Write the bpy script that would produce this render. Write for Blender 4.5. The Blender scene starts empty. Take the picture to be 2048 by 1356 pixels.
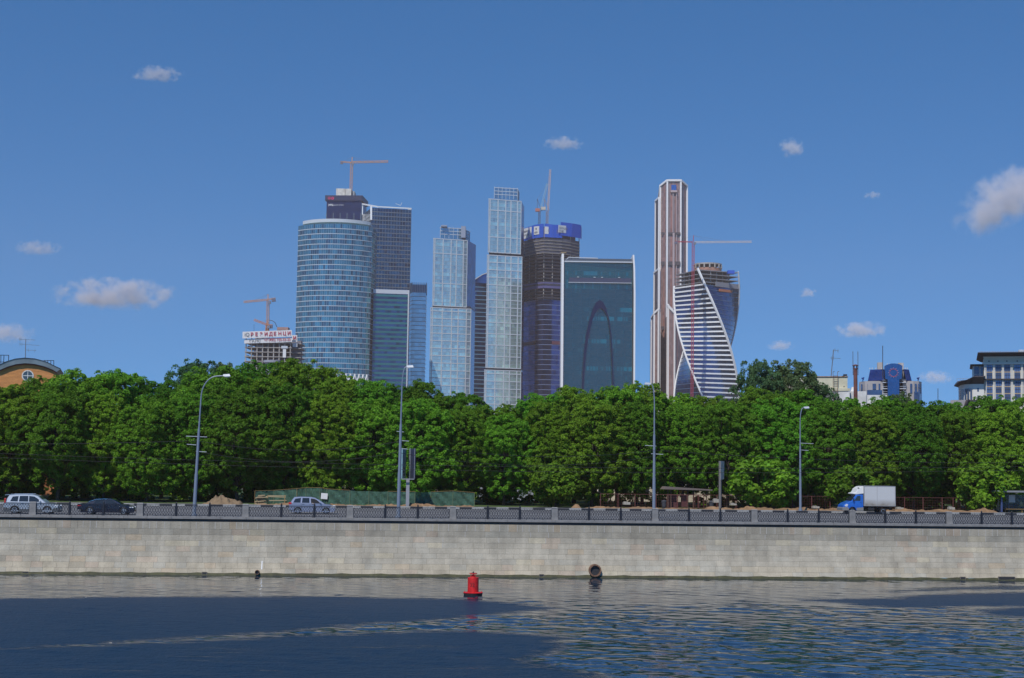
import bpy, bmesh, math, random
import numpy as np
from mathutils import Vector, Matrix
random.seed(7)
R = math.radians
SC = bpy.context.scene
COL = SC.collection

# ---------------------------------------------------------------- camera
F_PX = 2900.0            # focal length in pixels of the 2048 px wide photograph
PITCH, ROLL, EYE = R(4.996), R(0.766), 9.5
cam_d = bpy.data.cameras.new("camera")
cam = bpy.data.objects.new("camera", cam_d); COL.objects.link(cam)
CAM_R = Matrix.Rotation(R(90) + PITCH, 3, 'X') @ Matrix.Rotation(ROLL, 3, 'Z')
cam.matrix_world = Matrix.Translation((0, 0, EYE)) @ CAM_R.to_4x4()
cam_d.sensor_width = 36.0
cam_d.lens = 36.0 * F_PX / 2048.0
cam_d.clip_start = 0.5
cam_d.clip_end = 40000
SC.camera = cam

# ---------------------------------------------------------------- light
SUN_EL, SUN_AZ = R(51), R(-156)           # azimuth measured from +Y towards +X
w = bpy.data.worlds.new("World"); SC.world = w; w.use_nodes = True
nt = w.node_tree; nt.nodes.clear()
sky = nt.nodes.new('ShaderNodeTexSky'); sky.sky_type = 'NISHITA'
sky.sun_disc = False; sky.sun_elevation = SUN_EL; sky.sun_rotation = SUN_AZ % (2 * math.pi)
sky.altitude = 600; sky.air_density = 1.0; sky.dust_density = 0.0; sky.ozone_density = 6.0
hs = nt.nodes.new('ShaderNodeHueSaturation'); hs.inputs['Saturation'].default_value = 1.24; hs.inputs['Hue'].default_value = 0.498
bg = nt.nodes.new('ShaderNodeBackground'); bg.inputs[1].default_value = 0.132
wo = nt.nodes.new('ShaderNodeOutputWorld')
tcw = nt.nodes.new('ShaderNodeTexCoord'); va = nt.nodes.new('ShaderNodeVectorMath'); va.operation = 'ADD'; va.inputs[1].default_value = (0, 0, 0.17)
nt.links.new(tcw.outputs['Generated'], va.inputs[0]); nt.links.new(va.outputs[0], sky.inputs['Vector'])
nt.links.new(sky.outputs[0], hs.inputs['Color']); nt.links.new(hs.outputs[0], bg.inputs[0]); nt.links.new(bg.outputs[0], wo.inputs[0])
sd = bpy.data.lights.new("sun", 'SUN'); sd.energy = 3.8; sd.angle = R(0.53); sd.color = (1.0, 0.95, 0.87)
sun = bpy.data.objects.new("sun", sd); COL.objects.link(sun)
sdir = Vector((math.sin(SUN_AZ) * math.cos(SUN_EL), math.cos(SUN_AZ) * math.cos(SUN_EL), math.sin(SUN_EL)))
sun.rotation_euler = sdir.to_track_quat('Z', 'Y').to_euler()
sun.location = (-60, -60, 90)
SC.view_settings.view_transform = 'Standard'; SC.view_settings.look = 'None'
SC.view_settings.exposure = 0.0; SC.view_settings.gamma = 1.0
SC.cycles.use_denoising = True
SC.cycles.max_bounces = 8; SC.cycles.transparent_max_bounces = 12
SC.cycles.volume_bounces = 2

# ---------------------------------------------------------------- geometry helpers
def ray(px, py):
    return CAM_R @ Vector(((px - 1024) / F_PX, -(py - 678) / F_PX, -1.0))
def P(px, py, D):
    """point at distance D (metres north of the camera) seen in that direction"""
    d = ray(px, py); t = D / d.y
    return Vector((d.x * t, D, EYE + d.z * t))
TH, DC = R(5.15), 126.3                   # the quay runs at 5 degrees to the picture
CT, ST = math.cos(TH), math.sin(TH)
def W(u, v, z=0.0):
    return Vector((u * CT - v * ST, DC + u * ST + v * CT, z))
def UV(px, py, v):
    """u and z on the vertical plane v metres beyond the quay edge"""
    d = ray(px, py)
    # point (d.x t, d.y t); v = -X ST + (Y-DC) CT
    t = (v + DC * CT) / (-d.x * ST + d.y * CT)
    X, Y = d.x * t, d.y * t
    return X * CT + (Y - DC) * ST, EYE + d.z * t
def FR(px0, py0, D, rz):
    """a building's own frame: origin seen at px0,py0 at distance D, front turned by rz; X and Z turn picture columns and rows into local metres on the front"""
    o = P(px0, py0, D); c, s = math.cos(rz), math.sin(rz)
    def hit(px, py):
        d = ray(px, py); det = -c * d.y + s * d.x           # o + a (c,s) = t d
        t = (o.y * c - o.x * s) / (d.y * c - d.x * s); return ((d.x * t - o.x) * c + (d.y * t - o.y) * s), EYE + d.z * t
    return o, (lambda px, py=py0: hit(px, py)[0]), (lambda py, px=px0: hit(px, py)[1] - 4.6)
def S(r, g, b):
    f = lambda c: ((c / 255.0 + 0.055) / 1.055) ** 2.4 if c > 10 else c / 255.0 / 12.92
    return (f(r), f(g), f(b))

# ---------------------------------------------------------------- materials
MATS = {}
def mat(name, col, rough=0.6, metal=0.0, tint=False, noise=None, bump=None, spec=0.5, coat=0.0, alpha=None):
    """noise=(scale, amount, detail) mottles the colour; bump=(scale, distance)"""
    if name in MATS: return MATS[name]
    m = bpy.data.materials.new(name); m.use_nodes = True
    n, l = m.node_tree.nodes, m.node_tree.links
    b = n['Principled BSDF']
    b.inputs['Roughness'].default_value = rough; b.inputs['Metallic'].default_value = metal
    b.inputs['Specular IOR Level'].default_value = spec
    b.inputs['Coat Weight'].default_value = coat
    b.inputs['Base Color'].default_value = (*col, 1)
    src = None
    if noise:
        tc = n.new('ShaderNodeTexCoord'); nz = n.new('ShaderNodeTexNoise')
        nz.inputs['Scale'].default_value = noise[0]; nz.inputs['Detail'].default_value = noise[2] if len(noise) > 2 else 4
        l.new(tc.outputs['Object'], nz.inputs['Vector'])
        mr = n.new('ShaderNodeMapRange'); mr.inputs[1].default_value = 0.3; mr.inputs[2].default_value = 0.7
        mr.inputs[3].default_value = 1 - noise[1]; mr.inputs[4].default_value = 1 + noise[1]
        l.new(nz.outputs['Fac'], mr.inputs[0])
        vm = n.new('ShaderNodeVectorMath'); vm.operation = 'SCALE'
        vm.inputs[0].default_value = col; l.new(mr.outputs[0], vm.inputs['Scale']); src = vm.outputs[0]
    if tint:
        a = n.new('ShaderNodeAttribute'); a.attribute_name = 'tint'
        mx = n.new('ShaderNodeVectorMath'); mx.operation = 'MULTIPLY'
        if src is None: mx.inputs[0].default_value = col
        else: l.new(src, mx.inputs[0])
        l.new(a.outputs['Color'], mx.inputs[1]); src = mx.outputs[0]
    if src is not None: l.new(src, b.inputs['Base Color'])
    if bump:
        tc = n.new('ShaderNodeTexCoord'); nz = n.new('ShaderNodeTexNoise')
        nz.inputs['Scale'].default_value = bump[0]; nz.inputs['Detail'].default_value = 5
        l.new(tc.outputs['Object'], nz.inputs['Vector'])
        bp = n.new('ShaderNodeBump'); bp.inputs['Distance'].default_value = bump[1]; bp.inputs['Strength'].default_value = 1
        l.new(nz.outputs['Fac'], bp.inputs['Height']); l.new(bp.outputs[0], b.inputs['Normal'])
    if alpha is not None: b.inputs['Alpha'].default_value = alpha
    MATS[name] = m
    return m

# ---------------------------------------------------------------- mesh builder
class MB:
    def __init__(s): s.v = []; s.f = []; s.t = []
    def face(s, pts, tint=None):
        k = len(s.v); s.v.extend([tuple(p) for p in pts]); s.f.append(tuple(range(k, k + len(pts)))); s.t.append(tint or (1, 1, 1)); return s
    def hexa(s, a, tint=None):
        """8 corners: bottom 4 (ccw), top 4"""
        k = len(s.v); s.v.extend([tuple(p) for p in a])
        for q in ((3, 2, 1, 0), (4, 5, 6, 7), (0, 1, 5, 4), (1, 2, 6, 5), (2, 3, 7, 6), (3, 0, 4, 7)):
            s.f.append(tuple(k + i for i in q)); s.t.append(tint or (1, 1, 1))
        return s
    def box(s, x0, x1, y0, y1, z0, z1, tint=None):
        return s.hexa([(x0, y0, z0), (x1, y0, z0), (x1, y1, z0), (x0, y1, z0), (x0, y0, z1), (x1, y0, z1), (x1, y1, z1), (x0, y1, z1)], tint)
    def bar(s, a, b, w, h=None, tint=None):
        """rectangular bar from a to b"""
        a, b = Vector(a), Vector(b); d = (b - a)
        if d.length < 1e-6: return s
        d.normalize(); up = Vector((0, 0, 1)) if abs(d.z) < 0.9 else Vector((0, 1, 0))
        x = d.cross(up).normalized(); y = x.cross(d).normalized(); h = h or w
        c = [(-.5, -.5), (.5, -.5), (.5, .5), (-.5, .5)]
        return s.hexa([a + x * (p * w) + y * (q * h) for p, q in c] + [b + x * (p * w) + y * (q * h) for p, q in c], tint)
    def tube(s, pts, rad, n=8, cap=True, tint=None):
        """tube along points with a radius (or list of radii)"""
        pts = [Vector(p) for p in pts]
        if not isinstance(rad, (list, tuple)): rad = [rad] * len(pts)
        k0 = len(s.v); xp = None
        for i, p in enumerate(pts):
            d = (pts[min(i + 1, len(pts) - 1)] - pts[max(i - 1, 0)]).normalized()
            if xp is None:
                up = Vector((0, 0, 1)) if abs(d.z) < 0.9 else Vector((1, 0, 0)); x = d.cross(up).normalized()
            else: x = (xp - d * xp.dot(d)).normalized()
            xp = x; y = d.cross(x)
            for j in range(n):
                a = 2 * math.pi * j / n; s.v.append(tuple(p + (x * math.cos(a) + y * math.sin(a)) * rad[i]))
        for i in range(len(pts) - 1):
            for j in range(n):
                q = (j + 1) % n; s.f.append((k0 + i * n + j, k0 + i * n + q, k0 + (i + 1) * n + q, k0 + (i + 1) * n + j)); s.t.append(tint or (1, 1, 1))
        if cap:
            s.f.append(tuple(k0 + j for j in range(n))[::-1]); s.t.append(tint or (1, 1, 1))
            s.f.append(tuple(k0 + (len(pts) - 1) * n + j for j in range(n))); s.t.append(tint or (1, 1, 1))
        return s
    def lathe(s, prof, n=24, o=(0, 0, 0), cap=True):
        k0 = len(s.v); o = Vector(o)
        for r_, z in prof:
            for j in range(n):
                a = 2 * math.pi * j / n; s.v.append((o.x + r_ * math.cos(a), o.y + r_ * math.sin(a), o.z + z))
        for i in range(len(prof) - 1):
            for j in range(n):
                q = (j + 1) % n; s.f.append((k0 + i * n + j, k0 + i * n + q, k0 + (i + 1) * n + q, k0 + (i + 1) * n + j)); s.t.append((1, 1, 1))
        if cap:
            s.f.append(tuple(k0 + j for j in range(n))[::-1]); s.t.append((1, 1, 1))
            s.f.append(tuple(k0 + (len(prof) - 1) * n + j for j in range(n))); s.t.append((1, 1, 1))
        return s
    def prism(s, poly, y0, y1, tint=None):
        """polygon in x,z extruded along y"""
        n = len(poly); k = len(s.v)
        s.v.extend([(x, y0, z) for x, z in poly]); s.v.extend([(x, y1, z) for x, z in poly])
        s.f.append(tuple(range(k, k + n))); s.f.append(tuple(range(k + 2 * n - 1, k + n - 1, -1))); s.t += [tint or (1, 1, 1)] * 2
        for i in range(n):
            j = (i + 1) % n; s.f.append((k + i, k + n + i, k + n + j, k + j)); s.t.append(tint or (1, 1, 1))
        return s
    def slab(s, poly, z0, z1, tint=None):
        """polygon in x,y extruded along z"""
        n = len(poly); k = len(s.v)
        s.v.extend([(p[0], p[1], z0) for p in poly]); s.v.extend([(p[0], p[1], z1) for p in poly])
        s.f.append(tuple(range(k + n - 1, k - 1, -1))); s.f.append(tuple(range(k + n, k + 2 * n))); s.t += [tint or (1, 1, 1)] * 2
        for i in range(n):
            j = (i + 1) % n; s.f.append((k + i, k + j, k + n + j, k + n + i)); s.t.append(tint or (1, 1, 1))
        return s
    def mesh(s, name, m, smooth=False, bevel=0):
        me = bpy.data.meshes.new(name); me.from_pydata(s.v, [], s.f); me.update()
        at = me.color_attributes.new('tint', 'FLOAT_COLOR', 'CORNER')
        cnt = np.array([len(f) for f in s.f]); t = np.array(s.t, dtype=np.float32).reshape(-1, 3)
        c = np.ones((cnt.sum(), 4), dtype=np.float32); c[:, :3] = np.repeat(t, cnt, axis=0)
        at.data.foreach_set('color', c.ravel())
        if m is not None: me.materials.append(m)
        if smooth: me.polygons.foreach_set('use_smooth', [True] * len(me.polygons))
        return me
    def build(s, name, m, parent=None, smooth=False, bevel=0, loc=None, rot=None):
        o = bpy.data.objects.new(name, s.mesh(name, m, smooth)); COL.objects.link(o)
        if parent is not None: o.parent = parent
        if loc is not None: o.location = loc
        if rot is not None: o.rotation_euler = rot
        if bevel:
            b = o.modifiers.new('bevel', 'BEVEL'); b.width = bevel; b.segments = 2; b.limit_method = 'ANGLE'; b.angle_limit = R(40)
        return o
def tag(o, label=None, cat=None, group=None, kind=None):
    if label: o['label'] = label
    if cat: o['category'] = cat
    if group: o['group'] = group
    if kind: o['kind'] = kind
    return o
def empty(name, loc=(0, 0, 0), rz=0.0, label=None, cat=None, group=None):
    o = bpy.data.objects.new(name, None); COL.objects.link(o); o.location = loc; o.rotation_euler = (0, 0, rz)
    o.empty_display_size = 0.3
    return tag(o, label, cat, group)
def copy_tree(o, parent=None):
    c = o.copy(); COL.objects.link(c)
    if parent is not None: c.parent = parent
    for ch in list(o.children): copy_tree(ch, c)
    return c
def text(body, size, m, parent, loc, rot, name='lettering', depth=0.02, sx=1.0, align='LEFT', bold=0.0, shear=0.0):
    cu = bpy.data.curves.new(name, 'FONT'); cu.body = body; cu.size = size; cu.extrude = depth; cu.align_x = align
    cu.offset = bold; cu.shear = shear; cu.space_character = 1.0
    t = bpy.data.objects.new(name, cu); COL.objects.link(t)
    bpy.context.view_layer.update()
    me = bpy.data.meshes.new_from_object(t.evaluated_get(bpy.context.evaluated_depsgraph_get()))
    bpy.data.objects.remove(t); bpy.data.curves.remove(cu)
    me.materials.clear(); me.materials.append(m)
    o = bpy.data.objects.new(name, me); COL.objects.link(o); o.parent = parent
    o.location = loc; o.rotation_euler = rot; o.scale = (sx, 1, 1)
    return o
def offset_poly(poly, d):
    """outward mitre offset of a closed ccw polygon"""
    n = len(poly); out = []
    for i in range(n):
        a, b, c = Vector(poly[i - 1]), Vector(poly[i]), Vector(poly[(i + 1) % n])
        e1 = (b - a).normalized(); e2 = (c - b).normalized()
        n1 = Vector((e1.y, -e1.x)); n2 = Vector((e2.y, -e2.x)); q = 1 + n1.dot(n2)
        o = (n1 + n2) * (d / max(q, 0.35)); out.append((b.x + o.x, b.y + o.y))
    return out

# ================================================================ water
def G(px, py, z=0.0):
    d = ray(px, py); t = (z - EYE) / d.z
    return (d.x * t, d.y * t)
RUFFLES = [  # wind patches on the river: outline as seen, strength
 ([(-300, 1198), (0, 1197), (350, 1193), (700, 1194), (900, 1197), (1010, 1206), (1110, 1217), (1000, 1226), (880, 1238), (700, 1250), (560, 1262), (350, 1276), (200, 1287), (0, 1300), (-300, 1315)], 1.0),
 ([(-300, 1310), (0, 1296), (200, 1289), (350, 1283), (560, 1272), (700, 1267), (900, 1261), (1020, 1264), (1130, 1276), (1120, 1300), (1040, 1325), (1180, 1345), (1250, 1420), (-300, 1420)], 0.85),
 ([(1594, 1199), (1700, 1197), (1780, 1197), (1850, 1190), (2048, 1184), (2400, 1180), (2400, 1214), (2048, 1211), (1900, 1213), (1850, 1216), (1780, 1214), (1700, 1207)], 1.0),
 ([(1765, 1182), (1850, 1176), (2048, 1170), (2400, 1165), (2400, 1176), (2048, 1178), (1900, 1180), (1800, 1184)], 0.75),
 ([(1950, 1222), (2048, 1213), (2400, 1205), (2400, 1240), (2048, 1234), (1990, 1230)], 0.9),
]
def build_water():
    xs = np.linspace(-66, 66, 529); ys = np.linspace(52, 131, 396)
    X, Y = np.meshgrid(xs, ys); X = X.ravel(); Y = Y.ravel()
    ruf = np.zeros_like(X)
    for poly, st in RUFFLES:
        pts = np.array([G(*p) for p in poly]); n = len(pts)
        inside = np.zeros(len(X), bool); dist = np.full(len(X), 1e9)
        for i in range(n):
            a, b = pts[i], pts[(i + 1) % n]
            c = ((a[1] > Y) != (b[1] > Y)) & (X < (b[0] - a[0]) * (Y - a[1]) / (b[1] - a[1] + 1e-12) + a[0]); inside ^= c
            ab = b - a; t = np.clip(((X - a[0]) * ab[0] + (Y - a[1]) * ab[1]) / (ab @ ab), 0, 1)
            dist = np.minimum(dist, np.hypot(X - a[0] - t * ab[0], Y - a[1] - t * ab[1]))
        sdv = np.where(inside, dist, -dist); ruf = np.maximum(ruf, np.clip(0.5 + sdv / 3.0, 0, 1) * st)
    nx, ny = len(xs), len(ys); nv = nx * ny
    # real waves: many short crossing wave trains, calmer in the lee of the wall and under the wind ruffle
    g = np.random.default_rng(17); Zw = np.zeros_like(X)
    for lam, amp, cnt in ((3.6, .0055, 8), (2.3, .0048, 14), (1.5, .0036, 18), (1.0, .0026, 20), (.7, .0015, 16)):
        for _ in range(cnt):
            L = lam * g.uniform(.8, 1.25); a = g.normal(R(80), R(38)); k_ = 2 * math.pi / L
            Zw += amp * g.uniform(.5, 1.3) * np.sin(k_ * (X * math.cos(a) + Y * math.sin(a)) + g.uniform(0, 6.28))
    gx = np.zeros_like(X)
    for _ in range(8): a = g.uniform(0, 3.14); L = g.uniform(9, 26); gx += np.sin(2 * math.pi / L * (X * math.cos(a) + 1.6 * Y * math.sin(a)) + g.uniform(0, 6.28))
    lee_ = WATER['lee0'] + (1 - WATER['lee0']) * np.clip((121 - Y + ST * X) / 32, 0, 1)
    Zw *= WATER['amp'] * lee_ * (1 - .55 * ruf) * (1 + .16 * np.clip(gx, -3, 3)); e = np.minimum.reduce([np.clip((66 - np.abs(X)) / 3, 0, 1), np.clip((Y - 52) / 3, 0, 1), np.clip((131 - Y) / 3, 0, 1)]); Zw *= e
    V = [(x, y, z) for x, y, z in zip(X.tolist(), Y.tolist(), Zw.tolist())]
    Fc = [(j * nx + i, j * nx + i + 1, (j + 1) * nx + i + 1, (j + 1) * nx + i) for j in range(ny - 1) for i in range(nx - 1)]
    # the rest of the river around the fine part
    k = nv; V += [(-900, -80, 0), (900, -80, 0), (900, 52, 0), (-900, 52, 0), (-900, 131, 0), (900, 131, 0)]
    bl, br, tl, tr = 0, nx - 1, (ny - 1) * nx, nv - 1
    Fc += [(k, k + 1, k + 2, k + 3), tuple([k + 3] + [bl] + [tl] + [k + 4]), tuple([br, k + 2, k + 5, tr])]
    me = bpy.data.meshes.new('water'); me.from_pydata(V, [], Fc); me.update()
    at = me.attributes.new('ruffle', 'FLOAT', 'POINT'); at.data.foreach_set('value', np.concatenate([ruf, np.full(6, 0.4)]).astype(np.float32))
    m = bpy.data.materials.new('river water'); m.use_nodes = True; n, l = m.node_tree.nodes, m.node_tree.links
    b = n['Principled BSDF']; b.inputs['Base Color'].default_value = (0.007, 0.024, 0.050, 1)
    b.inputs['IOR'].default_value = 1.333
    tc = n.new('ShaderNodeTexCoord')
    def noise(sx, sy, sc, det, rot=0.0, rough=0.5):
        mp = n.new('ShaderNodeMapping'); mp.inputs['Scale'].default_value = (sx, sy, 1); mp.inputs['Rotation'].default_value = (0, 0, rot)
        l.new(tc.outputs['Object'], mp.inputs[0]); z = n.new('ShaderNodeTexNoise'); z.inputs['Scale'].default_value = sc
        z.inputs['Detail'].default_value = det; z.inputs['Roughness'].default_value = rough; l.new(mp.outputs[0], z.inputs['Vector']); return z.outputs['Fac']
    def mth(op, a, c=None, clamp=False):
        q = n.new('ShaderNodeMath'); q.operation = op; q.use_clamp = clamp
        for i, s_ in enumerate((a, c)):
            if s_ is None: continue
            if isinstance(s_, (int, float)): q.inputs[i].default_value = s_
            else: l.new(s_, q.inputs[i])
        return q.outputs[0]
    at = n.new('ShaderNodeAttribute'); at.attribute_name = 'ruffle'
    warp = noise(0.16, 1.5, 0.8, 5, R(3), 0.65)
    # ragged edge of the wind patches
    r = mth('ADD', at.outputs['Fac'], mth('MULTIPLY', mth('SUBTRACT', warp, 0.5), 1.9))
    mr = n.new('ShaderNodeMapRange'); mr.interpolation_type = 'SMOOTHSTEP'; mr.inputs[1].default_value = 0.28; mr.inputs[2].default_value = 0.78
    l.new(r, mr.inputs[0]); ruf_ = mr.outputs[0]
    swell = noise(0.8, 1.0, WATER['s1'], 2.0, R(-6), 0.5)
    chop = noise(0.9, 1.0, WATER['s2'], 3.0, R(12), 0.55)
    fine = noise(0.9, 1.0, 9.0, 3.0, R(-15), 0.6)
    near = n.new('ShaderNodeSeparateXYZ'); l.new(tc.outputs['Object'], near.inputs[0])
    # waves calm down in the lee of the quay wall
    lee = n.new('ShaderNodeMapRange'); lee.inputs[1].default_value = 122; lee.inputs[2].default_value = 85; lee.inputs[3].default_value = WATER['lee0']; lee.inputs[4].default_value = 1.0
    l.new(near.outputs['Y'], lee.inputs[0])
    h = mth('ADD', mth('MULTIPLY', swell, WATER['a1']), mth('MULTIPLY', chop, WATER['a2']))
    h = mth('MULTIPLY', h, lee.outputs[0])
    mid = noise(1.0, 1.0, 4.0, 2.0, R(20), 0.5)
    hr = mth('ADD', mth('ADD', mth('MULTIPLY', mid, .09), mth('MULTIPLY', fine, WATER['a3'])), mth('MULTIPLY', chop, WATER['a4']))
    hh = mth('ADD', mth('MULTIPLY', h, mth('SUBTRACT', 1.0, mth('MULTIPLY', ruf_, 0.6))), mth('MULTIPLY', hr, ruf_))
    bp = n.new('ShaderNodeBump'); bp.inputs['Distance'].default_value = 1.0; bp.inputs['Strength'].default_value = 1.0
    l.new(hh, bp.inputs['Height']); l.new(bp.outputs[0], b.inputs['Normal'])
    rg = mth('ADD', WATER['r0'], mth('MULTIPLY', ruf_, WATER['r1'])); l.new(rg, b.inputs['Roughness'])
    me.materials.append(m); me.polygons.foreach_set('use_smooth', [True] * len(me.polygons))
    o = bpy.data.objects.new('water', me); COL.objects.link(o); tag(o, kind='structure')
WATER = dict(s1=0.55, s2=1.7, a1=0.0, a2=0.012, a3=0.06, a4=0.12, lee0=0.38, r0=0.015, r1=0.36, amp=0.88)
build_water()

# ================================================================ ground, road, kerbs
ZR = 4.604
m_earth = mat('trodden earth', (0.10, 0.075, 0.045), 0.95, noise=(0.6, 0.35, 6), bump=(3, 0.05))
m_asph = mat('asphalt', (0.12, 0.119, 0.122), 0.85, noise=(0.35, 0.16, 8), bump=(20, 0.004))
m_pave = mat('pavement', (0.17, 0.165, 0.16), 0.85, noise=(1.2, 0.15, 6))
m_gran = mat('grey granite', (0.215, 0.21, 0.205), 0.6, noise=(2.5, 0.16, 8), bump=(14, 0.006))
m_white = mat('road paint', (0.62, 0.62, 0.60), 0.6, noise=(6, 0.25, 5))
m_black = mat('black paint', (0.03, 0.03, 0.033), 0.6)
m_grass = mat('short grass', (0.06, 0.10, 0.025), 0.95, noise=(1.2, 0.4, 8), bump=(9, 0.05))
def wquad(mb, u0, u1, v0, v1, z): mb.face([W(u0, v0, z), W(u1, v0, z), W(u1, v1, z), W(u0, v1, z)])
g = MB(); wquad(g, -2500, 2500, 0.35, 2450, 4.6); tag(g.build('ground', m_earth), kind='structure')
g = MB(); wquad(g, -600, 600, 3.4, 38.5, ZR); tag(g.build('road', m_asph), kind='structure')
def wbox(mb, u0, u1, v0, v1, z0, z1, tint=None):
    mb.hexa([W(u0, v0, z0), W(u1, v0, z0), W(u1, v1, z0), W(u0, v1, z0), W(u0, v0, z1), W(u1, v0, z1), W(u1, v1, z1), W(u0, v1, z1)], tint)
g = MB(); wbox(g, -600, 600, 0.9, 3.15, 4.3, 4.74); tag(g.build('pavement', m_pave), kind='structure')
g = MB(); wbox(g, -600, 600, 3.153, 3.4, 4.3, 4.75); tag(g.build('kerb', m_gran), kind='structure')
g = MB(); wbox(g, -600, 600, 38.75, 41.5, 4.3, 4.74); tag(g.build('pavement', m_pave), kind='structure')
g = MB(); wquad(g, -600, 600, 47.0, 62, 4.612); tag(g.build('lawn', m_grass, None), kind='structure')
g = MB(); g2 = MB(); u = -95.0; i = 0
while u < 95:
    (g if i % 2 else g2).hexa([W(u, 38.5, 4.3), W(u + 1.38, 38.5, 4.3), W(u + 1.38, 38.748, 4.3), W(u, 38.748, 4.3), W(u, 38.5, 4.77), W(u + 1.38, 38.5, 4.77), W(u + 1.38, 38.748, 4.77), W(u, 38.748, 4.77)])
    u += 1.385; i += 1
tag(g.build('kerb', m_black), kind='structure'); tag(g2.build('kerb', m_white), kind='structure')
g = MB(); 
wquad(g, -300, 300, 3.9, 4.02, ZR + .004); wquad(g, -300, 300, 20.6, 20.75, ZR + .004); wquad(g, -300, 300, 21.0, 21.15, ZR + .004); wquad(g, -300, 300, 37.9, 38.02, ZR + .004)
for v in (7.6, 11.4, 15.6, 25.6, 29.8, 34.0):
    for k in range(-14, 14): wquad(g, k * 9, k * 9 + (4.5 if v != 15.6 else 8.7), v, v + .13, ZR + .004)
tag(g.build('road_markings', m_white), kind='structure')

# ================================================================ quay wall
def stone_mat(name, col, streak=0.12):
    m = bpy.data.materials.new(name); m.use_nodes = True; n, l = m.node_tree.nodes, m.node_tree.links
    b = n['Principled BSDF']; b.inputs['Roughness'].default_value = 0.85; b.inputs['Specular IOR Level'].default_value = 0.25
    tc = n.new('ShaderNodeTexCoord'); a = n.new('ShaderNodeAttribute'); a.attribute_name = 'tint'
    cur = None
    for sc, sz, am, det in ((0.9, 1.0, 0.14, 7), (1.3, 0.12, streak, 6), (0.12, 0.5, 0.10, 4), (9, 9, 0.07, 3)):
        mp = n.new('ShaderNodeMapping'); mp.inputs['Scale'].default_value = (sc, sc, sz); l.new(tc.outputs['Object'], mp.inputs[0])
        z = n.new('ShaderNodeTexNoise'); z.inputs['Scale'].default_value = 1; z.inputs['Detail'].default_value = det; l.new(mp.outputs[0], z.inputs['Vector'])
        mr = n.new('ShaderNodeMapRange'); mr.inputs[1].default_value = .3; mr.inputs[2].default_value = .7; mr.inputs[3].default_value = 1 - am; mr.inputs[4].default_value = 1 + am
        l.new(z.outputs['Fac'], mr.inputs[0])
        vm = n.new('ShaderNodeVectorMath'); vm.operation = 'SCALE'; l.new(mr.outputs[0], vm.inputs['Scale'])
        if cur is None: vm.inputs[0].default_value = col
        else: l.new(cur, vm.inputs[0])
        cur = vm.outputs[0]
    mx = n.new('ShaderNodeVectorMath'); mx.operation = 'MULTIPLY'; l.new(cur, mx.inputs[0]); l.new(a.outputs['Color'], mx.inputs[1]); l.new(mx.outputs[0], b.inputs['Base Color'])
    z = n.new('ShaderNodeTexNoise'); z.inputs['Scale'].default_value = 7; z.inputs['Detail'].default_value = 6; l.new(tc.outputs['Object'], z.inputs['Vector'])
    bp = n.new('ShaderNodeBump'); bp.inputs['Distance'].default_value = 0.02; bp.inputs['Strength'].default_value = 1; l.new(z.outputs['Fac'], bp.inputs['Height']); l.new(bp.outputs[0], b.inputs['Normal'])
    return m
m_stone = stone_mat('limestone blocks', (0.405, 0.368, 0.295))
m_joint = mat('mortar', (0.15, 0.135, 0.115), 0.9)
m_algae = mat('algae', (0.055, 0.055, 0.02), 0.7, noise=(2, 0.4, 6))
def vface(z): return -0.85 * (max(0.0, 3.4 - z) / 3.4) ** 1.6
qw = empty('embankment_wall', W(0, 0, 0), TH, 'long pale limestone embankment wall rising out of the river', 'wall')
rr = random.Random(3); fb = MB(); ft = MB(); jb = MB()
zs = [0.17, 0.55, 1.02, 1.48, 1.92, 2.37, 2.83, 3.31, 3.80, 4.43]
UA, UB = -88, 88
for ci in range(len(zs) - 1):
    z0, z1 = zs[ci], zs[ci + 1]; u = UA - rr.random()
    top = ci == len(zs) - 2; wmean = 0.66 if top else (1.15 if ci < 2 else 1.35)
    while u < UB:
        wd = wmean * (0.7 + 0.6 * rr.random()); q = rr.random(); br = 0.955 + 0.09 * rr.random()
        tone = ((1.03, 1.0, .95) if ci < 2 else (1, 1, 1))
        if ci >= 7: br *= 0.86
        if q < .04: tone = (1.07, .98, .89)
        elif q < .10: tone = (1.06, .97, .93)
        elif q < .26: tone = (.96, .98, 1.0)
        elif q < .31: br *= 0.89
        elif q < .37: br *= 1.1; tone = (1.04, 1.02, .95)
        t = tuple(c * br for c in tone); pr = -0.004 - 0.012 * rr.random(); gp = 0.006
        mid = (z0 + z1) / 2
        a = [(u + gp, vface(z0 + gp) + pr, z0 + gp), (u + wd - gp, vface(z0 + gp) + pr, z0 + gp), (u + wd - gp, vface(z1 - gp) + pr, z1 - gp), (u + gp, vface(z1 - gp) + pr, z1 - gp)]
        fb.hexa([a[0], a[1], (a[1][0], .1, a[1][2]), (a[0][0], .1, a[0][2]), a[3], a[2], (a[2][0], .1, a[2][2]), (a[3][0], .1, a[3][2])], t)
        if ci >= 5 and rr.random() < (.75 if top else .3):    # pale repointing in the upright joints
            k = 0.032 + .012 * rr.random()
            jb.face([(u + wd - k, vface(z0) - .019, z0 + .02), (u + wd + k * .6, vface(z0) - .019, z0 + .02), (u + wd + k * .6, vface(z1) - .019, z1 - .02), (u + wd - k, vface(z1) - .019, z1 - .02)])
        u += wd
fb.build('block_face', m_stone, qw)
jb.build('mortar', mat('pale mortar', (0.42, 0.40, 0.36), 0.9), qw)
bk = MB()
for ci in range(len(zs) - 1):
    bk.face([(UA - 500, vface(zs[ci]) + .012, zs[ci]), (UB + 500, vface(zs[ci]) + .012, zs[ci]), (UB + 500, vface(zs[ci + 1]) + .012, zs[ci + 1]), (UA - 500, vface(zs[ci + 1]) + .012, zs[ci + 1])])
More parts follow.
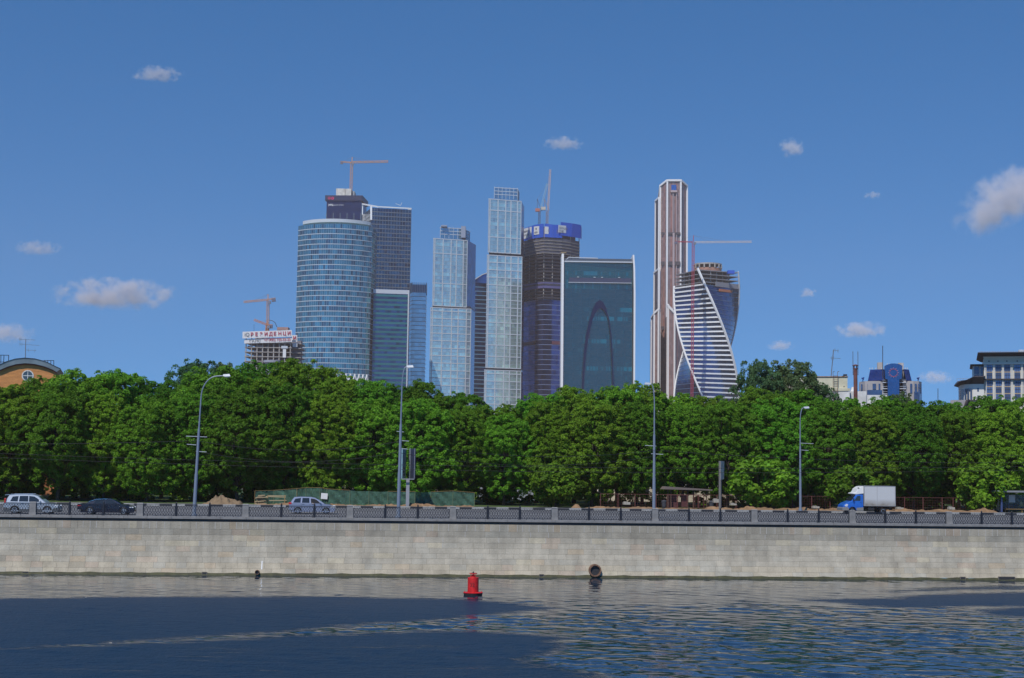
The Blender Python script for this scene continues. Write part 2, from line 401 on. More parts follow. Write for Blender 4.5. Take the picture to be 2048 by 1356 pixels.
bk.build('backing', m_joint, qw)
al = MB(); N = 160
for i in range(N):
    u0, u1 = UA + (UB - UA) * i / N, UA + (UB - UA) * (i + 1) / N
    al.face([(u0, vface(-.4) - .01, -.4), (u1, vface(-.4) - .01, -.4), (u1, vface(.2) - .03, .19 + .05 * math.sin(u1 * 2.1)), (u0, vface(.2) - .03, .19 + .05 * math.sin(u0 * 2.1))])
al.build('algae_line', m_algae, qw)
cp = MB(); u = UA
while u < UB:
    wd = 1.9 + .3 * rr.random(); br = .92 + .16 * rr.random()
    # capstone with a drip: overhangs the face by 14 cm
    cp.prism([(0, 0)] * 0 or [(u + .006, 4.65), (u + wd - .006, 4.65), (u + wd - .006, 4.85), (u + .006, 4.85)], -.17, .9, (br, br, br))
    u += wd
cr_ = MB(); cr_.box(UA - 500, UB + 500, .0, .88, 4.43, 4.648); cr_.build('shadow_moulding', mat('shadow toned stone', (.075, .068, .062), .9), qw)  # the coping's shadow is painted into this strip's dark colour
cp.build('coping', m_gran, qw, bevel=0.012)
# outfall pipe, small drains
def outfall(px, py, r, label, name='outfall_pipe', rust=True):
    u, z = UV(px, py, vface(.8)); rt = empty(name, W(u, vface(z) + (.0 if rust else .13), z), TH, label, 'drain pipe')
    pr = [(r, -.35), (r, .0), (r * .76, .0), (r * .76, -.04), (r * .74, -2.0)]
    mb = MB(); n = 28
    for (ra, ya), (rb, yb) in zip([(r, .5), (r, -.38), (r * .97, -.42), (r * .78, -.42), (r * .76, -.40)], [(r, -.38), (r * .97, -.42), (r * .78, -.42), (r * .76, -.40), (r * .74, 1.2)]):
        for j in range(n):
            a, b = 2 * math.pi * j / n, 2 * math.pi * (j + 1) / n
            mb.face([(ra * math.cos(a), ya, ra * math.sin(a)), (rb * math.cos(a), yb, rb * math.sin(a)), (rb * math.cos(b), yb, rb * math.sin(b)), (ra * math.cos(b), ya, ra * math.sin(b))])
    mb.build('pipe_collar', mat('rusty iron', (0.17, 0.095, 0.06), 0.8, noise=(5, 0.45, 6)), rt)
    d = MB(); d.lathe([(r * .745, 0), (r * .745, .01)], 20); o = d.build('pipe_mouth', m_black, rt, loc=(0, -.22 if rust else -.28, 0), rot=(R(90), 0, 0))
    return rt
outfall(1189, 1140.5, .54, 'wide rusty round pipe mouth just above the waterline, right of the red buoy')
outfall(515, 1144, .20, 'small dark round drain hole under a white streak on the wall', 'drain_pipe', False)
u, z = UV(526, 1134, vface(.8)); g = MB(); g.box(u - .05, u + .05, vface(.8) - .16, vface(.8) - .02, .35, 1.0)
u0, _ = UV(524, 1134, -.3); s_ = MB()
s_.face([(u0 - .05, vface(.5) - .022, .5), (u0 + .06, vface(.5) - .022, .5), (u0 + .05, vface(1.2) - .022, 1.2), (u0 - .04, vface(1.2) - .022, 1.2)])
s_.build('lime_streak', mat('lime', (.72, .72, .7), .8), qw)
for px, py, a, b, lab in ((409, 1145, .17, .09, 'small square drain hole at the waterline, left of the white streak'), (1083, 1147, .17, .09, 'small square drain hole between the red buoy and the big pipe'),
                          (1925, 1156, .2, .10, 'small square drain hole beside the long flat culvert'), (2013, 1158, .72, .12, 'long flat dark culvert opening at the waterline'), (51, 1145, .22, .06, 'low drain slot at the waterline, far from the other drains')):
    u, z = UV(px, py, vface(.2)); g = MB()
    g.box(-a, a, -.03, .3, -.02, b * 2); f = MB()
    for s in (-1, 1): f.box(s * (a + .03) - .03, s * (a + .03) + .03, -.045, .2, -.1, b * 2 + .03)
    f.box(-a, a, -.045, .2, b * 2 + .003, b * 2 + .05)
    rt = empty('drain_outlet', W(u, vface(.12) - .01, .04), TH, lab, 'drain'); g.build('opening', m_black, rt); f.build('frame', m_joint, rt)

# ================================================================ railing
m_iron = mat('black iron', (0.022, 0.024, 0.032), 0.45, metal=0.3)
def lattice_mesh(L):
    mb = MB(); n = max(2, round(L / .215)); p = L / n; zs_ = [0.10 + .80 * i / 12 for i in range(13)]
    for k in range(n + 1):
        for sg in (1, -1):
            pts = []
            for z in zs_:
                ph = (z - .10) / .80
                pts.append((k * p + sg * p * .5 * math.sin(ph * math.pi * 2 + math.pi / 2) * (1 if k % 1 == 0 else 1), 0, z))
            pts = [(min(max(x, .02), L - .02), y, z) for x, y, z in pts]
            for a, b in zip(pts[:-1], pts[1:]): mb.bar(a, b, .038, .022)
    return mb.mesh('lattice', m_iron)
def capped_post():
    mb = MB(); mb.box(-.07, .07, -.07, .07, 0, 1.0); mb.box(-.09, .09, -.09, .09, 0, .12); mb.lathe([(.085, 1.0), (.085, 1.04), (.05, 1.06), (.075, 1.11), (.05, 1.17), (.01, 1.2)], 10)
    return mb.mesh('post', m_iron)
SP = 8.85; U0 = -4.9; GW = .29
panel_L = (SP - 2 * GW - 2 * .14) / 3
lat_me = lattice_mesh(panel_L); post_me = capped_post()
pm = MB(); pm.box(-GW, GW, -.2, .2, 0, .22); pm.box(-GW + .03, GW - .03, -.17, .17, .22, 1.02); pm.hexa([(-GW, -.2, 1.02), (GW, -.2, 1.02), (GW, .2, 1.02), (-GW, .2, 1.02), (-GW + .08, -.12, 1.10), (GW - .08, -.12, 1.10), (GW - .08, .12, 1.10), (-GW + .08, .12, 1.10)])
gp_me = pm.mesh('granite_post', m_gran)
POSTL = {-5: None, -4: 'squat granite railing post in front of the silver estate car', -3: 'squat granite railing post just ahead of the black saloon', -2: 'squat granite railing post between the sand heap and the blue car',
 -1: 'squat granite railing post past the nose of the small blue car', 0: 'squat granite railing post in front of the end of the green mesh screen', 1: 'squat granite railing post in front of the low leafy bush by the bare soil',
 2: 'squat granite railing post beside the foot of a tall grey lamp post', 3: 'squat granite railing post between the back of the road sign and the shorter lamp post', 4: 'squat granite railing post in front of the cab of the box truck',
 5: 'squat granite railing post between the box truck and the bus shelter', 6: None}
SPANL = {-5: 'black iron railing span before the tail of the silver estate car', -4: 'black iron railing span in front of the black saloon', -3: 'black iron railing span in front of the sand heap and a lamp post', -2: 'black iron railing span in front of the small blue car',
 -1: 'black iron railing span in front of the double sided billboard', 0: 'black iron railing span directly above the small drain between buoy and pipe', 1: 'black iron railing span directly above the wide rusty pipe', 2: 'black iron railing span in front of the back of the road sign',
 3: 'black iron railing span in front of the shorter lamp post', 4: 'black iron railing span behind the box truck, first of the two before the shelter', 5: 'black iron railing span in front of the bus shelter'}
for k in range(-5, 7):
    u = U0 + SP * k
    o = bpy.data.objects.new('granite_post', gp_me); COL.objects.link(o); o.location = W(u, .32, 4.853); o.rotation_euler = (0, 0, TH)
    tag(o, POSTL[k] or 'squat granite railing post at the very edge of the picture ' + ('left' if k < 0 else 'right'), 'post', 'granite posts of the railing')
    if k == 6: continue
    rt = empty('iron_railing', W(u + GW, .32, 4.853), TH, SPANL[k], 'railing', 'iron railing spans on the quay')
    L = SP - 2 * GW
    r1 = MB(); r1.box(0, L, -.035, .035, .93, .99); r1.build('top_rail', m_iron, rt)
    r1 = MB(); r1.box(0, L, -.025, .025, .06, .10); r1.box(0, L, -.02, .02, .86, .885)
    for q in np.arange(.35, L, .72): r1.box(q - .03, q + .03, -.03, .03, 0, .06)
    r1.build('bottom_rail', m_iron, rt)
    for j in range(3):
        x = j * (panel_L + .14); a = bpy.data.objects.new('lattice', lat_me); COL.objects.link(a); a.parent = rt; a.location = (x, 0, 0)
        if j < 2: a = bpy.data.objects.new('post', post_me); COL.objects.link(a); a.parent = rt; a.location = (x + panel_L + .07, 0, 0)

# ================================================================ far skyline
def glass(name, col, rough=0.18, metal=0.85, spec=0.5):
    return mat(name, col, rough, metal, tint=True, spec=spec)
def frame_at(pts):
    """corner list [(px, py, D)] -> ccw world footprint"""
    return [tuple(P(*p).xy) for p in pts]
def ccw(poly):
    a = sum(poly[i][0] * poly[(i + 1) % len(poly)][1] - poly[(i + 1) % len(poly)][0] * poly[i][1] for i in range(len(poly)))
    return poly if a > 0 else poly[::-1]
def zat(px, py, D): return P(px, py, D).z
def shell(root, rings, zs, cell, m, name='glass_wall', var=0.25, rnd=None, lit=0.0, litc=(1.6, 1.5, 1.3), split=1, dark=0.0):
    """glass skin: rings(z) gives the footprint, one quad per pane, tint varies from pane to pane"""
    rnd = rnd or random.Random(11); mb = MB()
    hi = [z for z in zs]
    for a, b in zip(hi[:-1], hi[1:]):
        ra, rb = rings(a), rings(b); n = len(ra); rowt = 1 + var * .4 * (rnd.random() - .5)
        for i in range(n):
            j = (i + 1) % n; L = math.hypot(ra[j][0] - ra[i][0], ra[j][1] - ra[i][1]); k = max(1, round(L / cell)); q = 0
            while q < k:
                run = min(k - q, rnd.choice((1, 1, 1, 2))) if var > 0 else k - q
                t = rowt * (1 + var * (rnd.random() - .5)); tt = (t, t, t)
                if rnd.random() < lit: tt = tuple(t * c for c in litc)
                elif rnd.random() < dark: tt = (t * .45, t * .5, t * .6)
                s0, s1 = q / k, (q + run) / k
                f = lambda r, s: (r[i][0] + (r[j][0] - r[i][0]) * s, r[i][1] + (r[j][1] - r[i][1]) * s)
                p0, p1, p2, p3 = f(ra, s0), f(ra, s1), f(rb, s1), f(rb, s0)
                mb.face([(*p0, a), (*p1, a), (*p2, b), (*p3, b)], tt); q += run
    top = rings(hi[-1]); mb.face([(*p, hi[-1]) for p in top])
    return mb.build(name, m, root)
def band(root, ring, z, h, proud, m, name='floor_band', tint=None, edges=None):
    r = offset_poly(ring, proud); n = len(r); mb = MB()
    for i in range(n):
        if edges is not None and i not in edges: continue
        j = (i + 1) % n
        mb.face([(*r[i], z), (*r[j], z), (*r[j], z + h), (*r[i], z + h)], tint)
        mb.face([(*r[i], z + h), (*r[j], z + h), (*ring[j], z + h), (*ring[i], z + h)], tint)
        mb.face([(*r[j], z), (*r[i], z), (*ring[i], z), (*ring[j], z)], tint)
    return mb.build(name, m, root)
def bands(root, rings, zs, h, proud, m, name='floor_band', edges=None, vary=0.0):
    rn = random.Random(5)
    for z in zs:
        t = 1 + vary * (rn.random() - .5)
        band(root, rings(z), z, h, proud, m, name, (t, t, t), edges)
def mullions(root, rings, z0, z1, pitch, w, proud, m, edges=None, name='mullions', steps=1):
    mb = MB(); zs_ = [z0 + (z1 - z0) * i / steps for i in range(steps + 1)]
    for za, zb in zip(zs_[:-1], zs_[1:]):
        ra, rb = rings(za), rings(zb); n = len(ra)
        for i in range(n):
            if edges is not None and i not in edges: continue
            j = (i + 1) % n; a, b = Vector(ra[i]), Vector(ra[j]); c, d = Vector(rb[i]), Vector(rb[j])
            L = (b - a).length; k = max(1, round(L / pitch)); e = (b - a).normalized(); nn = Vector((e.y, -e.x))
            for q in range(k + 1):
                p = a.lerp(b, q / k); p2 = c.lerp(d, q / k)
                for P0, P1 in ((p, p2),):
                    x0, x1 = P0 - e * w / 2, P0 + e * w / 2; y0, y1 = P1 - e * w / 2, P1 + e * w / 2; o = nn * proud
                    mb.face([(*(x0 + o), za), (*(x1 + o), za), (*(y1 + o), zb), (*(y0 + o), zb)])
                    mb.face([(*x0, za), (*(x0 + o), za), (*(y0 + o), zb), (*y0, zb)])
                    mb.face([(*(x1 + o), za), (*x1, za), (*y1, zb), (*(y1 + o), zb)])
    return mb.build(name, m, root) if mb.v else None
def levels(z0, z1, n): return [z0 + (z1 - z0) * i / n for i in range(n + 1)]
def base_of(ring): return (sum(p[0] for p in ring) / len(ring), sum(p[1] for p in ring) / len(ring))
def tower(name, ring, label, cat='tower'):
    """the Empty stands at world origin height so children keep world coordinates"""
    o = empty(name, (0, 0, 0), 0, label, cat); return o
def settle(root, ring):
    """move the root to the foot of its thing, keep the children where they are"""
    c = base_of(ring); root.location = (c[0], c[1], 4.6)
    for ch in root.children: ch.location = (ch.location.x - c[0], ch.location.y - c[1], ch.location.z - 4.6)
GZ = 4.6
m_lt = mat('pale metal', (0.55, 0.57, 0.60), 0.45, 0.2, tint=True)
m_wt = mat('white cladding', (0.78, 0.78, 0.78), 0.5, tint=True)
m_conc = mat('raw concrete', (0.33, 0.31, 0.29), 0.85, tint=True, noise=(.12, .2, 5))
m_dkin = mat('dark interior', (0.035, 0.04, 0.055), 0.8)

# ---- curved glass tower -------------------------------------------------
D = 1470
rt = tower('curved_glass_tower', None, 'broad curved blue glass tower with thin pale bands and a ribbed roof drum')
pL, pR = P(597, 452, D), P(744, 452, D); hc = (pR - pL).length / 2; mid = (pL + pR) / 2; sag = 17.0
Rr = (hc * hc + sag * sag) / (2 * sag); ce = mid + Vector((0, Rr - sag, 0)); a0 = math.asin(hc / Rr)
arc = [(ce.x + Rr * math.sin(a), ce.y - Rr * math.cos(a)) for a in [-a0 + 2 * a0 * i / 18 for i in range(19)]]
r2 = P(751, 452, D + 14)
ring = arc + [(arc[-1][0] + .05, arc[-1][1] + 6), (r2.x, r2.y), (r2.x, r2.y + 22), (arc[0][0] + 3, arc[0][1] + 30)]
zt = zat(597, 452, D); NF = 47
fl = levels(GZ, zt, NF); RG = lambda z: ring
shell(rt, RG, fl, 2.6, glass('teal glass', (.10, .33, .37), .14), var=.5, dark=.3, rnd=random.Random(1))
bands(rt, RG, fl[1:-1], .75, .3, mat('curved band', (.42, .46, .50), .5), edges=range(19 + 2))
mullions(rt, RG, GZ, zt, 1.95, .28, .12, mat('blue grey mullion', (.20, .27, .33), .5, .3), edges=range(18))
dr = [(mid.x - .2 + (x - mid.x) * .90, y + 6 if False else mid.y + (y - mid.y) * .9 + 5) for x, y in ring[:19]]
dpL, dpR = P(607, 445, D), P(738, 445, D + 8)
ds = (dpR.x - dpL.x) / (arc[-1][0] - arc[0][0])
dr = [(dpL.x + (x - arc[0][0]) * ds, y + 7) for x, y in arc] + [(dpR.x, arc[-1][1] + 28), (dpL.x, arc[-1][1] + 28)]
z1 = zat(670, 437, D - 8); z0 = zt
d = MB(); d.slab(dr, z0 + .01, z1 - 4.2); d.build('roof_drum', mat('ribbed beige panels', (.42, .40, .38), .7, noise=(.25, .15, 3)), rt)
mullions(rt, lambda z: dr, z0, z1 - 4.2, 1.6, .35, .22, mat('drum rib', (.30, .29, .29), .7), edges=range(18), name='drum_ribs')
d = MB(); d.slab(offset_poly(dr, 1.6), z1 - 4.19, z1 - .8); d.build('roof_rim', mat('pale rim', (.50, .52, .56), .5), rt)
tr = MB()  # zigzag truss storey near the ground
for i in range(18):
    a, b = arc[i], arc[i + 1]; zz = zat(690, 757, D); o = .8
    tr.bar((a[0], a[1] - o, zz - 4), ((a[0] + b[0]) / 2, (a[1] + b[1]) / 2 - o, zz + 4), 1.0); tr.bar(((a[0] + b[0]) / 2, (a[1] + b[1]) / 2 - o, zz + 4), (b[0], b[1] - o, zz - 4), 1.0)
tr.build('truss_band', m_wt, rt); settle(rt, ring)

# ---- dark block with the sign, behind ------------------------------------
D = 1620
rt = tower('unfinished_dark_tower', None, 'dark navy unfinished tower top carrying a sign and a pale concrete core')
A, B, Cc = P(653, 420, D), P(722, 420, D - 2), P(733, 420, D + 34)
ring = ccw([(A.x, A.y), (B.x, B.y), (Cc.x, Cc.y), (A.x + (Cc.x - B.x), A.y + 36)])
zt = zat(690, 402, D); z0 = zt - 170; RG = lambda z: ring
fl = levels(z0, zt, 42)
shell(rt, RG, fl, 3.5, glass('navy glass', S(30, 44, 84), .3, .5), var=.3, rnd=random.Random(2))
bands(rt, RG, fl[26:37:2], .5, .25, mat('grey green edge', (.16, .22, .24), .6))
mullions(rt, RG, z0, zt - 14, 8, .5, .3, mat('grey green edge', (.16, .22, .24), .6))
top = offset_poly(ring, 1.6); s_ = MB(); s_.slab(top, zt, zat(690, 391.5, D)); s_.build('sign_fascia', mat('navy fascia', S(30, 38, 74), .5), rt)
ang = math.atan2(B.y - A.y, B.x - A.x); st = 1.7
zf = zat(690, 399.5, D)
for i, cc in enumerate(((.50, .03, .10), (.60, .02, .12), (.55, .03, .30))):   # three round pink letters
    x = P(659 + i * 6.6, 397, D); k = MB()
    if i != 1:
        k.lathe([(1.75, 0), (1.75, .2)], 16)
    else: k.lathe([(1.75, 0), (1.75, .2)], 16)
    o = k.build('round_letter', mat('pink letter %d' % i, cc, .5), rt, loc=(x.x, A.y - st - .15, zat(660, 397, D)), rot=(R(90), 0, ang))
    t_ = text('ОКО'[i], 3.4, mat('navy fascia', S(30, 38, 74), .5), rt, (x.x - 1.2, A.y - st - .42, zat(660, 397, D) - 1.2), (R(90), 0, ang), name='letter_form', depth=.03)
m_ltr = mat('white lettering', (.75, .75, .75), .6)
x = P(677, 399, D); text('АПАРТАМЕНТЫ', 3.3, m_ltr, rt, (x.x, A.y - st - .2, x.z), (R(90), 0, ang), shear=.25, bold=.03, sx=.98)
x = P(656.5, 411.5, D); text('(495)', 2.9, m_ltr, rt, (x.x, A.y - .35, x.z), (R(90), 0, ang), bold=.05, sx=.9)
x = P(664, 411.2, D); text('ЗВОНИТЕ ПО ТЕЛ', 1.5, m_ltr, rt, (x.x, A.y - .35, x.z), (R(90), 0, ang))
x = P(682, 412, D); text('771 77 77', 4.2, m_ltr, rt, (x.x, A.y - .35, x.z), (R(90), 0, ang), shear=.2, bold=.08, sx=.86)
co = MB(); X0, X1, X2, X3 = (P(q, 385, D + 8).x for q in (673, 690.5, 692, 703.5)); zc0, zc1 = zat(690, 391.4, D), zat(690, 378.5, D + 8)
co.box(X0, X1, D + 4, D + 20, zc0, zc1); co.box(X2, X3, D + 2, D + 20, zc0, zc1 - .5); co.box(X1, X2, D + 8, D + 18, zc0, zc1 - 2)
X4, X5 = P(705, 385, D + 12).x, P(710, 385, D + 12).x; co.box(X4, X5, D + 6, D + 24, zc0, zc1 - 2.5, (.55, .6, .7)); co.build('concrete_core', mat('pale concrete', (.58, .55, .50), .85, tint=True, noise=(.3, .2, 4)), rt)
settle(rt, ring)

# ---- dark banded tower and the greener one in front ----------------------
D = 1560
rt = tower('tall_dark_glass_tower', None, 'tall dark blue tower with fine beige bands behind the greener building')
q = [P(725, 425, D + 45), P(743, 425, D), P(822.5, 425, D + 10), P(822.5, 425, D + 50)]
ring = ccw([(p.x, p.y) for p in q]); zt = zat(780, 416, D); RG = lambda z: ring; fl = levels(GZ, zt, 62)
shell(rt, RG, fl, 3, glass('midnight glass', (.028, .10, .16), .2), var=.6, rnd=random.Random(4), dark=.15)
bands(rt, RG, fl[20:-1], .85, .25, mat('beige band', (.13, .14, .145), .6))
mullions(rt, RG, zt - 200, zt, 3.2, .5, .2, mat('slate mullion', (.06, .10, .16), .5))
cr = MB(); a, b, c_ = P(725, 408, D + 45), P(743, 412.5, D), P(823, 417, D + 10)
cr.bar(a, P(757, 413.8, D - .8), 1.5); cr.bar(P(757, 413.6, D - .8), c_, 1.2); cr.bar(P(742.5, 413, D - .6), P(742.5, 440, D - .6), 2.0)
cr.bar((q[0].x, q[0].y, zt), (q[0].x, q[0].y, a.z), 1.0)
cr.build('white_cornice', m_wt, rt)
cr = MB(); cr.box(*sorted((P(795, 410, D + 20).x, P(806, 410, D + 20).x)), D + 15, D + 22, zt, zt + 1.5); cr.bar(P(791, 407, D + 18), P(801, 411, D + 18), .5); cr.bar(P(801, 411, D + 18), P(804, 405, D + 18), .5); cr.box(P(814, 415, D).x, P(821, 415, D).x, D + 12, D + 18, zt, zt + 2.6)
cr.build('roof_equipment', m_lt, rt)
fa = MB(); 
for i in range(9): x = P(726.5 + i * 1.9, 432, D + 42 - i * 4.6); fa.bar((x.x, x.y - 1, x.z - 6), (x.x, x.y - 1, x.z + 2), .7)
fa.build('white_fins', m_wt, rt); settle(rt, ring)
D = 1480
rt = tower('green_banded_tower', None, 'lower teal green banded office tower under the dark tower')
q = [P(746, 600, D + 20), P(747, 600, D), P(817.5, 600, D + 6), P(818, 600, D + 30)]
ring = ccw([(p.x, p.y) for p in q]); zt = zat(780, 579, D); RG = lambda z: ring; fl = levels(GZ, zt, 78)
shell(rt, RG, fl, 3, glass('bottle green glass', (.045, .11, .20), .2), var=.55, rnd=random.Random(6), dark=.2)
bands(rt, RG, fl[1:-2:2], 2.1, .2, mat('green spandrel', S(46, 116, 116), .35, .4, tint=True), vary=.2)
band(rt, RG(0), zt - 4, 4.2, .5, m_lt, 'parapet'); cr = MB(); p0, p1 = P(817.5, 577, D + 5), P(817.5, 777, D + 5)
cr.bar((p0.x, p0.y - 1, zt), (p0.x, p0.y - 1, GZ), 1.2); cr.build('corner_fin', m_lt, rt); settle(rt, ring)

# ---- slim pale tower --------------------------------------------------------
D = 1640
rt = tower('slim_pale_tower', None, 'slim hazy blue tower with a ribbed crown beside the green banded tower')
q = [P(816, 600, D + 20), P(824, 600, D), P(852, 600, D + 1), P(853, 600, D + 30)]
ring = ccw([(p.x, p.y) for p in q]); zt = zat(838, 585, D); RG = lambda z: ring; fl = levels(GZ, zt, 42)
shell(rt, RG, fl, 4, glass('pale slate glass', (.40, .50, .54), .15), var=.35, rnd=random.Random(8))
bands(rt, RG, fl[1:-1], .6, .3, m_lt)
d = MB(); d.slab(ring, zt, zat(838, 569, D)); d.build('crown', mat('crown glass', S(110, 135, 160), .3, .4), rt)
mullions(rt, RG, zt, zat(838, 565, D), 2.0, .7, .5, m_lt, name='crown_fins'); settle(rt, ring)

# ---- glass tower with sloping roof, between the two stepped towers -----------
D = 1700
rt = tower('sloping_top_tower', None, 'narrow deep blue tower with an arched sloping top between the two pale stepped towers')
q = [P(941, 600, D), P(976, 600, D + 6), P(976, 600, D + 35), P(941, 600, D + 35)]
ring = ccw([(p.x, p.y) for p in q]); zt = zat(950, 566, D); RG = lambda z: ring; fl = levels(GZ, zt, 44)
shell(rt, RG, fl, 3.5, glass('cobalt glass', S(58, 104, 150), .15), var=.9, rnd=random.Random(9), dark=.25)
bands(rt, RG, fl[1:], 1.1, .35, mat('pale blue band', S(110, 150, 180), .4, .3))
sl = MB(); pts = [(P(941, 566, D).x, zt), (P(976, 566, D).x, zt), (P(976, 546, D).x, zat(976, 545, D)), (P(965, 548, D).x, zat(965, 549, D)), (P(954, 556, D).x, zat(954, 556, D)), (P(941, 566, D).x, zt + .3)]
sl.prism(pts, D + 1, D + 33); sl.build('sloping_crown', glass('cobalt glass', (0,) * 3), rt)
mb = MB(); 
for (x0, z0_), (x1, z1_) in zip(pts[2:5], pts[3:6]): mb.bar((x0, D, z0_), (x1, D, z1_), .9)
mb.build('crown_rim', m_lt, rt); settle(rt, ring)

# ---- two pale stepped towers -----------------------------------------------
def stepped(label, D, blocks, crown, side_w, seed, nf):
    rt = tower('stepped_glass_tower', None, label); rn = random.Random(seed)
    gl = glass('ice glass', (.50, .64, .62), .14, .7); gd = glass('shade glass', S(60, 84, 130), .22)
    mw = mat('white mullion', (.48, .52, .57), .5); ring0 = None
    for bi, (xl, xr, yt, yb, dx) in enumerate(blocks):
        a, b = P(xl, (yt + yb) / 2, D), P(xr, (yt + yb) / 2, D + 12 - 9 * 0)
        c = P(xr + side_w[bi], (yt + yb) / 2, D + 46)
        ring = ccw([(a.x, a.y), (b.x, b.y), (c.x, c.y), (a.x + c.x - b.x, a.y + c.y - b.y)]); ring0 = ring0 or ring
        z1, z0 = zat(xl, yt, D), max(GZ, zat(xl, yb, D)); n = max(3, round((z1 - z0) / 4.0)); fl = levels(z0, z1, n)
        RG = lambda z, r=ring: r
        i0 = min(range(4), key=lambda i: abs(ring[i][0] - a.x) + abs(ring[i][1] - a.y))
        # front (i0) pale, side dark: two separate skins, each ending at the shared corners
        sk = MB()
        for za, zb in zip(fl[:-1], fl[1:]):
            k = 15; row = rn.random()
            for q_ in range(k):
                p, r_ = Vector(ring[i0]).lerp(Vector(ring[(i0 + 1) % 4]), q_ / k), Vector(ring[i0]).lerp(Vector(ring[(i0 + 1) % 4]), (q_ + 1) / k)
                t = .88 + .24 * rn.random(); tt = (t, t, t)
                if row < .22 and rn.random() < .55: tt = (1.22 * t, 1.28 * t, 1.2 * t)
                elif rn.random() < .1: tt = (.75 * t, .8 * t, .9 * t)
                sk.face([(*p, za), (*r_, za), (*r_, zb), (*p, zb)], tt)
        sk.build('glass_face', gl, rt)
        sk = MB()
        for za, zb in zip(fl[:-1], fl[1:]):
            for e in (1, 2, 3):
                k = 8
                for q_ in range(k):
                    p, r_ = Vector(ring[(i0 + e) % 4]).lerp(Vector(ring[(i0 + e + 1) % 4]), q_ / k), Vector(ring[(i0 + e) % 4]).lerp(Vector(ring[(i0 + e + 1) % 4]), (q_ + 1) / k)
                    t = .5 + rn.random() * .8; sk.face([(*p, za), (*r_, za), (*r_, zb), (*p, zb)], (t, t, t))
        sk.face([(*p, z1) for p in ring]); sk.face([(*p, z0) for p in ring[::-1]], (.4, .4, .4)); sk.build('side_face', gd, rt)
        st = 1 if bi < len(blocks) - 1 or len(blocks) == 2 else 1
        for j, z in enumerate(fl):
            big = (j == 0 or j == n or (bi == 0 and j in (round(n * .32), round(n * .8))) or (bi > 0 and (j % 2 == 0 if j > n * .45 else j % 3 == 0)))
            band(rt, ring, z - (.45 if big else .2) - (.5 if j == n else 0), .95 if big else .35, .4 if big else .15, mw if big else mat('faint band', (.34, .42, .48), .5), 'floor_band', edges=[i0])
        mb = MB(); e = (Vector(ring[(i0 + 1) % 4]) - Vector(ring[i0])); nn = Vector((e.y, -e.x)).normalized()
        for s in (0.0, .04, .285, .52, .68, .885, .995):
            p = Vector(ring[i0]) + e * s; u_ = e.normalized() * (.5 if s not in (0, .995) else .3); o = nn * .5
            mb.hexa([(*(p - u_), z0), (*(p - u_ + o), z0), (*(p + u_ + o), z0), (*(p + u_), z0), (*(p - u_), z1), (*(p - u_ + o), z1), (*(p + u_ + o), z1), (*(p + u_), z1)])
        mb.build('mullions', mw, rt)
        if bi > 0:
            mb = MB(); mb.slab(offset_poly(ring, -1.5), z1 + .01, z1 + 2.6); mb.build('recess_floor', m_dkin, rt)
    (xl, xr, yt, yb) = crown[:4]; a, b = P(xl, yt, D + 14), P(xr, yt, D + 20); z1, z0 = zat(xl, yt, D + 14), zat(xl, yb, D + 14)
    ring = [(a.x, a.y), (b.x, b.y), (b.x + crown[4], b.y + 22), (a.x + crown[4], a.y + 22)]; RG = lambda z: ring; fl = levels(z0 - 3, z1 - 1.5, 4)
    shell(rt, RG, fl, 3, glass('sea green glass', S(132, 172, 186), .15), 'crown', var=.25, rnd=rn)
    bands(rt, RG, fl[2:], .7, .3, m_lt); mullions(rt, RG, z0, z1, 4.5, .35, .25, mw)
    settle(rt, ring0); return rt
sp = stepped('shorter of the two pale stepped glass towers, with a broad dark side face', 1560, [(866, 934, 476, 611, 0), (859, 940, 614, 905, 0)], (881, 924, 453, 476, 8), (17, 8), 21, 40)
mb = MB(); D = 1570; x = lambda a: P(a, 455, D).x; mb.box(x(882) , x(894), D, D + 10, zat(888, 453, D), zat(888, 450, D)); mb.box(x(922), x(931), D + 4, D + 20, zat(925, 474, D), zat(925, 451, D))
o = mb.build('roof_plant_room', mat('plant room', (.25, .29, .38), .6), sp); o.location = (-sp.location.x, -sp.location.y, -sp.location.z)
stepped('tallest pale stepped glass tower with a set back top and white grid', 1530, [(977, 1042, 397, 504, 0), (973, 1043, 509, 735, 0), (968, 1041, 739, 900, 0)], (989, 1035, 373, 397, 2), (6, 5, 4), 22, 60)

# ---- unfinished tower with blue screens ------------------------------------
D = 1580
rt = tower('unfinished_tower_with_blue_screens', None, 'tower under construction wrapped at the top in bright blue sign screens')
lf = [P(1047, 600, D + 30), P(1058, 600, D + 19), P(1071, 600, D + 8), P(1087, 600, D)]
rf = [P(1104, 600, D + 2), P(1122, 600, D + 6), P(1140, 600, D + 14), P(1157, 600, D + 26)]
ring = [(p.x, p.y) for p in lf + rf] + [(P(1157, 600, D).x, D + 70), (P(1047, 600, D).x, D + 70)]; RG = lambda z: ring
zy = lambda y: zat(1087, y, D)
core = MB(); core.slab(offset_poly(ring, -4), GZ, zy(452)); core.build('dark_floors', mat('dark floor voids', S(34, 42, 78), .7), rt)
zg = zy(600); fl = levels(GZ, zg, 34)
shell(rt, RG, fl, 3, glass('indigo glass', (.07, .10, .26), .2), 'glass_wall', var=.5, rnd=random.Random(31), dark=.2)
bands(rt, RG, fl[1:], .7, .35, mat('lilac grey band', S(118, 132, 165), .5, .2))
rn = random.Random(8)
for i in range(14):
    z = zy(597 - i * 6.6); t = .3 + .2 * rn.random(); k = 1.2 if i % 4 else 2.2
    band(rt, offset_poly(ring, -4), z, 1.1 if i % 4 else 2.0, 4 + k * rn.random(), mat('grey slab edge', (.09, .095, .15), .85, tint=True), 'floor_slab', (t, t * .98, t * .96))
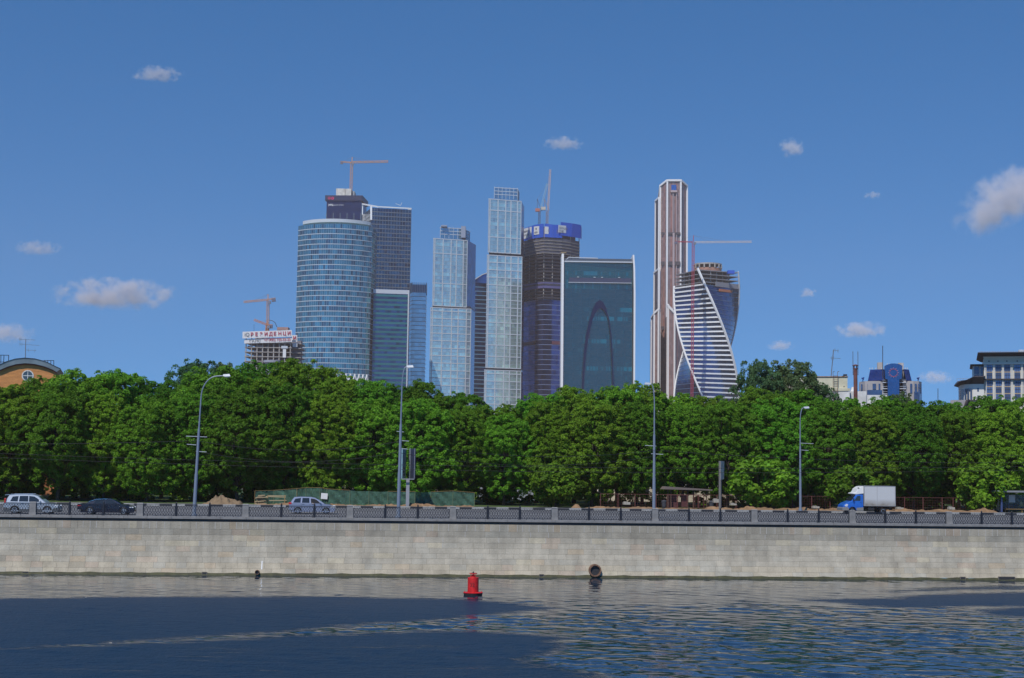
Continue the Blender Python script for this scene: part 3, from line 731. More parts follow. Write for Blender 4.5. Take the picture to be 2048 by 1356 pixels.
band(rt, ring, zy(576), 6.5, .8, mat('mauve sheeting', S(88, 86, 136), .7), 'sheeting_band')
for i in range(5):
    z = zy(505 - i * 6.2); band(rt, ring, z, 3.0, .3, mat('brown netting', (.07, .075, .11), .9, noise=(.2, .3, 4)), 'netting'); band(rt, ring, z - .9, .9, .9, m_conc, 'floor_slab', (.6, .58, .58))
cl = MB()
for p in ring[:8]:
    cl.bar((p[0], p[1] + .5, zg), (p[0], p[1] + .5, zy(455)), .9)
cl.build('columns', m_conc, rt)
for y in (688,): band(rt, ring, zy(y), 3.6, .6, mat('red brown band', S(104, 62, 74), .7), 'louvre_band', edges=(0, 1, 4, 5))
mb_b = mat('screen blue', S(20, 82, 190), .6); m_wp = mat('white panel', (.62, .62, .62), .6)
def screen(a, b, yt0, yb0, yt1, yb1, off=1.3):
    e = Vector((b.x - a.x, b.y - a.y)); n_ = Vector((e.y, -e.x)).normalized() * off; k = MB()
    z = [zat(0, 0, 1)] * 0
    ta, tb = P_z(a, yb0), P_z(b, yb1); ua, ub = P_z(a, yt0), P_z(b, yt1); th = n_ * .25
    k.hexa([(a.x + n_.x, a.y + n_.y, ta), (b.x + n_.x, b.y + n_.y, tb), (b.x + n_.x - th.x, b.y + n_.y - th.y, tb), (a.x + n_.x - th.x, a.y + n_.y - th.y, ta), (a.x + n_.x, a.y + n_.y, ua), (b.x + n_.x, b.y + n_.y, ub), (b.x + n_.x - th.x, b.y + n_.y - th.y, ub), (a.x + n_.x - th.x, a.y + n_.y - th.y, ua)])
    return k
def P_z(p, y):
    # height of picture row y at the map position of p
    x = 1024 + (p.x / p.y) * F_PX; return P(x, y, p.y).z
for a, b, t0, b0, t1, b1 in ((lf[0], lf[1], 457, 483, 453.5, 479.5), (lf[1], lf[2], 453.4, 479.4, 449.5, 476.5), (lf[2], lf[3], 449.4, 476.4, 447.4, 474.5), (lf[3], rf[0], 447.3, 474.5, 449.4, 475.5), (rf[0], rf[1], 449.5, 475.5, 450.5, 476.4)):
    screen(a, b, t0, b0, t1, b1).build('blue_screen', mb_b, rt)
q117 = P(1118, 600, D + 5)
for a, b, t0, b0, t1, b1 in ((q117, rf[2], 444.5, 471, 447, 474), (rf[2], rf[3], 447, 474, 450, 477)):
    screen(a, b, t0, b0, t1, b1, 2.0).build('blue_screen', mb_b, rt)
screen(rf[3], P(1158.5, 600, D + 60), 450, 477, 455, 478, 2.0).build('blue_screen', mb_b, rt)
def panel(x0, x1, y0, y1, x2, y2, y3, a, b, off, words):
    """white panel lying on the straight run a-b, between picture columns x0 and x1"""
    e = Vector((b.x - a.x, b.y - a.y)); ax, bx = 1024 + a.x / a.y * F_PX, 1024 + b.x / b.y * F_PX
    f = lambda x: a.lerp(b, (x - ax) / (bx - ax)); pa, pb = f(x0 + 0.0), f(x1)
    k = screen(pa, pb, y0, y1, y2, y3, off); k.build('white_panel', m_wp, rt)
    an = math.atan2(e.y, e.x); n_ = Vector((e.y, -e.x)).normalized() * (off + .12)
    for (w_, x, y, sz, col, bold, sx) in words:
        p = f(x); slope = math.atan2(P_z(pb, y2) - P_z(pa, y0), (pb - pa).length) * .9
        text(w_, sz, mat('sign ' + col, {'navy': (.02, .03, .10), 'grey': (.16, .17, .22)}[col], .6), rt, (p.x + n_.x, p.y + n_.y, P_z(p, y)), (R(90), 0, an), bold=bold, sx=sx)
OX = -5.2   # picture columns are given where the building meets the horizon row
panel(1050 + OX, 1068.5 + OX, 458.5, 479.5, 0, 453.5, 473, lf[0], lf[2], 1.7, [('RENAISSANCE', 1050.5 + OX, 466.5, 3.0, 'navy', .04, .62), ('CONSTRUCTION', 1050.5 + OX, 473.5, 2.6, 'grey', 0, .68)])
panel(1072.5 + OX, 1083 + OX, 453.5, 470, 0, 452.5, 468.8, lf[2], lf[3], 1.7, [('AEON', 1073.5 + OX, 467.5, 2.9, 'navy', .05, .6), ('Ф', 1075.3 + OX, 461, 4.0, 'navy', .0, .8)])
panel(1091.5 + OX, 1117.5 + OX, 453.5, 468, 0, 455, 469.5, lf[3], rf[1], 1.7, [('БАШНЯ ФЕ', 1098 + OX, 463.5, 3.6, 'grey', .0, .95), ('МО', 1111.5 + OX, 468, 2.6, 'grey', 0, 1)])
panel(1118 + OX, 1133 + OX, 450.5, 465, 0, 452, 466.5, q117, rf[2], 2.3, [('ДЕРАЦИЯ', 1118.3 + OX, 458, 3.2, 'grey', 0, .8), ('СКВА', 1118.5 + OX, 463.5, 2.4, 'grey', 0, 1)])
settle(rt, ring)

# ---- dark teal slab with the arch ------------------------------------------
D = 1440
rt = tower('teal_slab_tower', None, 'wide dark teal glass slab with an arch in its face and white edge fins')
q = [P(1128, 640, D), P(1264.5, 640, D + 4)]
ring = [(q[0].x, q[0].y), (q[1].x, q[1].y), (q[1].x + 2, q[1].y + 26), (q[0].x + 1, q[0].y + 26)]; RG = lambda z: ring
zt = zat(1195, 524, D); fl = levels(GZ, zt, 46); rn = random.Random(12); sk = MB(); k = 56
a, b = Vector(ring[0]), Vector(ring[1])
for fi, (za, zb) in enumerate(zip(fl[:-1], fl[1:])):
    y = 524 + (zt - za) / (zt - GZ) * 400
    for q_ in range(k):
        t = .93 + .14 * rn.random(); tt = (t, t, t); up = fi > 39
        if up: tt = (1.25 * t, 1.3 * t, 1.1 * t)
        s = q_ / k
        if (fi in (16, 28, 33) and .3 < s < .95 and rn.random() < .5 and s < .2 + fi * .022) or (fi == 43 and .30 < s < .48) or (fi == 22 and s > .33 and rn.random() < .7) or (fi == 12 and rn.random() < .45) or (fi == 35 and s > .82): tt = (1.4 * t, 2.2 * t, 1.9 * t)
        elif rn.random() < .03: tt = (1.3 * t, 1.5 * t, 1.35 * t)
        if up and q_ % 7 == 2 and fi in (40, 41, 43): tt = (1.6 * t, 2.2 * t, 1.9 * t)
        p, r_ = a.lerp(b, s), a.lerp(b, (q_ + 1) / k); sk.face([(*p, za), (*r_, za), (*r_, zb), (*p, zb)], tt)
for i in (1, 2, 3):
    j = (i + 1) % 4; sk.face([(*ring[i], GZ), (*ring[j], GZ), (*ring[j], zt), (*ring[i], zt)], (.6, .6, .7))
sk.face([(*p, zt) for p in ring])
m_tl = glass('dark teal glass', (.018, .115, .135), .2); sk.build('glass_face', m_tl, rt)
for z in fl[1:-1]: band(rt, ring, z, .3, .12, mat('teal line', S(42, 84, 104), .4, .4), edges=[0])
mullions(rt, RG, GZ, zt, 8.6, .25, .15, mat('teal line', (0,) * 3), edges=[0])
X = lambda x, y=640: P(x, y, D).x
mb = MB(); mb.box(X(1138, 560), X(1262.5, 560), D - 1.0, D - .3, zat(1200, 565, D), zat(1200, 556, D)); mb.build('dark_louvre_band', mat('louvre navy', S(44, 56, 88), .6), rt)
mb = MB(); mb.box(X(1137, 560), X(1263, 560), D - 1.3, D - .3, zat(1200, 566.2, D), zat(1200, 565.1, D)); 
for x in (1156, 1189, 1204, 1238): mb.box(X(x - 2, 556), X(x + 2, 556), D - 1.8, D - .3, zat(1200, 555.6, D), zat(1200, 554.4, D))
mb.build('light_trim', m_lt, rt)
mb = MB(); mb.box(X(1129, 520), X(1264, 520), D - .2, D + 24, zt + .01, zat(1195, 517.3, D)); mb.build('roof_parapet', mat('roof grey', S(62, 78, 96), .6), rt)
mb = MB(); mb.box(X(1127, 524), X(1265, 524), D - 1.2, D + 1, zt - .5, zt + .7); mb.bar(P(1133, 519, D), P(1137, 514.5, D), .6); mb.bar(P(1137, 514.5, D + 1), P(1196, 516.5, D + 1), .8)
mb.box(X(1174, 515), X(1188, 515), D + 2, D + 8, zat(1180, 517.3, D), zat(1180, 514.6, D)); mb.box(X(1245, 515), X(1262, 515), D + 2, D + 3, zat(1180, 519, D), zat(1180, 517, D)); mb.build('roof_rail', m_lt, rt)
def fin(xs, w0, name, dd=0.):
    mb = MB()
    for (x0, y0), (x1, y1) in zip(xs[:-1], xs[1:]):
        a_, b_ = P(x0, y0, D + dd), P(x1, y1, D + dd); mb.hexa([(b_.x - w0 / 2, D - 3 + dd, b_.z), (b_.x + w0 / 2, D - 3 + dd, b_.z), (b_.x + w0 / 2, D + 25, b_.z), (b_.x - w0 / 2, D + 25, b_.z), (a_.x - w0 / 2, D - 3 + dd, a_.z), (a_.x + w0 / 2, D - 3 + dd, a_.z), (a_.x + w0 / 2, D + 25, a_.z), (a_.x - w0 / 2, D + 25, a_.z)])
    return mb.build(name, m_wt, rt)
fin([(1125.5, 508), (1123.5, 775), (1123, 920)], 2.2, 'white_edge_fin')
fin([(1266.5, 510.5), (1268.3, 540), (1269, 590), (1268, 775), (1267, 920)], 1.5, 'white_edge_fin')
mb = MB(); p = P(1127.5, 520, D + 3); mb.box(p.x - .4, p.x + .4, D - 1, D + 22, GZ, p.z); p = P(1131, 503, D); mb.box(P(1122, 503, D).x, P(1133, 503, D).x, D + 4, D + 12, zat(1128, 504.8, D), zat(1128, 502.8, D)); mb.build('window_cleaning_cradle', mat('cradle brown', (.25, .18, .10), .7), rt)
# arch: a glazed band standing out of the face
def arch_pts(ax, ay, hw, yb, n=20):
    out = []
    for i in range(n + 1):
        s = -1 + 2 * i / n; y = ay + (yb - ay) * abs(s) ** 2.3; out.append((ax + hw * s * (1 - .0 * s), y))
    return out
oo = [(1160, 905), (1163, 800), (1165, 745), (1168, 700), (1172, 670), (1178.6, 640), (1186, 617), (1192, 605), (1199, 600), (1206, 604), (1212, 616), (1219, 640), (1222.8, 670), (1225.6, 715), (1228.5, 800), (1229.5, 905)]
ii = [(1163, 905), (1166, 800), (1169, 745), (1173, 700), (1178, 670), (1185, 640), (1191.5, 625), (1196.5, 618.5), (1202, 616.6), (1207.5, 620), (1212.5, 628), (1217, 640), (1220.6, 670), (1223.2, 715), (1226, 800), (1227, 905)]
mb = MB()
for i in range(len(oo) - 1):
    A_, B_, C_, D_ = P(*oo[i], D), P(*oo[i + 1], D), P(*ii[i + 1], D), P(*ii[i], D)
    f0 = [(p.x, D - 1.1, max(p.z, GZ)) for p in (D_, C_, B_, A_)]; f1 = [(p.x, D + .5, max(p.z, GZ)) for p in (D_, C_, B_, A_)]
    mb.face(f0); mb.face([f0[3], f0[2], f1[2], f1[3]]); mb.face([f0[1], f0[0], f1[0], f1[1]])
mb.build('arch', glass('arch glass', (.008, .022, .075), .3), rt); settle(rt, ring)

# ---- bronze tower --------------------------------------------------------
D = 1660
rt = tower('bronze_tower', None, 'tallest slender reddish bronze tower with white vertical ribs')
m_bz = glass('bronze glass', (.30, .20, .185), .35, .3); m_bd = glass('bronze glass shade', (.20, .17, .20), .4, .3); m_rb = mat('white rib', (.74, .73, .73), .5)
def prism_tower(cols, ys_top, yb, dark=()):
    """cols: (px, dD) corners of the visible faces; ys_top: roof row at each corner"""
    pts = [P(x, ys_top[i], D + d) for i, (x, d) in enumerate(cols)]
    n = len(pts)
    for i in range(n - 1):
        sk = MB(); a, b = pts[i], pts[i + 1]; L = (b.xy - a.xy).length; k = max(1, round(L / 2.0)); rn = random.Random(i + int(cols[0][0]))
        z0 = max(GZ, P_z(a, yb)); m_rows = 70
        for q in range(k):
            p, r_ = a.lerp(b, q / k), a.lerp(b, (q + 1) / k); row = 0; z = z0
            while z < min(p.z, r_.z) - .1:
                z2 = z + 4.2
                t = .8 + .4 * rn.random(); tz, tr_ = min(z2, p.z), min(z2, r_.z); tt = (t, t, t)
                if (q + i) % 3 == 1: tt = (t * 1.25, t * .9, t * .8)
                sk.face([(p.x, p.y, z), (r_.x, r_.y, z), (r_.x, r_.y, r_.z if z2 > min(p.z, r_.z) - .1 else z2), (p.x, p.y, p.z if z2 > min(p.z, r_.z) - .1 else z2)], tt); z = z2
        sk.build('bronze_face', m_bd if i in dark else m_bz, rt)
        rb = MB(); rb.bar((a.x, a.y - .6, a.z + 1.2), (b.x, b.y - .6, b.z + 1.2), 2.2); rb.build('white_cornice', m_rb, rt)
    for i, p in enumerate(pts):
        rb = MB(); z0 = max(GZ, P_z(p, yb)); rb.bar((p.x, p.y - .3, z0), (p.x, p.y - .3, p.z + 1.8), 1.9, 2.0); rb.build('white_rib', m_rb, rt)
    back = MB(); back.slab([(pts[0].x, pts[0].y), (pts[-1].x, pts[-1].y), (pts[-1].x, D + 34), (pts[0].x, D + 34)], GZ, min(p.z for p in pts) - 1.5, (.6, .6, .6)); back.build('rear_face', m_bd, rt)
prism_tower([(1317.5, 26), (1320.5, 9), (1334.5, 0), (1361.5, 1), (1374, 12)], [396, 374, 363, 363, 374], 930, dark=(0,))
for y, h in ((527, 4.5), (467, 2.5), (656, 3.8)):
    mb = MB(); 
    for xa, xb, d0 in ((1322, 1333, 4), (1336, 1360.5, -.4)): p, q = P(xa, y, D + d0), P(xb, y, D + d0 - .3); mb.hexa([(p.x, p.y - .9, p.z - h / 2), (q.x, q.y - .9, q.z - h / 2), (q.x, q.y, q.z - h / 2), (p.x, p.y, p.z - h / 2), (p.x, p.y - .9, p.z + h / 2), (q.x, q.y - .9, q.z + h / 2), (q.x, q.y, q.z + h / 2), (p.x, p.y, p.z + h / 2)])
    mb.build('dark_technical_floor', mat('technical floor', (.07, .06, .07), .6), rt)
mb = MB(); p, q = P(1342.5, 381, D), P(1352.5, 370, D); mb.box(p.x, q.x, D - .9, D, p.z, q.z); mb.build('sky_opening', mat('opening glass', S(90, 140, 190), .1, .9), rt)
mb = MB(); p, q = P(1341, 385, D), P(1354, 381, D); mb.box(p.x, q.x, D - 2.4, D, p.z, q.z); p = P(1346, 384, D); mb.box(p.x - .5, p.x + .5, D - 1.3, D, zat(1346, 470, D), p.z); p = P(1353, 384, D); mb.box(p.x - .4, p.x + .4, D - 1.3, D, zat(1353, 610, D), p.z)
mb.box(P(1346.5, 615, D).x - 1.1, P(1346.5, 615, D).x + 1.1, D - 1.6, D, zat(1346, 618, D), zat(1346, 466, D)); mb.build('centre_ribs', mat('rose rib', (.42, .33, .33), .5), rt)
# stepped wings at the left
for xs, yt in (([(1311, 24), (1318, 8)], [404, 398]), ([(1308.5, 22), (1318, 6)], [548, 540])):
    prism_tower([(xs[0][0], xs[0][1]), (xs[1][0], xs[1][1])], yt, 930, dark=(0,))
D0 = D; D = 1640
prism_tower([(1303, 18), (1308.5, 4), (1317, 0), (1319.5, 3)], [638, 629, 621, 622], 930, dark=(0,))
D = 1630
prism_tower([(1335, 8), (1336.5, 0), (1349, -4), (1372, 10)], [612, 614, 627, 627], 930)
D = D0; settle(rt, [(P(1340, 600, D).x, D)])

# ---- twisted tower -------------------------------------------------------
D = 1500
rt = tower('twisted_tower', None, 'twisted tower with white floor bands and unfinished open top floors')
cx = P(1413, 680, D + 35).x; cy = D + 35; RR = 64.5 * (D + 35) / F_PX
ztop, zbot = P_z(Vector((cx, D, 0)), 566), P_z(Vector((cx, D, 0)), 800)
def al(z): return R(-11.7 + 90 * (ztop - z) / (ztop - zbot))
def corner(i, z, r=1.0):
    a = al(z) + i * math.pi / 2; sh = (P(1413, 600, D).x - cx) * 0
    return Vector((cx - RR * r * math.cos(a) + sh, cy - RR * r * math.sin(a), z))
rgt = lambda z: [tuple(corner(i, z).xy) for i in range(4)]
NFz = 25; dz = (ztop - zbot) / NFz
nlow = int((zbot - GZ) / dz) + 1; fl = [ztop - 2 - dz * i for i in range(NFz + nlow)][::-1]; fl = [z for z in fl if z > GZ]
# skins, one per side, in small steps so that they twist smoothly
m_tw = glass('steel blue glass', S(64, 98, 138), .16); rn = random.Random(77)
for i in range(4):
    sk = MB()
    for za, zb in zip(fl[:-1], fl[1:]):
        for q in range(12):
            p0, p1 = corner(i, za).lerp(corner(i + 1, za), q / 12), corner(i, za).lerp(corner(i + 1, za), (q + 1) / 12); p2, p3 = corner(i, zb).lerp(corner(i + 1, zb), (q + 1) / 12), corner(i, zb).lerp(corner(i + 1, zb), q / 12)
            t = .75 + .5 * rn.random(); sk.face([p0, p1, p2, p3], (t, t, t))
    sk.build('glass_side', m_tw, rt)
for i in (0, ):
    for z in fl:
        a, b = corner(i, z), corner(i + 1, z); e = (b - a).normalized(); n_ = Vector((e.y, -e.x, 0)); k = MB(); o = n_ * 1.0
        k.hexa([a, b, b - o, a - o] if False else [a + o, b + o, b - o * .2, a - o * .2] + [v + Vector((0, 0, 1.55)) for v in (a + o, b + o, b - o * .2, a - o * .2)]); k.build('white_floor_band', m_wt, rt)
for i in (1, 3):
    k = MB()
    for z in fl:
        a, b = corner(i, z), corner(i + 1, z); e = (b - a).normalized(); n_ = Vector((e.y, -e.x, 0)) * .3
        k.hexa([a + n_, b + n_, b, a] + [v + Vector((0, 0, .5)) for v in (a + n_, b + n_, b, a)])
    k.build('thin_floor_lines', mat('thin steel line', S(92, 120, 150), .5), rt)
zz = levels(GZ, zat(1400, 536, D), 60)
for i, wd in ((0, 2.2), (1, 3.0), (2, 1.6), (3, 2.0)):
    k = MB(); top = {0: zat(1350, 560, D), 1: zat(1400, 536, D), 2: zat(1470, 533, D), 3: zat(1440, 556, D)}[i]
    pts = [corner(i, z, 1.01) for z in zz if z <= top]; k.tube(pts, wd / 2 * .92, 6); k.build('white_spiral_rib', m_wt, rt)
# open slabs
for j, y in enumerate((563, 555, 547, 539)):
    z = ztop + 1 + j * (zat(1413, 540, D) - zat(1413, 566, D)) / 3.2; k = MB()
    k.slab([tuple(p) for p in rgt(z)], z, z + .8); k.build('open_floor_slab', mat('slab grey', (.22, .22, .24), .8), rt)
ztt = z + .8
k = MB(); k.slab([tuple((Vector(p) - Vector((cx, cy))) * .42 + Vector((cx, cy))) for p in rgt(ztop)], ztop - 2, ztt); k.build('inner_core', m_conc, rt)
rn = random.Random(2)
for i in range(4):
    for s in (.2, .4, .6, .8):
        a = corner(i, ztop).lerp(corner(i + 1, ztop), s); a = Vector((cx, cy, 0)).lerp(a, .85); k = MB(); k.bar((a.x, a.y, ztop - 1), (a.x, a.y, ztt), 1.1); k.build('column', m_conc, rt)
k = MB(); rx0, rx1 = P(1388, 525, D + 35), P(1443, 525, D + 35); r0 = (rx1.x - rx0.x) / 2; xc = (rx0.x + rx1.x) / 2
k.lathe([(r0, ztt), (r0, ztt + 5)], 28, (xc, cy, 0)); k.build('brick_drum', mat('brick drum', (.33, .17, .12), .8, noise=(.3, .3, 4)), rt)
k = MB(); k.lathe([(r0 + .3, ztt + 8.6), (r0 + .3, ztt + 10)], 28, (xc, cy, 0))
for j in range(16): a = 2 * math.pi * j / 16; k.bar((xc + r0 * math.cos(a), cy + r0 * math.sin(a), ztt + 4.9), (xc + r0 * math.cos(a), cy + r0 * math.sin(a), ztt + 8.6), 1.3)
k.build('drum_frame', m_conc, rt)
k = MB(); p = corner(2, ztt - 3); k.box(p.x - 14, p.x - 7, p.y - 20, p.y - 12, ztt - 4, ztt - .5); k.build('blue_tarpaulin', mb_b, rt)
k = MB(); a, b = corner(1, ztop - 6), corner(2, ztop - 6); e = (b - a).normalized(); n_ = Vector((e.y, -e.x, 0))
k.bar(a.lerp(b, .35) + n_ * 1.5, a.lerp(b, .75) + n_ * 1.5, 1.0, 2.6); k.build('orange_hoarding', mat('orange boards', (.45, .16, .08), .8), rt)
k = MB(); k.bar(a.lerp(b, .25) + n_ * 1.2 + Vector((0, 0, 6)), b + n_ * 1.2 + Vector((0, 0, 6)), 1.0, 5); k.build('grey_hoarding', mat('hoarding grey', (.24, .24, .27), .8), rt)
settle(rt, [(cx, cy)])

# ---- building under construction at the left --------------------------------
D = 1150
rt = tower('concrete_frame_block', None, 'unfinished concrete frame block with white and red lettered banners at the skyline')
xa, xb = P(489, 700, D).x, P(583, 700, D).x; ya, yb_ = D, D + 30; xc_ = P(600, 700, D).x
zt = zat(540, 668, D); FH = (zat(540, 694, D) - zat(540, 703.2, D))
for i in range(12):
    z = zat(540, 686.5, D) - i * FH
    if z < GZ: break
    k = MB(); k.box(xa, xb, ya, yb_, z, z + .55); k.box(xb, xc_, ya + 6, yb_, z + .1, z + .6); k.build('floor_slab', m_conc, rt)
k = MB(); n = 8
for i in range(n + 1):
    x = xa + 1 + (xb - xa - 2) * i / n
    k.box(x - .4, x + .4, ya + .3, ya + 1.1, GZ, zt - 3); k.box(x - .4, x + .4, yb_ - 3, yb_ - 2.2, GZ, zt - 3)
k.build('columns', m_conc, rt)
k = MB(); k.box(xa + 6, xb - 2, ya + 12, ya + 22, GZ, zt - 2); k.box(xb - 8, xc_ - 1, ya + 12, ya + 20, GZ, zt - 4); k.build('inner_core', mat('core shade', (.17, .165, .19), .85), rt)
rn = random.Random(3)
for i in range(6):
    for j in range(n):
        if rn.random() < .45: k = MB(); x = xa + 1 + (xb - xa - 2) * (j + rn.random() * .4) / n; z = zat(540, 689, D) - i * FH; k.box(x, x + 1.5 + 2 * rn.random(), ya + 3, ya + 3.4, z - FH + .55, z - .4 - rn.random()); k.build('infill_wall', mat('infill', (.30, .30, .34), .8), rt)
m_bn = mat('banner white', (.66, .66, .67), .7); m_rd = mat('banner red', (.42, .03, .07), .6); m_gy = mat('banner grey', (.13, .14, .15), .6)
def banner(x0, x1, yt0, yt1, yb0, yb1, d0, d1):
    a, b, c, e = P(x0, yb0, d0), P(x1, yb1, d1), P(x1, yt1, d1), P(x0, yt0, d0); k = MB()
    k.hexa([a, b, b + Vector((0, .5, 0)), a + Vector((0, .5, 0)), e, c, c + Vector((0, .5, 0)), e + Vector((0, .5, 0))]); return k.build('banner', m_bn, rt)
banner(485, 583.5, 663.5, 660, 677, 673, D - 3, D - 3); banner(488.5, 584, 679, 674.5, 687, 684, D - 2, D - 2)
banner(583.8, 594.5, 670, 670, 683.5, 683.5, D + 3, D + 3); banner(585, 594.5, 685.5, 685.5, 694, 694, D + 4, D + 4)
def word(w_, x, y, sz, m_, dd, sx=1, bold=0.0, rot=.035):
    p = P(x, y, dd); text(w_, sz, m_, rt, (p.x, dd - .15, p.z), (R(90), -rot, 0), sx=sx, bold=bold)
word('iQ', 488.8, 672.3, 3.9, m_gy, D - 3.3, 1.0)
for i, ch in enumerate('РЕЗИДЕНЦИ'): word(ch, 501 + i * 9.2, 672.4 - i * .32, 4.0, m_rd, D - 3.3, .95, .09)
word('И', 585.8, 679.3, 4.0, m_rd, D + 2.7, .95, .09); word('ГАЛС', 498.5, 684.3, 2.8, m_gy, D - 2.3, 1.2, .02); word('+7 (495) 725-55-55', 528, 682.6, 3.1, m_rd, D - 2.3, .86, .03)
k = MB(); p = P(566, 706, D); k.box(p.x, p.x + 2.5, ya - .8, ya - .3, zat(566, 715, D), zat(566, 698, D)); k.build('white_sheet', m_bn, rt)
k = MB(); p = P(563, 697, D); k.box(p.x, p.x + 5, ya - 1.2, ya - .3, p.z, zat(566, 692, D)); k.build('loading_platform', m_lt, rt)
k = MB(); p, q_ = P(555, 661, D + 10), P(577, 655, D + 10); k.box(p.x, q_.x, D + 8, D + 16, zt, p.z + .3, (1, .8, .8)); k.box(p.x, q_.x, D + 7.5, D + 16.5, p.z + .3, q_.z, (1.1, .7, .65)); k.build('formwork_cabin', m_conc, rt)
k = MB(); k.tube([P(539, 640, D + 10), P(545, 641.5, D + 10), P(550, 645, D + 10), P(554, 654, D + 10)], .28, 6); k.build('concrete_boom', mat('boom grey', (.06, .07, .09), .5), rt)
k = MB(); k.tube([P(508, 662, D + 3), P(508, 648.5, D + 3)], .12, 5); k.build('thin_mast', m_dkin, rt)
k = MB(); k.lathe([(7, zat(545, 727, D)), (7, zat(545, 722.5, D))], 24, (P(545, 722, D - 8).x, D - 8, 0)); k.lathe([(5.5, GZ), (5.5, zat(545, 727, D))], 24, (P(545, 722, D - 8).x, D - 8, 0)); k.build('round_stair_tower', mat('stair grey', (.28, .30, .36), .7), rt)
settle(rt, [(xa, ya)])

# ================================================================ cranes
def truss(mb, a, b, w, h, seg, t=.22):
    a, b = Vector(a), Vector(b); d = b - a; L = d.length; d.normalize(); up = Vector((0, 0, 1)) if abs(d.z) < .7 else Vector((0, 1, 0))
    x = d.cross(up).normalized(); y = x.cross(d); n = max(2, round(L / seg)); C = [x * (w / 2 * p) + y * (h / 2 * q) for p, q in ((-1, -1), (1, -1), (1, 1), (-1, 1))]
    for c in C: mb.bar(a + c, b + c, t)
    for i in range(n):
        p, q = a + d * (L * i / n), a + d * (L * (i + 1) / n)
        for j in range(4):
            k, l_ = (j, (j + 1) % 4) if i % 2 else ((j + 1) % 4, j); mb.bar(p + C[k], q + C[l_], t * .7)
            mb.bar(p + C[j], p + C[(j + 1) % 4], t * .6)
def crane(label, D, mast, apex, jib, counter, col, col2=None, w=2.2, t=.3, colm=None, cabin=True):
    """mast/jib/counter: pairs of picture points at distance D"""
    m1 = mat('crane %.2f%.2f' % col[:2], col, .6); rt = empty('tower_crane', (0, 0, 0), 0, label, 'crane')
    k = MB(); truss(k, P(*mast[0], D), P(*mast[1], D), w, w, w * 1.1, t); k.build('mast', mat('mast %.2f%.2f' % (colm or col)[:2], colm or col, .6), rt)
    k = MB(); J0, J1 = P(*jib[0], D), P(*jib[1], D); truss(k, J0, J1, w * .7, w * .7, w * 1.2, t * .9); k.build('jib', mat('jib %.2f%.2f' % (col2 or col)[:2], col2 or col, .6), rt)
    k = MB(); c0, c1 = P(*counter[0], D), P(*counter[1], D); truss(k, c0, c1, w * .6, w * .4, w * 1.5, t * .9); k.build('counter_jib', m1, rt)
    e = (c1 - c0).normalized(); k = MB(); k.bar(c1 - e * 3 - Vector((0, 0, 1.2)), c1 - Vector((0, 0, 1.2)), 2.2, 2.6); k.build('counterweight', mat('counterweight', (.13, .13, .18), .7), rt)
    k = MB(); A = P(*apex, D); k.bar(P(*mast[1], D), A, t * 2.2); k.build('mast_head', m1, rt)
    k = MB(); k.bar(A, J0.lerp(J1, .62), .13); k.bar(A, J0.lerp(J1, .3), .11); k.bar(A, c1 - e * 2, .13); k.build('stay_cables', mat('cable', (.16, .16, .18), .6), rt)
    if cabin: k = MB(); q = P(*mast[1], D); k.box(q.x + .4, q.x + 2.6, q.y - 2.6, q.y - .6, q.z - 2.9, q.z - .6); k.build('cabin', mat('cabin', (.18, .19, .24), .5), rt)
    r0 = P(*mast[0], D); rt.location = r0
    for ch in rt.children: ch.location = -r0
    return rt
OR = (.50, .27, .16)
crane('pale orange crane on the concrete core of the dark sign tower', 1626, ((701.5, 391), (703.5, 326)), (704.5, 314), ((703, 324.5), (776.5, 323)), ((703, 325), (681, 323.5)), OR, w=2.6, t=.36)
crane('taller orange crane above the lettered concrete frame block', 1166, ((535.5, 664), (536, 601)), (536, 588.5), ((535, 599.5), (487, 604)), ((537, 599), (551, 596.5)), OR, w=1.8, t=.3, colm=(.45, .27, .20))
crane('lower orange crane with a tilted jib above the banners', 1161, ((533.5, 664), (535, 650)), (534, 641), ((532, 648.5), (508, 639.5)), ((535, 650), (545, 650.5)), (.48, .20, .10), w=2.0, t=.4)
crane('red and white crane standing in front of the twisted tower', 1470, ((1383, 900), (1386.5, 484)), (1387, 471), ((1389, 484.5), (1503.5, 483.5)), ((1385, 484), (1349, 483)), (.38, .035, .07), (.55, .50, .50), w=2.2, t=.27)
# two luffing cranes on the tower with the blue screens
def luffer(label, D, mast, jib, aframe, cw, cm, cj, w=2.4):
    rt = empty('luffing_crane', (0, 0, 0), 0, label, 'crane')
    k = MB(); truss(k, P(*mast[0], D), P(*mast[1], D), w, w, w * 1.1, .42); k.build('mast', mat('lm%.2f' % cm[0], cm, .6), rt)
    k = MB(); truss(k, P(*jib[0], D), P(*jib[1], D), w * .7, w * .7, w * 1.2, .42); k.build('jib', mat('lj%.2f' % cj[0], cj, .6), rt)
    k = MB(); m0 = P(*mast[1], D); a = P(*aframe, D); k.bar(m0 + Vector((-2.5, 0, 0)), a, .55); k.bar(m0 + Vector((2.5, 0, 0)), a, .55); k.build('back_frame', mat('lm%.2f' % cm[0], cm, .6), rt)
    k = MB(); c = P(*cw, D); k.box(c.x - 3, c.x + 2, D - 2, D + 2, c.z - 1.2, c.z + 2.2); k.build('machinery_deck', mat('machinery %.2f' % cj[1], (.50, .46, .40) if cj[0] > .3 else (.42, .16, .12), .7), rt)
    k = MB(); k.bar(a, P(*jib[1], D), .16); k.bar(P(*jib[1], D) + Vector((1, 0, 0)), P(jib[1][0] + 1, (jib[0][1] + jib[1][1]) / 2, D), .14); k.build('hoist_cables', mat('cable', (0,) * 3), rt)
    r0 = P(*mast[0], D); rt.location = r0
    for ch in rt.children: ch.location = -r0
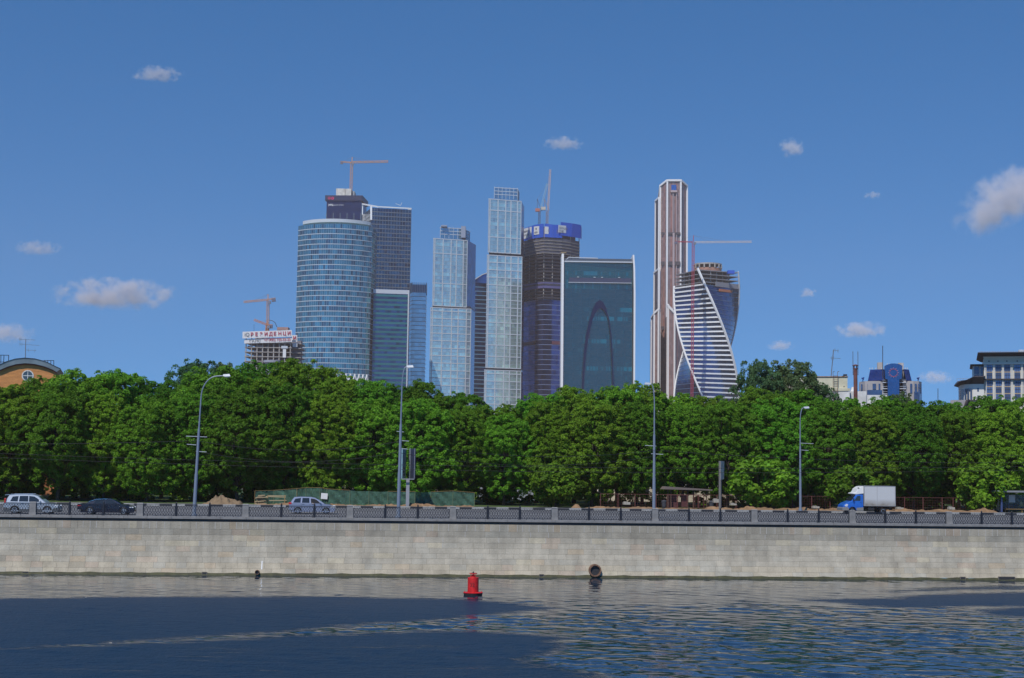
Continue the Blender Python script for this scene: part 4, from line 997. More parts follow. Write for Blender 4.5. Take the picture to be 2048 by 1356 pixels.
luffer('dark blue luffing crane with a white boom on the blue screened tower', 1610, ((1078.5, 450), (1079, 422)), ((1081, 421), (1094.5, 367)), (1074.5, 398), (1076, 421), (.05, .10, .20), (.22, .42, .62))
luffer('tall pinkish luffing crane with a near upright boom on the blue screened tower', 1605, ((1094, 450), (1094.5, 421)), ((1096, 420), (1100.5, 338.5)), (1089, 398), (1087.5, 418), (.24, .19, .20), (.50, .38, .38))

# ================================================================ trees
def leaf_mat(name, col, trans=0.35):
    m = bpy.data.materials.new(name); m.use_nodes = True; n, l = m.node_tree.nodes, m.node_tree.links; n.clear()
    out = n.new('ShaderNodeOutputMaterial'); a = n.new('ShaderNodeAttribute'); a.attribute_name = 'tint'
    oi = n.new('ShaderNodeObjectInfo'); mr = n.new('ShaderNodeMapRange'); mr.inputs[3].default_value = .72; mr.inputs[4].default_value = 1.25; l.new(oi.outputs['Random'], mr.inputs[0])
    vm = n.new('ShaderNodeVectorMath'); vm.operation = 'MULTIPLY'; vm.inputs[0].default_value = col; l.new(a.outputs['Color'], vm.inputs[1])
    vs = n.new('ShaderNodeVectorMath'); vs.operation = 'SCALE'; l.new(vm.outputs[0], vs.inputs[0]); l.new(mr.outputs[0], vs.inputs['Scale'])
    d = n.new('ShaderNodeBsdfPrincipled'); d.inputs['Roughness'].default_value = .55; d.inputs['Specular IOR Level'].default_value = .12; cx = n.new('ShaderNodeCombineXYZ'); m2 = n.new('ShaderNodeMapRange'); fr = n.new('ShaderNodeMath'); fr.operation = 'FRACT'; ml = n.new('ShaderNodeMath'); ml.operation = 'MULTIPLY'; ml.inputs[1].default_value = 7.31
    l.new(oi.outputs['Random'], ml.inputs[0]); l.new(ml.outputs[0], fr.inputs[0]); m2.inputs[3].default_value = .82; m2.inputs[4].default_value = 1.35; l.new(fr.outputs[0], m2.inputs[0]); l.new(m2.outputs[0], cx.inputs[0]); cx.inputs[1].default_value = 1; cx.inputs[2].default_value = 1
    vh = n.new('ShaderNodeVectorMath'); vh.operation = 'MULTIPLY'; l.new(vs.outputs[0], vh.inputs[0]); l.new(cx.outputs[0], vh.inputs[1]); vs = vh; l.new(vs.outputs[0], d.inputs['Base Color'])
    t = n.new('ShaderNodeBsdfTranslucent'); v2 = n.new('ShaderNodeVectorMath'); v2.operation = 'MULTIPLY'; v2.inputs[1].default_value = (1.15, 1.2, .5); l.new(vs.outputs[0], v2.inputs[0]); l.new(v2.outputs[0], t.inputs['Color'])
    mx = n.new('ShaderNodeMixShader'); mx.inputs[0].default_value = trans; l.new(d.outputs[0], mx.inputs[1]); l.new(t.outputs[0], mx.inputs[2]); l.new(mx.outputs[0], out.inputs[0])
    return m
m_maple = leaf_mat('maple leaves', (0.108, 0.262, 0.020)); m_pop = leaf_mat('poplar leaves', (0.075, 0.16, 0.07)); m_bark = mat('bark', (.055, .045, .035), .95, noise=(3, .3, 4), bump=(5, .03))
def crown_mesh(seed, H, RX, RY, z0, m, nl=16, leaf=.30, clump_r=.85, dens=46, spiky=0.0, per_m2=.62):
    """crown made of boughs (big lobes) > leaf clumps > single leaves"""
    g = np.random.default_rng(seed); lobes = []
    hc = (H + z0) / 2; hh = (H - z0) / 2
    for i in range(nl):
        f = (i + .5) / nl; zz = -1 + 2 * f; rad = math.sqrt(max(0, 1 - abs(zz) ** 2.6)); a = i * 2.4 + g.uniform(-.5, .5); k = g.uniform(.45, .8)
        r = g.uniform(.26, .42) * (1 - .25 * abs(zz)) * RX
        lobes.append((RX * rad * k * math.cos(a), RY * rad * k * math.sin(a), hc + (hh - r * .9) * zz, r * g.uniform(.9, 1.25)))
    lobes.append((0, 0, hc, RX * .62)); lobes.append((g.uniform(-1, 1), g.uniform(-1, 1), hc + hh * .45, RX * .45))
    for _ in range(7 if spiky else 0):    # loose leading shoots that make the outline uneven
        a = g.uniform(0, 6.28); k = g.uniform(.1, .62); lobes.append((RX * k * math.cos(a), RY * k * math.sin(a), H - g.uniform(.5, 2.4), g.uniform(.7, 1.2)))
    return leaf_mass(g, lobes, z0, m, leaf, clump_r, dens, spiky, per_m2), lobes
def leaf_mass(g, lobes, z0, m, leaf, clump_r, dens, spiky, per_m2, name='crown'):
    cl = []
    for (x, y, z, r) in lobes:
        n = int(4 * math.pi * r * r * per_m2 / (clump_r ** 2) * .75)
        for _ in range(n):
            d = g.normal(size=3); d /= np.linalg.norm(d)
            if d[2] < -.35 and g.random() < .6: continue
            p = np.array((x, y, z)) + d * r * np.array((1, 1, .82)) * g.uniform(.85, 1.12)
            if spiky and d[2] > .3: p[2] += min(.8, g.exponential(spiky))
            if any((p[0] - a) ** 2 + (p[1] - b) ** 2 + ((p[2] - c) / .82) ** 2 < (rr_ * .72) ** 2 for a, b, c, rr_ in lobes): continue
            if p[2] < z0 - .6: continue
            cl.append((p, d, clump_r * g.uniform(.55, 1.15), g.uniform(.78, 1.22)))
    N = dens; C = len(cl); cp_ = np.array([c[0] for c in cl]); cd = np.array([c[1] for c in cl]); cr_ = np.array([c[2] for c in cl]); ct = np.array([c[3] for c in cl])
    idx = np.repeat(np.arange(C), N); n = len(idx)
    d = g.normal(size=(n, 3)); d /= np.linalg.norm(d, axis=1, keepdims=True); d += cd[idx] * .55 + np.array((0, 0, .25)); d /= np.linalg.norm(d, axis=1, keepdims=True)
    pos = cp_[idx] + d * (cr_[idx] * g.uniform(.35, 1.0, n) ** .6)[:, None] * np.array((1.1, 1.1, .85))
    nrm = d * .6 + g.normal(size=(n, 3)) * .45 + np.array((0, 0, .45)); nrm /= np.linalg.norm(nrm, axis=1, keepdims=True)
    t1 = np.cross(nrm, g.normal(size=(n, 3))); t1 /= np.linalg.norm(t1, axis=1, keepdims=True) + 1e-9; t2 = np.cross(nrm, t1)
    s = leaf * g.uniform(.6, 1.25, n)[:, None] / 2
    q = np.stack([pos - t1 * s * 1.2, pos - t2 * s * .8, pos + t1 * s * 1.2, pos + t2 * s * .8], 1).reshape(-1, 3)
    me = bpy.data.meshes.new(name); me.vertices.add(4 * n); me.vertices.foreach_set('co', q.astype(np.float32).ravel()); me.loops.add(4 * n); me.loops.foreach_set('vertex_index', np.arange(4 * n, dtype=np.int32))
    me.polygons.add(n); me.polygons.foreach_set('loop_start', np.arange(0, 4 * n, 4, dtype=np.int32)); me.polygons.foreach_set('loop_total', np.full(n, 4, dtype=np.int32)); me.update()
    at = me.color_attributes.new('tint', 'FLOAT_COLOR', 'CORNER'); b = ct[idx] * g.uniform(.8, 1.2, n); yel = g.uniform(.9, 1.18, n)
    c = np.stack([b * yel, b, b * g.uniform(.8, 1.1, n), np.ones(n)], 1); at.data.foreach_set('color', np.repeat(c, 4, 0).astype(np.float32).ravel()); me.materials.append(m)
    return me
def trunk_mesh(seed, lobes, H, r0, lean=.3):
    rn = random.Random(seed); mb = MB(); top = Vector((rn.uniform(-lean, lean), rn.uniform(-lean, lean), H * .72))
    pts = [Vector((0, 0, -.15)), Vector((.03, 0, .5)), Vector((top.x * .3 + rn.uniform(-.15, .15), top.y * .3, H * .22)), Vector((top.x * .6, top.y * .6 + .1, H * .42)), top]
    mb.tube(pts, [r0 * 1.25, r0, r0 * .85, r0 * .6, r0 * .22], 9)
    for (x, y, z, r) in lobes:
        zs_ = min(max(z * .45, H * .14), H * .6); s = Vector((top.x * zs_ / H, top.y * zs_ / H, zs_)); e = Vector((x, y, z)); m_ = s.lerp(e, .5) + Vector((0, 0, -.25 * (e - s).length * .3))
        mb.tube([s, m_, e], [r0 * .38, r0 * .24, r0 * .08], 6, cap=False)
    return mb.mesh('trunk', m_bark, True)
VAR = []
for i, (H, RX, RY, z0) in enumerate(((15.6, 6.0, 5.2, .9), (14.6, 6.6, 5.4, .6), (16.4, 5.6, 5.2, 1.3), (14.0, 5.6, 5.0, .5), (15.2, 6.4, 5.6, 1.5))):
    me, lb = crown_mesh(40 + i, H, RX, RY, z0, m_maple, nl=22 + i % 3 * 2, leaf=.20, clump_r=.50, dens=74, spiky=.45)
    VAR.append((me, trunk_mesh(i, lb, H, .26), H))
me, lb = crown_mesh(60, 17.5, 5.2, 4.6, 4.0, m_pop, nl=24, leaf=.26, clump_r=.6, dens=60, spiky=.15, per_m2=.5); POP = (me, trunk_mesh(60, lb, 17.5, .3), 17.5)
me, lb = crown_mesh(70, 3.6, 2.6, 2.0, .1, m_maple, nl=9, leaf=.30, clump_r=.5, dens=44); BUSH = (me, trunk_mesh(70, lb, 3.6, .07), 3.6)
TOPS = {}
def top_of(me):
    z = np.empty(len(me.vertices) * 3, dtype=np.float32); me.vertices.foreach_get('co', z); return float(np.percentile(z[2::3], 99.75))
for v_ in VAR + [POP, BUSH]: TOPS[v_[0].name] = top_of(v_[0])
def plant_tree(var, px, topy, v, label, name='maple_tree', cat='tree', group='street maples beyond the road', wide=1.0, rz=None, zb=4.6):
    """a tree v metres beyond the quay edge whose top reaches the picture row topy"""
    me, tr, H = var; H = TOPS[me.name]; u, zt = UV(px, topy, v); s = (zt - zb) / H
    rt = empty(name, W(u, v, zb), rz if rz is not None else random.uniform(0, 6.28), label, cat, group); rt.scale = (s * wide, s * wide, s)
    t = bpy.data.objects.new('trunk', tr); COL.objects.link(t); t.parent = rt
    c = bpy.data.objects.new('crown', me); COL.objects.link(c); c.parent = rt
    return rt
random.seed(21)
A_, B_ = 'front', 'back'
TREES = [  # variant, picture column, row of the top, metres beyond the quay, label
 (1, -70, 775, 54, 'broad green tree cut by the picture edge in front of the orange brick gable'),
 (0, 25, 772, 55, 'green tree hiding the lower half of the orange brick gable'),
 (4, 125, 768, 53, 'broad green tree directly behind the black saloon'),
 (2, 215, 790, 54, 'green tree standing just behind the tail of the black saloon towards the lamp'),
 (3, 300, 800, 52, 'green tree in the dip of the skyline, beside the tall bent lamp'),
 (1, 395, 790, 55, 'green tree whose crown surrounds the first bent lamp post'),
 (4, 480, 775, 53, 'green tree right behind the sand heap'),
 (0, 575, 770, 55, 'green tree rising over the small blue car'),
 (2, 660, 790, 53, 'green tree behind the white notice on the green mesh'),
 (1, 745, 800, 55, 'green tree with visible trunks behind the green mesh screen'),
 (3, 835, 800, 52, 'green tree directly behind the double sided billboard'),
 (4, 925, 812, 54, 'green tree behind the far end of the green mesh screen'),
 (0, 1010, 830, 53, 'low green tree below the tallest pale stepped tower'),
 (2, 1095, 805, 54, 'green tree below the tower with blue screens'),
 (1, 1185, 800, 53, 'broad green tree below the teal slab with the arch'),
 (3, 1275, 805, 54, 'green tree behind the second tall lamp post'),
 (4, 1365, 812, 55, 'green tree rising over the open roofed shelter'),
 (0, 1455, 805, 53, 'green tree behind the back of the road sign'),
 (1, 1560, 800, 55, 'bright green tree below the bluish poplar and beside the short lamp post'),
 (2, 1650, 808, 53, 'green tree in front of the cream rooftop with the ladder'),
 (3, 1735, 815, 54, 'green tree directly behind the box truck'),
 (4, 1825, 815, 53, 'green tree below the blue and grey building'),
 (0, 1915, 822, 55, 'green tree below the small grey gable roof'),
 (1, 2005, 815, 53, 'green tree behind the bus shelter'),
 (2, 2095, 800, 55, 'green tree cut by the picture edge in front of the cream palace'),
]
for vi, px, ty, v, lab in TREES: plant_tree(VAR[vi], px, ty, v, lab)
BACK = [
 (0, -20, 775, 66, 'rear tree against the orange gable at the picture edge'), (2, 85, 757, 67, 'rear tree whose top touches the foot of the curved grey roof'), (3, 160, 742, 64, 'rear tree with twin tops beside the orange brick gable'),
 (0, 240, 744, 66, 'rear tree with a pointed top between the gable and the bent lamp'), (4, 330, 765, 68, 'rear tree seen in the lowest dip left of the bent lamp'), (1, 440, 738, 66, 'rear tree reaching above the bent lamp head'),
 (2, 515, 727, 68, 'rear tree in front of the lettered concrete frame block'), (0, 590, 722, 66, 'tallest rear tree, its loose top against the frame block corner'), (3, 665, 742, 67, 'rear tree at the foot of the curved glass tower'),
 (4, 735, 762, 66, 'rear tree at the foot of the green banded tower'), (1, 795, 775, 68, 'rear tree round the head of the second lamp'), (2, 850, 765, 66, 'rear tree with a pointed tip below the slim pale tower'),
 (0, 925, 788, 67, 'rear tree at the foot of the shorter stepped tower'), (3, 1000, 812, 64, 'lowest rear tree, in the gap below the tallest stepped tower'), (4, 1075, 790, 66, 'rear tree at the foot of the tower with blue screens'),
 (1, 1150, 776, 68, 'rear tree before the left edge fin of the teal slab'), (0, 1235, 776, 66, 'rear tree before the right half of the teal slab'), (2, 1285, 768, 67, 'rear tree with a tip between the teal slab and the bronze tower'),
 (3, 1350, 790, 66, 'rear tree at the foot of the bronze tower'), (4, 1430, 795, 67, 'rear tree at the foot of the twisted tower'), (1, 1520, 778, 65, 'rear tree below the smaller bluish poplar'), (0, 1600, 782, 66, 'rear tree below the larger bluish poplar'),
 (2, 1690, 800, 66, 'rear tree at the foot of the rusty chimney pipe'), (3, 1760, 795, 67, 'rear tree before the left wing of the blue and grey building'), (1, 1835, 803, 66, 'rear tree before the right wing of the blue and grey building'),
 (4, 1905, 808, 66, 'rear tree beside the small grey gable roof'), (0, 1980, 795, 67, 'rear tree before the cream palace wall'), (2, 2060, 795, 66, 'rear tree before the cream palace at the picture edge'),
]
for vi, px, ty, v, lab in BACK: plant_tree(VAR[vi], px, ty, v, lab, group='second row of maples')
for px, ty, v, wd, lab in ((395, 722, 78, .8, 'bluish poplar behind the green trees, above the bent lamp'), (440, 728, 80, .8, 'bluish poplar half hidden by the trees before the frame block'),
                       (1513, 722, 76, .62, 'smaller bluish poplar with a pointed top beside the twisted tower'), (1578, 722, 78, .75, 'larger bluish poplar beside the cream rooftop'), (1632, 768, 80, .7, 'low bluish poplar in front of the cream rooftop ladder'),
                       (1807, 786, 74, .5, 'thin leafy tree poking up before the blue and grey building')):
    plant_tree(POP, px, ty, v, lab, 'poplar_tree', group='bluish poplars', wide=wd)
plant_tree(BUSH, 1112, 925, 46.5, 'low leafy bush hanging over the lawn beside the bare soil', 'leafy_bush', 'bush', None, 1.0)
plant_tree(BUSH, 1520, 915, 47.5, 'bright green leafy bush beside the back of the road sign', 'leafy_bush', 'bush', None, 1.1)
plant_tree(BUSH, 1700, 930, 47.5, 'leafy bush in front of the box truck cab', 'leafy_bush', 'bush', None, 1.0)
plant_tree(BUSH, 1965, 925, 47.5, 'leafy bush leaning on the bus shelter', 'leafy_bush', 'bush', None, 1.0)
for i, (px, ty, v) in enumerate(((40, 940, 60), (260, 950, 58), (560, 945, 61), (1000, 965, 59), (1830, 940, 58))):
    plant_tree(BUSH, px, ty, v, ['dark bush in the shade behind the silver estate car', 'dark bush in the shade between the black saloon and the lamp', 'dark bush in the shade behind the green mesh', 'dark bush in the shade above the lawn strip', 'dark bush in the shade behind the box truck'][i], 'shaded_bush', 'bush', None, 1.6)

# shaded undergrowth that closes the view between the trunks
g_ = np.random.default_rng(5); lb = []
for i in range(230):
    u = -72 + 148 * g_.random(); p = W(u, 84 + 8 * g_.random(), 0); lb.append((p.x, p.y, 4.6 + g_.uniform(.5, 4.5), g_.uniform(1.3, 2.4)))
for i in range(120):
    u = -72 + 148 * g_.random(); p = W(u, 60 + 10 * g_.random(), 0); lb.append((p.x, p.y, 4.6 + g_.uniform(.0, .5), g_.uniform(.5, 1.0)))
o = bpy.data.objects.new('undergrowth', leaf_mass(g_, lb, 4.5, m_maple, .5, .8, 34, 0, .5, 'undergrowth')); COL.objects.link(o); tag(o, kind='stuff')
g = MB()
wquad(g, -600, 600, 62, 140, 4.612); tag(g.build('lawn', m_grass), kind='structure')

# ================================================================ street lamps
m_lamp = mat('grey blue paint', (.20, .24, .31), .5, .2); m_lampg = mat('lamp glass', (.7, .72, .75), .25); m_cable = mat('black cable', (.02, .02, .022), .6)
def lamp(px, base_v, topy, armdx, label, z0=4.74, r=.125, bracket=(), lean=0):
    u, zt = UV(px, topy, base_v); rt = empty('street_lamp', W(u, base_v, z0), TH, label, 'street lamp', 'tall street lamps')
    H = zt - z0; k = MB(); k.tube([(0, 0, 0), (lean * .25, 0, H * .3)], [r * 1.25, r * 1.15], 12); k.tube([(lean * .25, 0, H * .3), (lean * .55, 0, H * .62)], [r, r * .85], 12)
    k.tube([(0, 0, 0), (0, 0, .25)], [r * 1.9, r * 1.9], 12); k.build('pole', m_lamp, rt, smooth=False)
    k = MB(); pts = [(lean * .55, 0, H * .62), (lean * .75, 0, H * .8)]; R0 = abs(armdx)
    for i in range(9):
        a = i / 8 * math.pi / 2; pts.append((lean * .8 + armdx * .62 * (1 - math.cos(a)), 0, H * .84 + (H * .155) * math.sin(a)))
    pts.append((lean * .8 + armdx * .86, 0, H * .998)); k.tube(pts, [r * .6, r * .5] + [r * .42] * 9 + [r * .38], 8); k.build('curved_arm', m_lamp, rt)
    s = 1 if armdx > 0 else -1; x = lean * .8 + armdx * .84; k = MB()
    k.hexa([(x, -.14, H - .07), (x + s * .62, -.18, H - .07), (x + s * .62, .18, H - .07), (x, .14, H - .07), (x, -.10, H + .10), (x + s * .54, -.12, H + .14), (x + s * .54, .12, H + .14), (x, .10, H + .10)][::1] if s > 0 else
           [(x + s * .62, -.18, H - .07), (x, -.14, H - .07), (x, .14, H - .07), (x + s * .62, .18, H - .07), (x + s * .54, -.12, H + .14), (x, -.10, H + .10), (x, .10, H + .10), (x + s * .54, .12, H + .14)])
    hd = k.build('lamp_head', m_lt, rt); k = MB(); k.box(min(x + s * .12, x + s * .54), max(x + s * .12, x + s * .54), -.13, .13, H - .13, H - .073); k.build('lens', m_lampg, hd)
    for z, w0, w1 in bracket:
        k = MB(); k.bar((w0, 0, z + .05), (w1, 0, z), .045); k.build('bracket', m_lt, rt)
    return rt, u
L1, uL1 = lamp(397, 2.2, 750, 2.2, 'first tall lamp post with its arm bent to the right, beside the sand heap', lean=.35, bracket=((6.9, -.9, .9), (6.2, -.8, .0), (5.6, 0, .9)))
L2, uL2 = lamp(802.5, 2.4, 733, .45, 'second tall lamp post next to the double sided billboard', lean=.12, r=.13, bracket=((7.6, -.3, .35), (6.8, 0, .8), (6.1, 0, .7)))
L3, uL3 = lamp(1309, 15.0 * .97, 768, -.45, 'third tall lamp post beside the open roofed shelter', z0=4.61, lean=0, r=.13, bracket=((7.0, -.9, .2), (6.2, -.3, .9)))
L4, uL4 = lamp(1600, 40.0, 815, .55, 'shorter lamp post on the bare soil between road sign and box truck', lean=0, r=.12, bracket=((7.8, 0, 1.6), (7.0, 0, 1.0)))
# trolley wires hanging between the masts
def wire(u0, v0, z0, u1, v1, z1, sag, label, n=10):
    pts = [W(u0 + (u1 - u0) * i / n, v0 + (v1 - v0) * i / n, z0 + (z1 - z0) * i / n - sag * 4 * (i / n) * (1 - i / n)) for i in range(n + 1)]
    k = MB(); k.tube(pts, .017, 4); o = k.build('overhead_wire', m_cable); tag(o, label, 'overhead wire', 'overhead wires'); return o
wire(-70, 6, 11.2, uL1, 2.4, 11.3, .5, 'thin overhead wire running off the picture from the first lamp post'); wire(uL1, 2.4, 11.3, uL2, 2.6, 11.5, .8, 'upper thin overhead wire between the first two lamp posts')
wire(uL1, 2.5, 10.4, uL2, 2.8, 10.6, .9, 'lower thin overhead wire between the first two lamp posts'); wire(uL2, 2.6, 11.4, uL3, 14.4, 11.2, .9, 'upper thin overhead wire between the second and third lamp posts')
wire(uL2, 2.8, 10.5, uL3, 14.6, 10.6, 1.0, 'lower thin overhead wire between the second and third lamp posts'); wire(uL3, 14.6, 11.2, 75, 18, 11.4, .9, 'thin overhead wire running off the picture from the third lamp post')
wire(-70, 30, 10.6, 75, 30, 10.6, 1.2, 'long thin overhead wire over the far lanes, crossing the whole view'); wire(-70, 33, 10.2, 75, 33, 10.2, 1.3, 'long thin overhead wire over the farthest lane'); wire(uL4, 40, 12.2, 75, 39, 11.8, .5, 'thin overhead wire running off from the short lamp post')

# ================================================================ cars
m_tyre = mat('tyre rubber', (.018, .018, .02), .85); m_rim = mat('alloy', (.55, .56, .58), .3, .8); m_cglass = mat('car glass', (.02, .025, .03), .08, .0, spec=.8); m_trim = mat('black trim', (.02, .02, .022), .55)
m_red = mat('tail lamp red', (.45, .02, .02), .3); m_hl = mat('headlamp', (.75, .76, .78), .15, .3); m_plate = mat('plate white', (.6, .6, .6), .5)
def wheel(rt, x, y, r, wdt, side, spokes=5):
    w_ = empty('wheel', (x, y, r)); w_.parent = rt; s = side
    n = 28; k = MB(); prof = [(r * .62, 0), (r * .9, 0), (r, wdt * .16), (r, wdt * .84), (r * .9, wdt), (r * .62, wdt), (r * .62, 0)]
    k.lathe(prof, n, cap=False); k.build('tyre', m_tyre, w_, rot=(R(90), 0, 0), loc=(0, (wdt / 2), 0))
    k = MB(); yo = -wdt / 2 - .005 if s < 0 else wdt / 2 + .005
    for i in range(n):
        a, b = 2 * math.pi * i / n, 2 * math.pi * (i + 1) / n
        for r0, r1 in ((r * .52, r * .64),): k.hexa([(r0 * math.cos(a), yo - .0, r0 * math.sin(a)), (r1 * math.cos(a), yo, r1 * math.sin(a)), (r1 * math.cos(b), yo, r1 * math.sin(b)), (r0 * math.cos(b), yo, r0 * math.sin(b))] + [(q * math.cos(c), yo + .03 * s * -1, q * math.sin(c)) for q, c in ((r0, a), (r1, a), (r1, b), (r0, b))])
    for i in range(spokes):
        a = 2 * math.pi * i / spokes + .3; k.bar((0, yo + .01 * -s, 0), (r * .55 * math.cos(a), yo + .01 * -s, r * .55 * math.sin(a)), r * .17, .03)
    k.lathe([(r * .12, 0), (r * .12, .03)], 12); k.build('rim', m_rim, w_)
    k = MB(); k.lathe([(r * .6, 0), (r * .6, .02)], 20); k.build('brake_disc', m_trim, w_, rot=(R(90), 0, 0), loc=(0, yo + .06 * -s, 0))
def loft(sections, m, name, rt, smooth=True, bevel=0):
    """sections: list of (half_width, [(x,z)...]) outlines across y; here a full body from a list of side outlines"""
    k = MB(); n = len(sections[0][1]); base = 0
    for y, pts in sections: k.v.extend([(x, y, z) for x, z in pts])
    for i in range(len(sections) - 1):
        for j in range(n):
            q = (j + 1) % n; k.f.append((i * n + j, (i + 1) * n + j, (i + 1) * n + q, i * n + q)); k.t.append((1, 1, 1))
    k.f.append(tuple(range(n))); k.t.append((1, 1, 1)); k.f.append(tuple(range((len(sections)) * n - 1, (len(sections) - 1) * n - 1, -1))); k.t.append((1, 1, 1))
    o = k.build(name, m, rt, smooth=False); return o
def inset(pts, dx, dz, c):
    return [(c[0] + (x - c[0]) * dx, c[1] + (z - c[1]) * dz) for x, z in pts]
def car(label, px0, v, L, paint, wheels_x, low, green, wins, Wd, wr, lamps, flip=False, extras=None, name='parked_car', cat='car', lo_v=None, paint2=None, spokes=5):
    """side view outlines in metres, x from the tail: low = body outline under the waist, green = roof outline"""
    u, _ = UV(px0, 1024, v); rt = empty(name, W(u, v, ZR + .0), TH + (math.pi if flip else 0), label, cat)
    h = Wd / 2; cx = L / 2
    # lower body with wheel arches
    arch = []
    def with_arches(low):
        bot = []; zb = .22
        for wx in sorted(wheels_x):
            ra = wr + .07
            for i in range(9):
                a = math.pi - i * math.pi / 8; bot.append((wx + ra * math.cos(a), max(zb, wr + ra * math.sin(a))))
        return low + bot[::-1]
    lo = with_arches(low); sec = []
    for y, f in ((-h, .985), (-h + .05, 1.0), (h - .05, 1.0), (h, .985)):
        sec.append((y, [(cx + (x - cx) * (1 if abs(y) < h - .01 else .992), (z if abs(y) < h - .01 else .3 + (z - .3) * .965)) for x, z in lo]))
    loft(sec, paint, 'body', rt)
    if paint2:
        k = MB(); k.prism([(.02, .2), (L - .02, .2), (L - .02, .52), (L - .1, .60), (wheels_x[1] + wr + .1, .5), (wheels_x[1] + wr + .05, .24), (wheels_x[1] - wr - .05, .24), (wheels_x[1] - wr - .1, .46), (wheels_x[0] + wr + .1, .46), (wheels_x[0] + wr + .05, .24), (wheels_x[0] - wr - .05, .24), (wheels_x[0] - wr - .1, .5), (.1, .6), (.02, .52)], -h - .008, h + .008); k.build('dark_cladding', paint2, rt)
    zw = min(z for x, z in green); zr = max(z for x, z in green)
    sec = []
    gc = sum(x for x, z in green) / len(green)
    for y, s in ((-1, 1), (1, -1)): pass
    for t in (-1, -.86, .86, 1):
        ys = []; 
        sec.append((t, [(gc + (x - gc) * (.97 if abs(t) == 1 else 1.0), z - (.03 * (z > zw + .1) if abs(t) == 1 else 0)) for x, z in green]))
    k = MB(); n = len(green)
    hw = lambda z, t: t * (h - .06 - (z - zw) / max(.01, zr - zw) * .20)
    for t, pts in sec: k.v.extend([(x, hw(z, t), z) for x, z in pts])
    for i in range(3):
        for j in range(n): q = (j + 1) % n; k.f.append((i * n + j, (i + 1) * n + j, (i + 1) * n + q, i * n + q)); k.t.append((1, 1, 1))
    k.f.append(tuple(range(n))); k.t.append((1, 1, 1)); k.f.append(tuple(range(4 * n - 1, 3 * n - 1, -1))); k.t.append((1, 1, 1))
    k.build('roof', paint, rt)
    for s in (-1, 1):
        for poly in wins['side']:
            k = MB(); a = [(x, s * (abs(hw(z, 1)) + .008), z) for x, z in poly]; b = [(x, y - s * .03, z) for x, y, z in a]
            if s > 0: a, b = b, a
            m_ = len(a); k.v.extend(a + b); k.f.append(tuple(range(m_))); k.f.append(tuple(range(2 * m_ - 1, m_ - 1, -1))); k.t += [(1, 1, 1)] * 2
            for i in range(m_): j = (i + 1) % m_; k.f.append((i, m_ + i, m_ + j, j)); k.t.append((1, 1, 1))
            k.build('side_window', m_cglass, rt)
    for nm, ((x0, z0), (x1, z1)) in (('windscreen', wins['front']), ('rear_window', wins['rear'])):
        d = Vector((z0 - z1, x1 - x0)); d = Vector((z1 - z0, -(x1 - x0))).normalized() * .012
        if nm == 'rear_window': d = -d
        if d.y < 0 and nm == 'windscreen': d = -d
        y0, y1 = abs(hw(z0, .86)), abs(hw(z1, .86)); k = MB()
        P4 = [(x0 + d.x, -y0, z0 + d.y), (x0 + d.x, y0, z0 + d.y), (x1 + d.x, y1, z1 + d.y), (x1 + d.x, -y1, z1 + d.y)]; P5 = [(x - d.x * 2.2, y, z - d.y * 2.2) for x, y, z in P4]
        k.hexa(P5 + P4); k.build(nm, m_cglass, rt)
    for wx in wheels_x:
        for s in (-1, 1): wheel(rt, wx, s * (h - .13), wr, .22, s, spokes)
    k = MB(); k.box(.3, L - .3, -h + .25, h - .25, .2, .5); k.build('underbody', m_trim, rt)
    for s in (-1, 1):
        (x0, x1, z0, z1) = lamps['tail']; k = MB(); k.box(x0, x1, min(s * (h - .25), s * (h + .012)), max(s * (h - .25), s * (h + .012)), z0, z1); k.build('tail_lamp', m_red, rt, bevel=.02)
        (x0, x1, z0, z1) = lamps['head']; k = MB(); k.box(x0, x1, min(s * (h - .35), s * (h + .01)), max(s * (h - .35), s * (h + .01)), z0, z1); k.build('headlight', m_hl, rt, bevel=.03)
        (x0, z0) = lamps['mirror']; k = MB(); k.box(x0, x0 + .14, min(s * (h - .02), s * (h + .17)), max(s * (h - .02), s * (h + .17)), z0, z0 + .14); k.build('wing_mirror', paint, rt, bevel=.03)
        for x0, z0 in lamps['handles']: k = MB(); k.box(x0, x0 + .2, min(s * (h - .02), s * (h + .02)), max(s * (h - .02), s * (h + .02)), z0, z0 + .035); k.build('door_handle', m_trim, rt)
        k = MB()
        for x0 in lamps['seams']: k.box(x0 - .008, x0 + .008, min(s * (h - .02), s * (h + .004)), max(s * (h - .02), s * (h + .004)), .34, zw)
        k.build('door_seams', m_trim, rt)
    for s, x in ((-1, -.005), (1, L - .012)): k = MB(); k.box(x, x + .017, -.26, .26, .48 if s > 0 else .75, .60 if s > 0 else .87); k.build('number_plate', m_plate, rt)
    if extras: extras(rt, h, hw)
    return rt
P_silver = mat('silver paint', (.50, .53, .56), .28, .55, coat=.6); P_black = mat('black paint glossy', (.012, .014, .03), .18, .3, coat=1.0); P_blue = mat('light blue paint', (.31, .34, .44), .3, .5, coat=.7); P_bumper = mat('grey cladding', (.07, .08, .09), .6)
def rails(rt, h, hw):
    for s in (-1, 1): k = MB(); k.bar((.55, s * (h - .28), 1.76), (2.45, s * (h - .28), 1.785), .035); k.build('roof_rail', P_silver, rt)
    k = MB(); k.hexa([(.02, -.6, 1.66), (.4, -.6, 1.70), (.4, .6, 1.70), (.02, .6, 1.66), (.02, -.6, 1.70), (.4, -.6, 1.745), (.4, .6, 1.745), (.02, .6, 1.70)]); k.build('roof_spoiler', P_silver, rt)
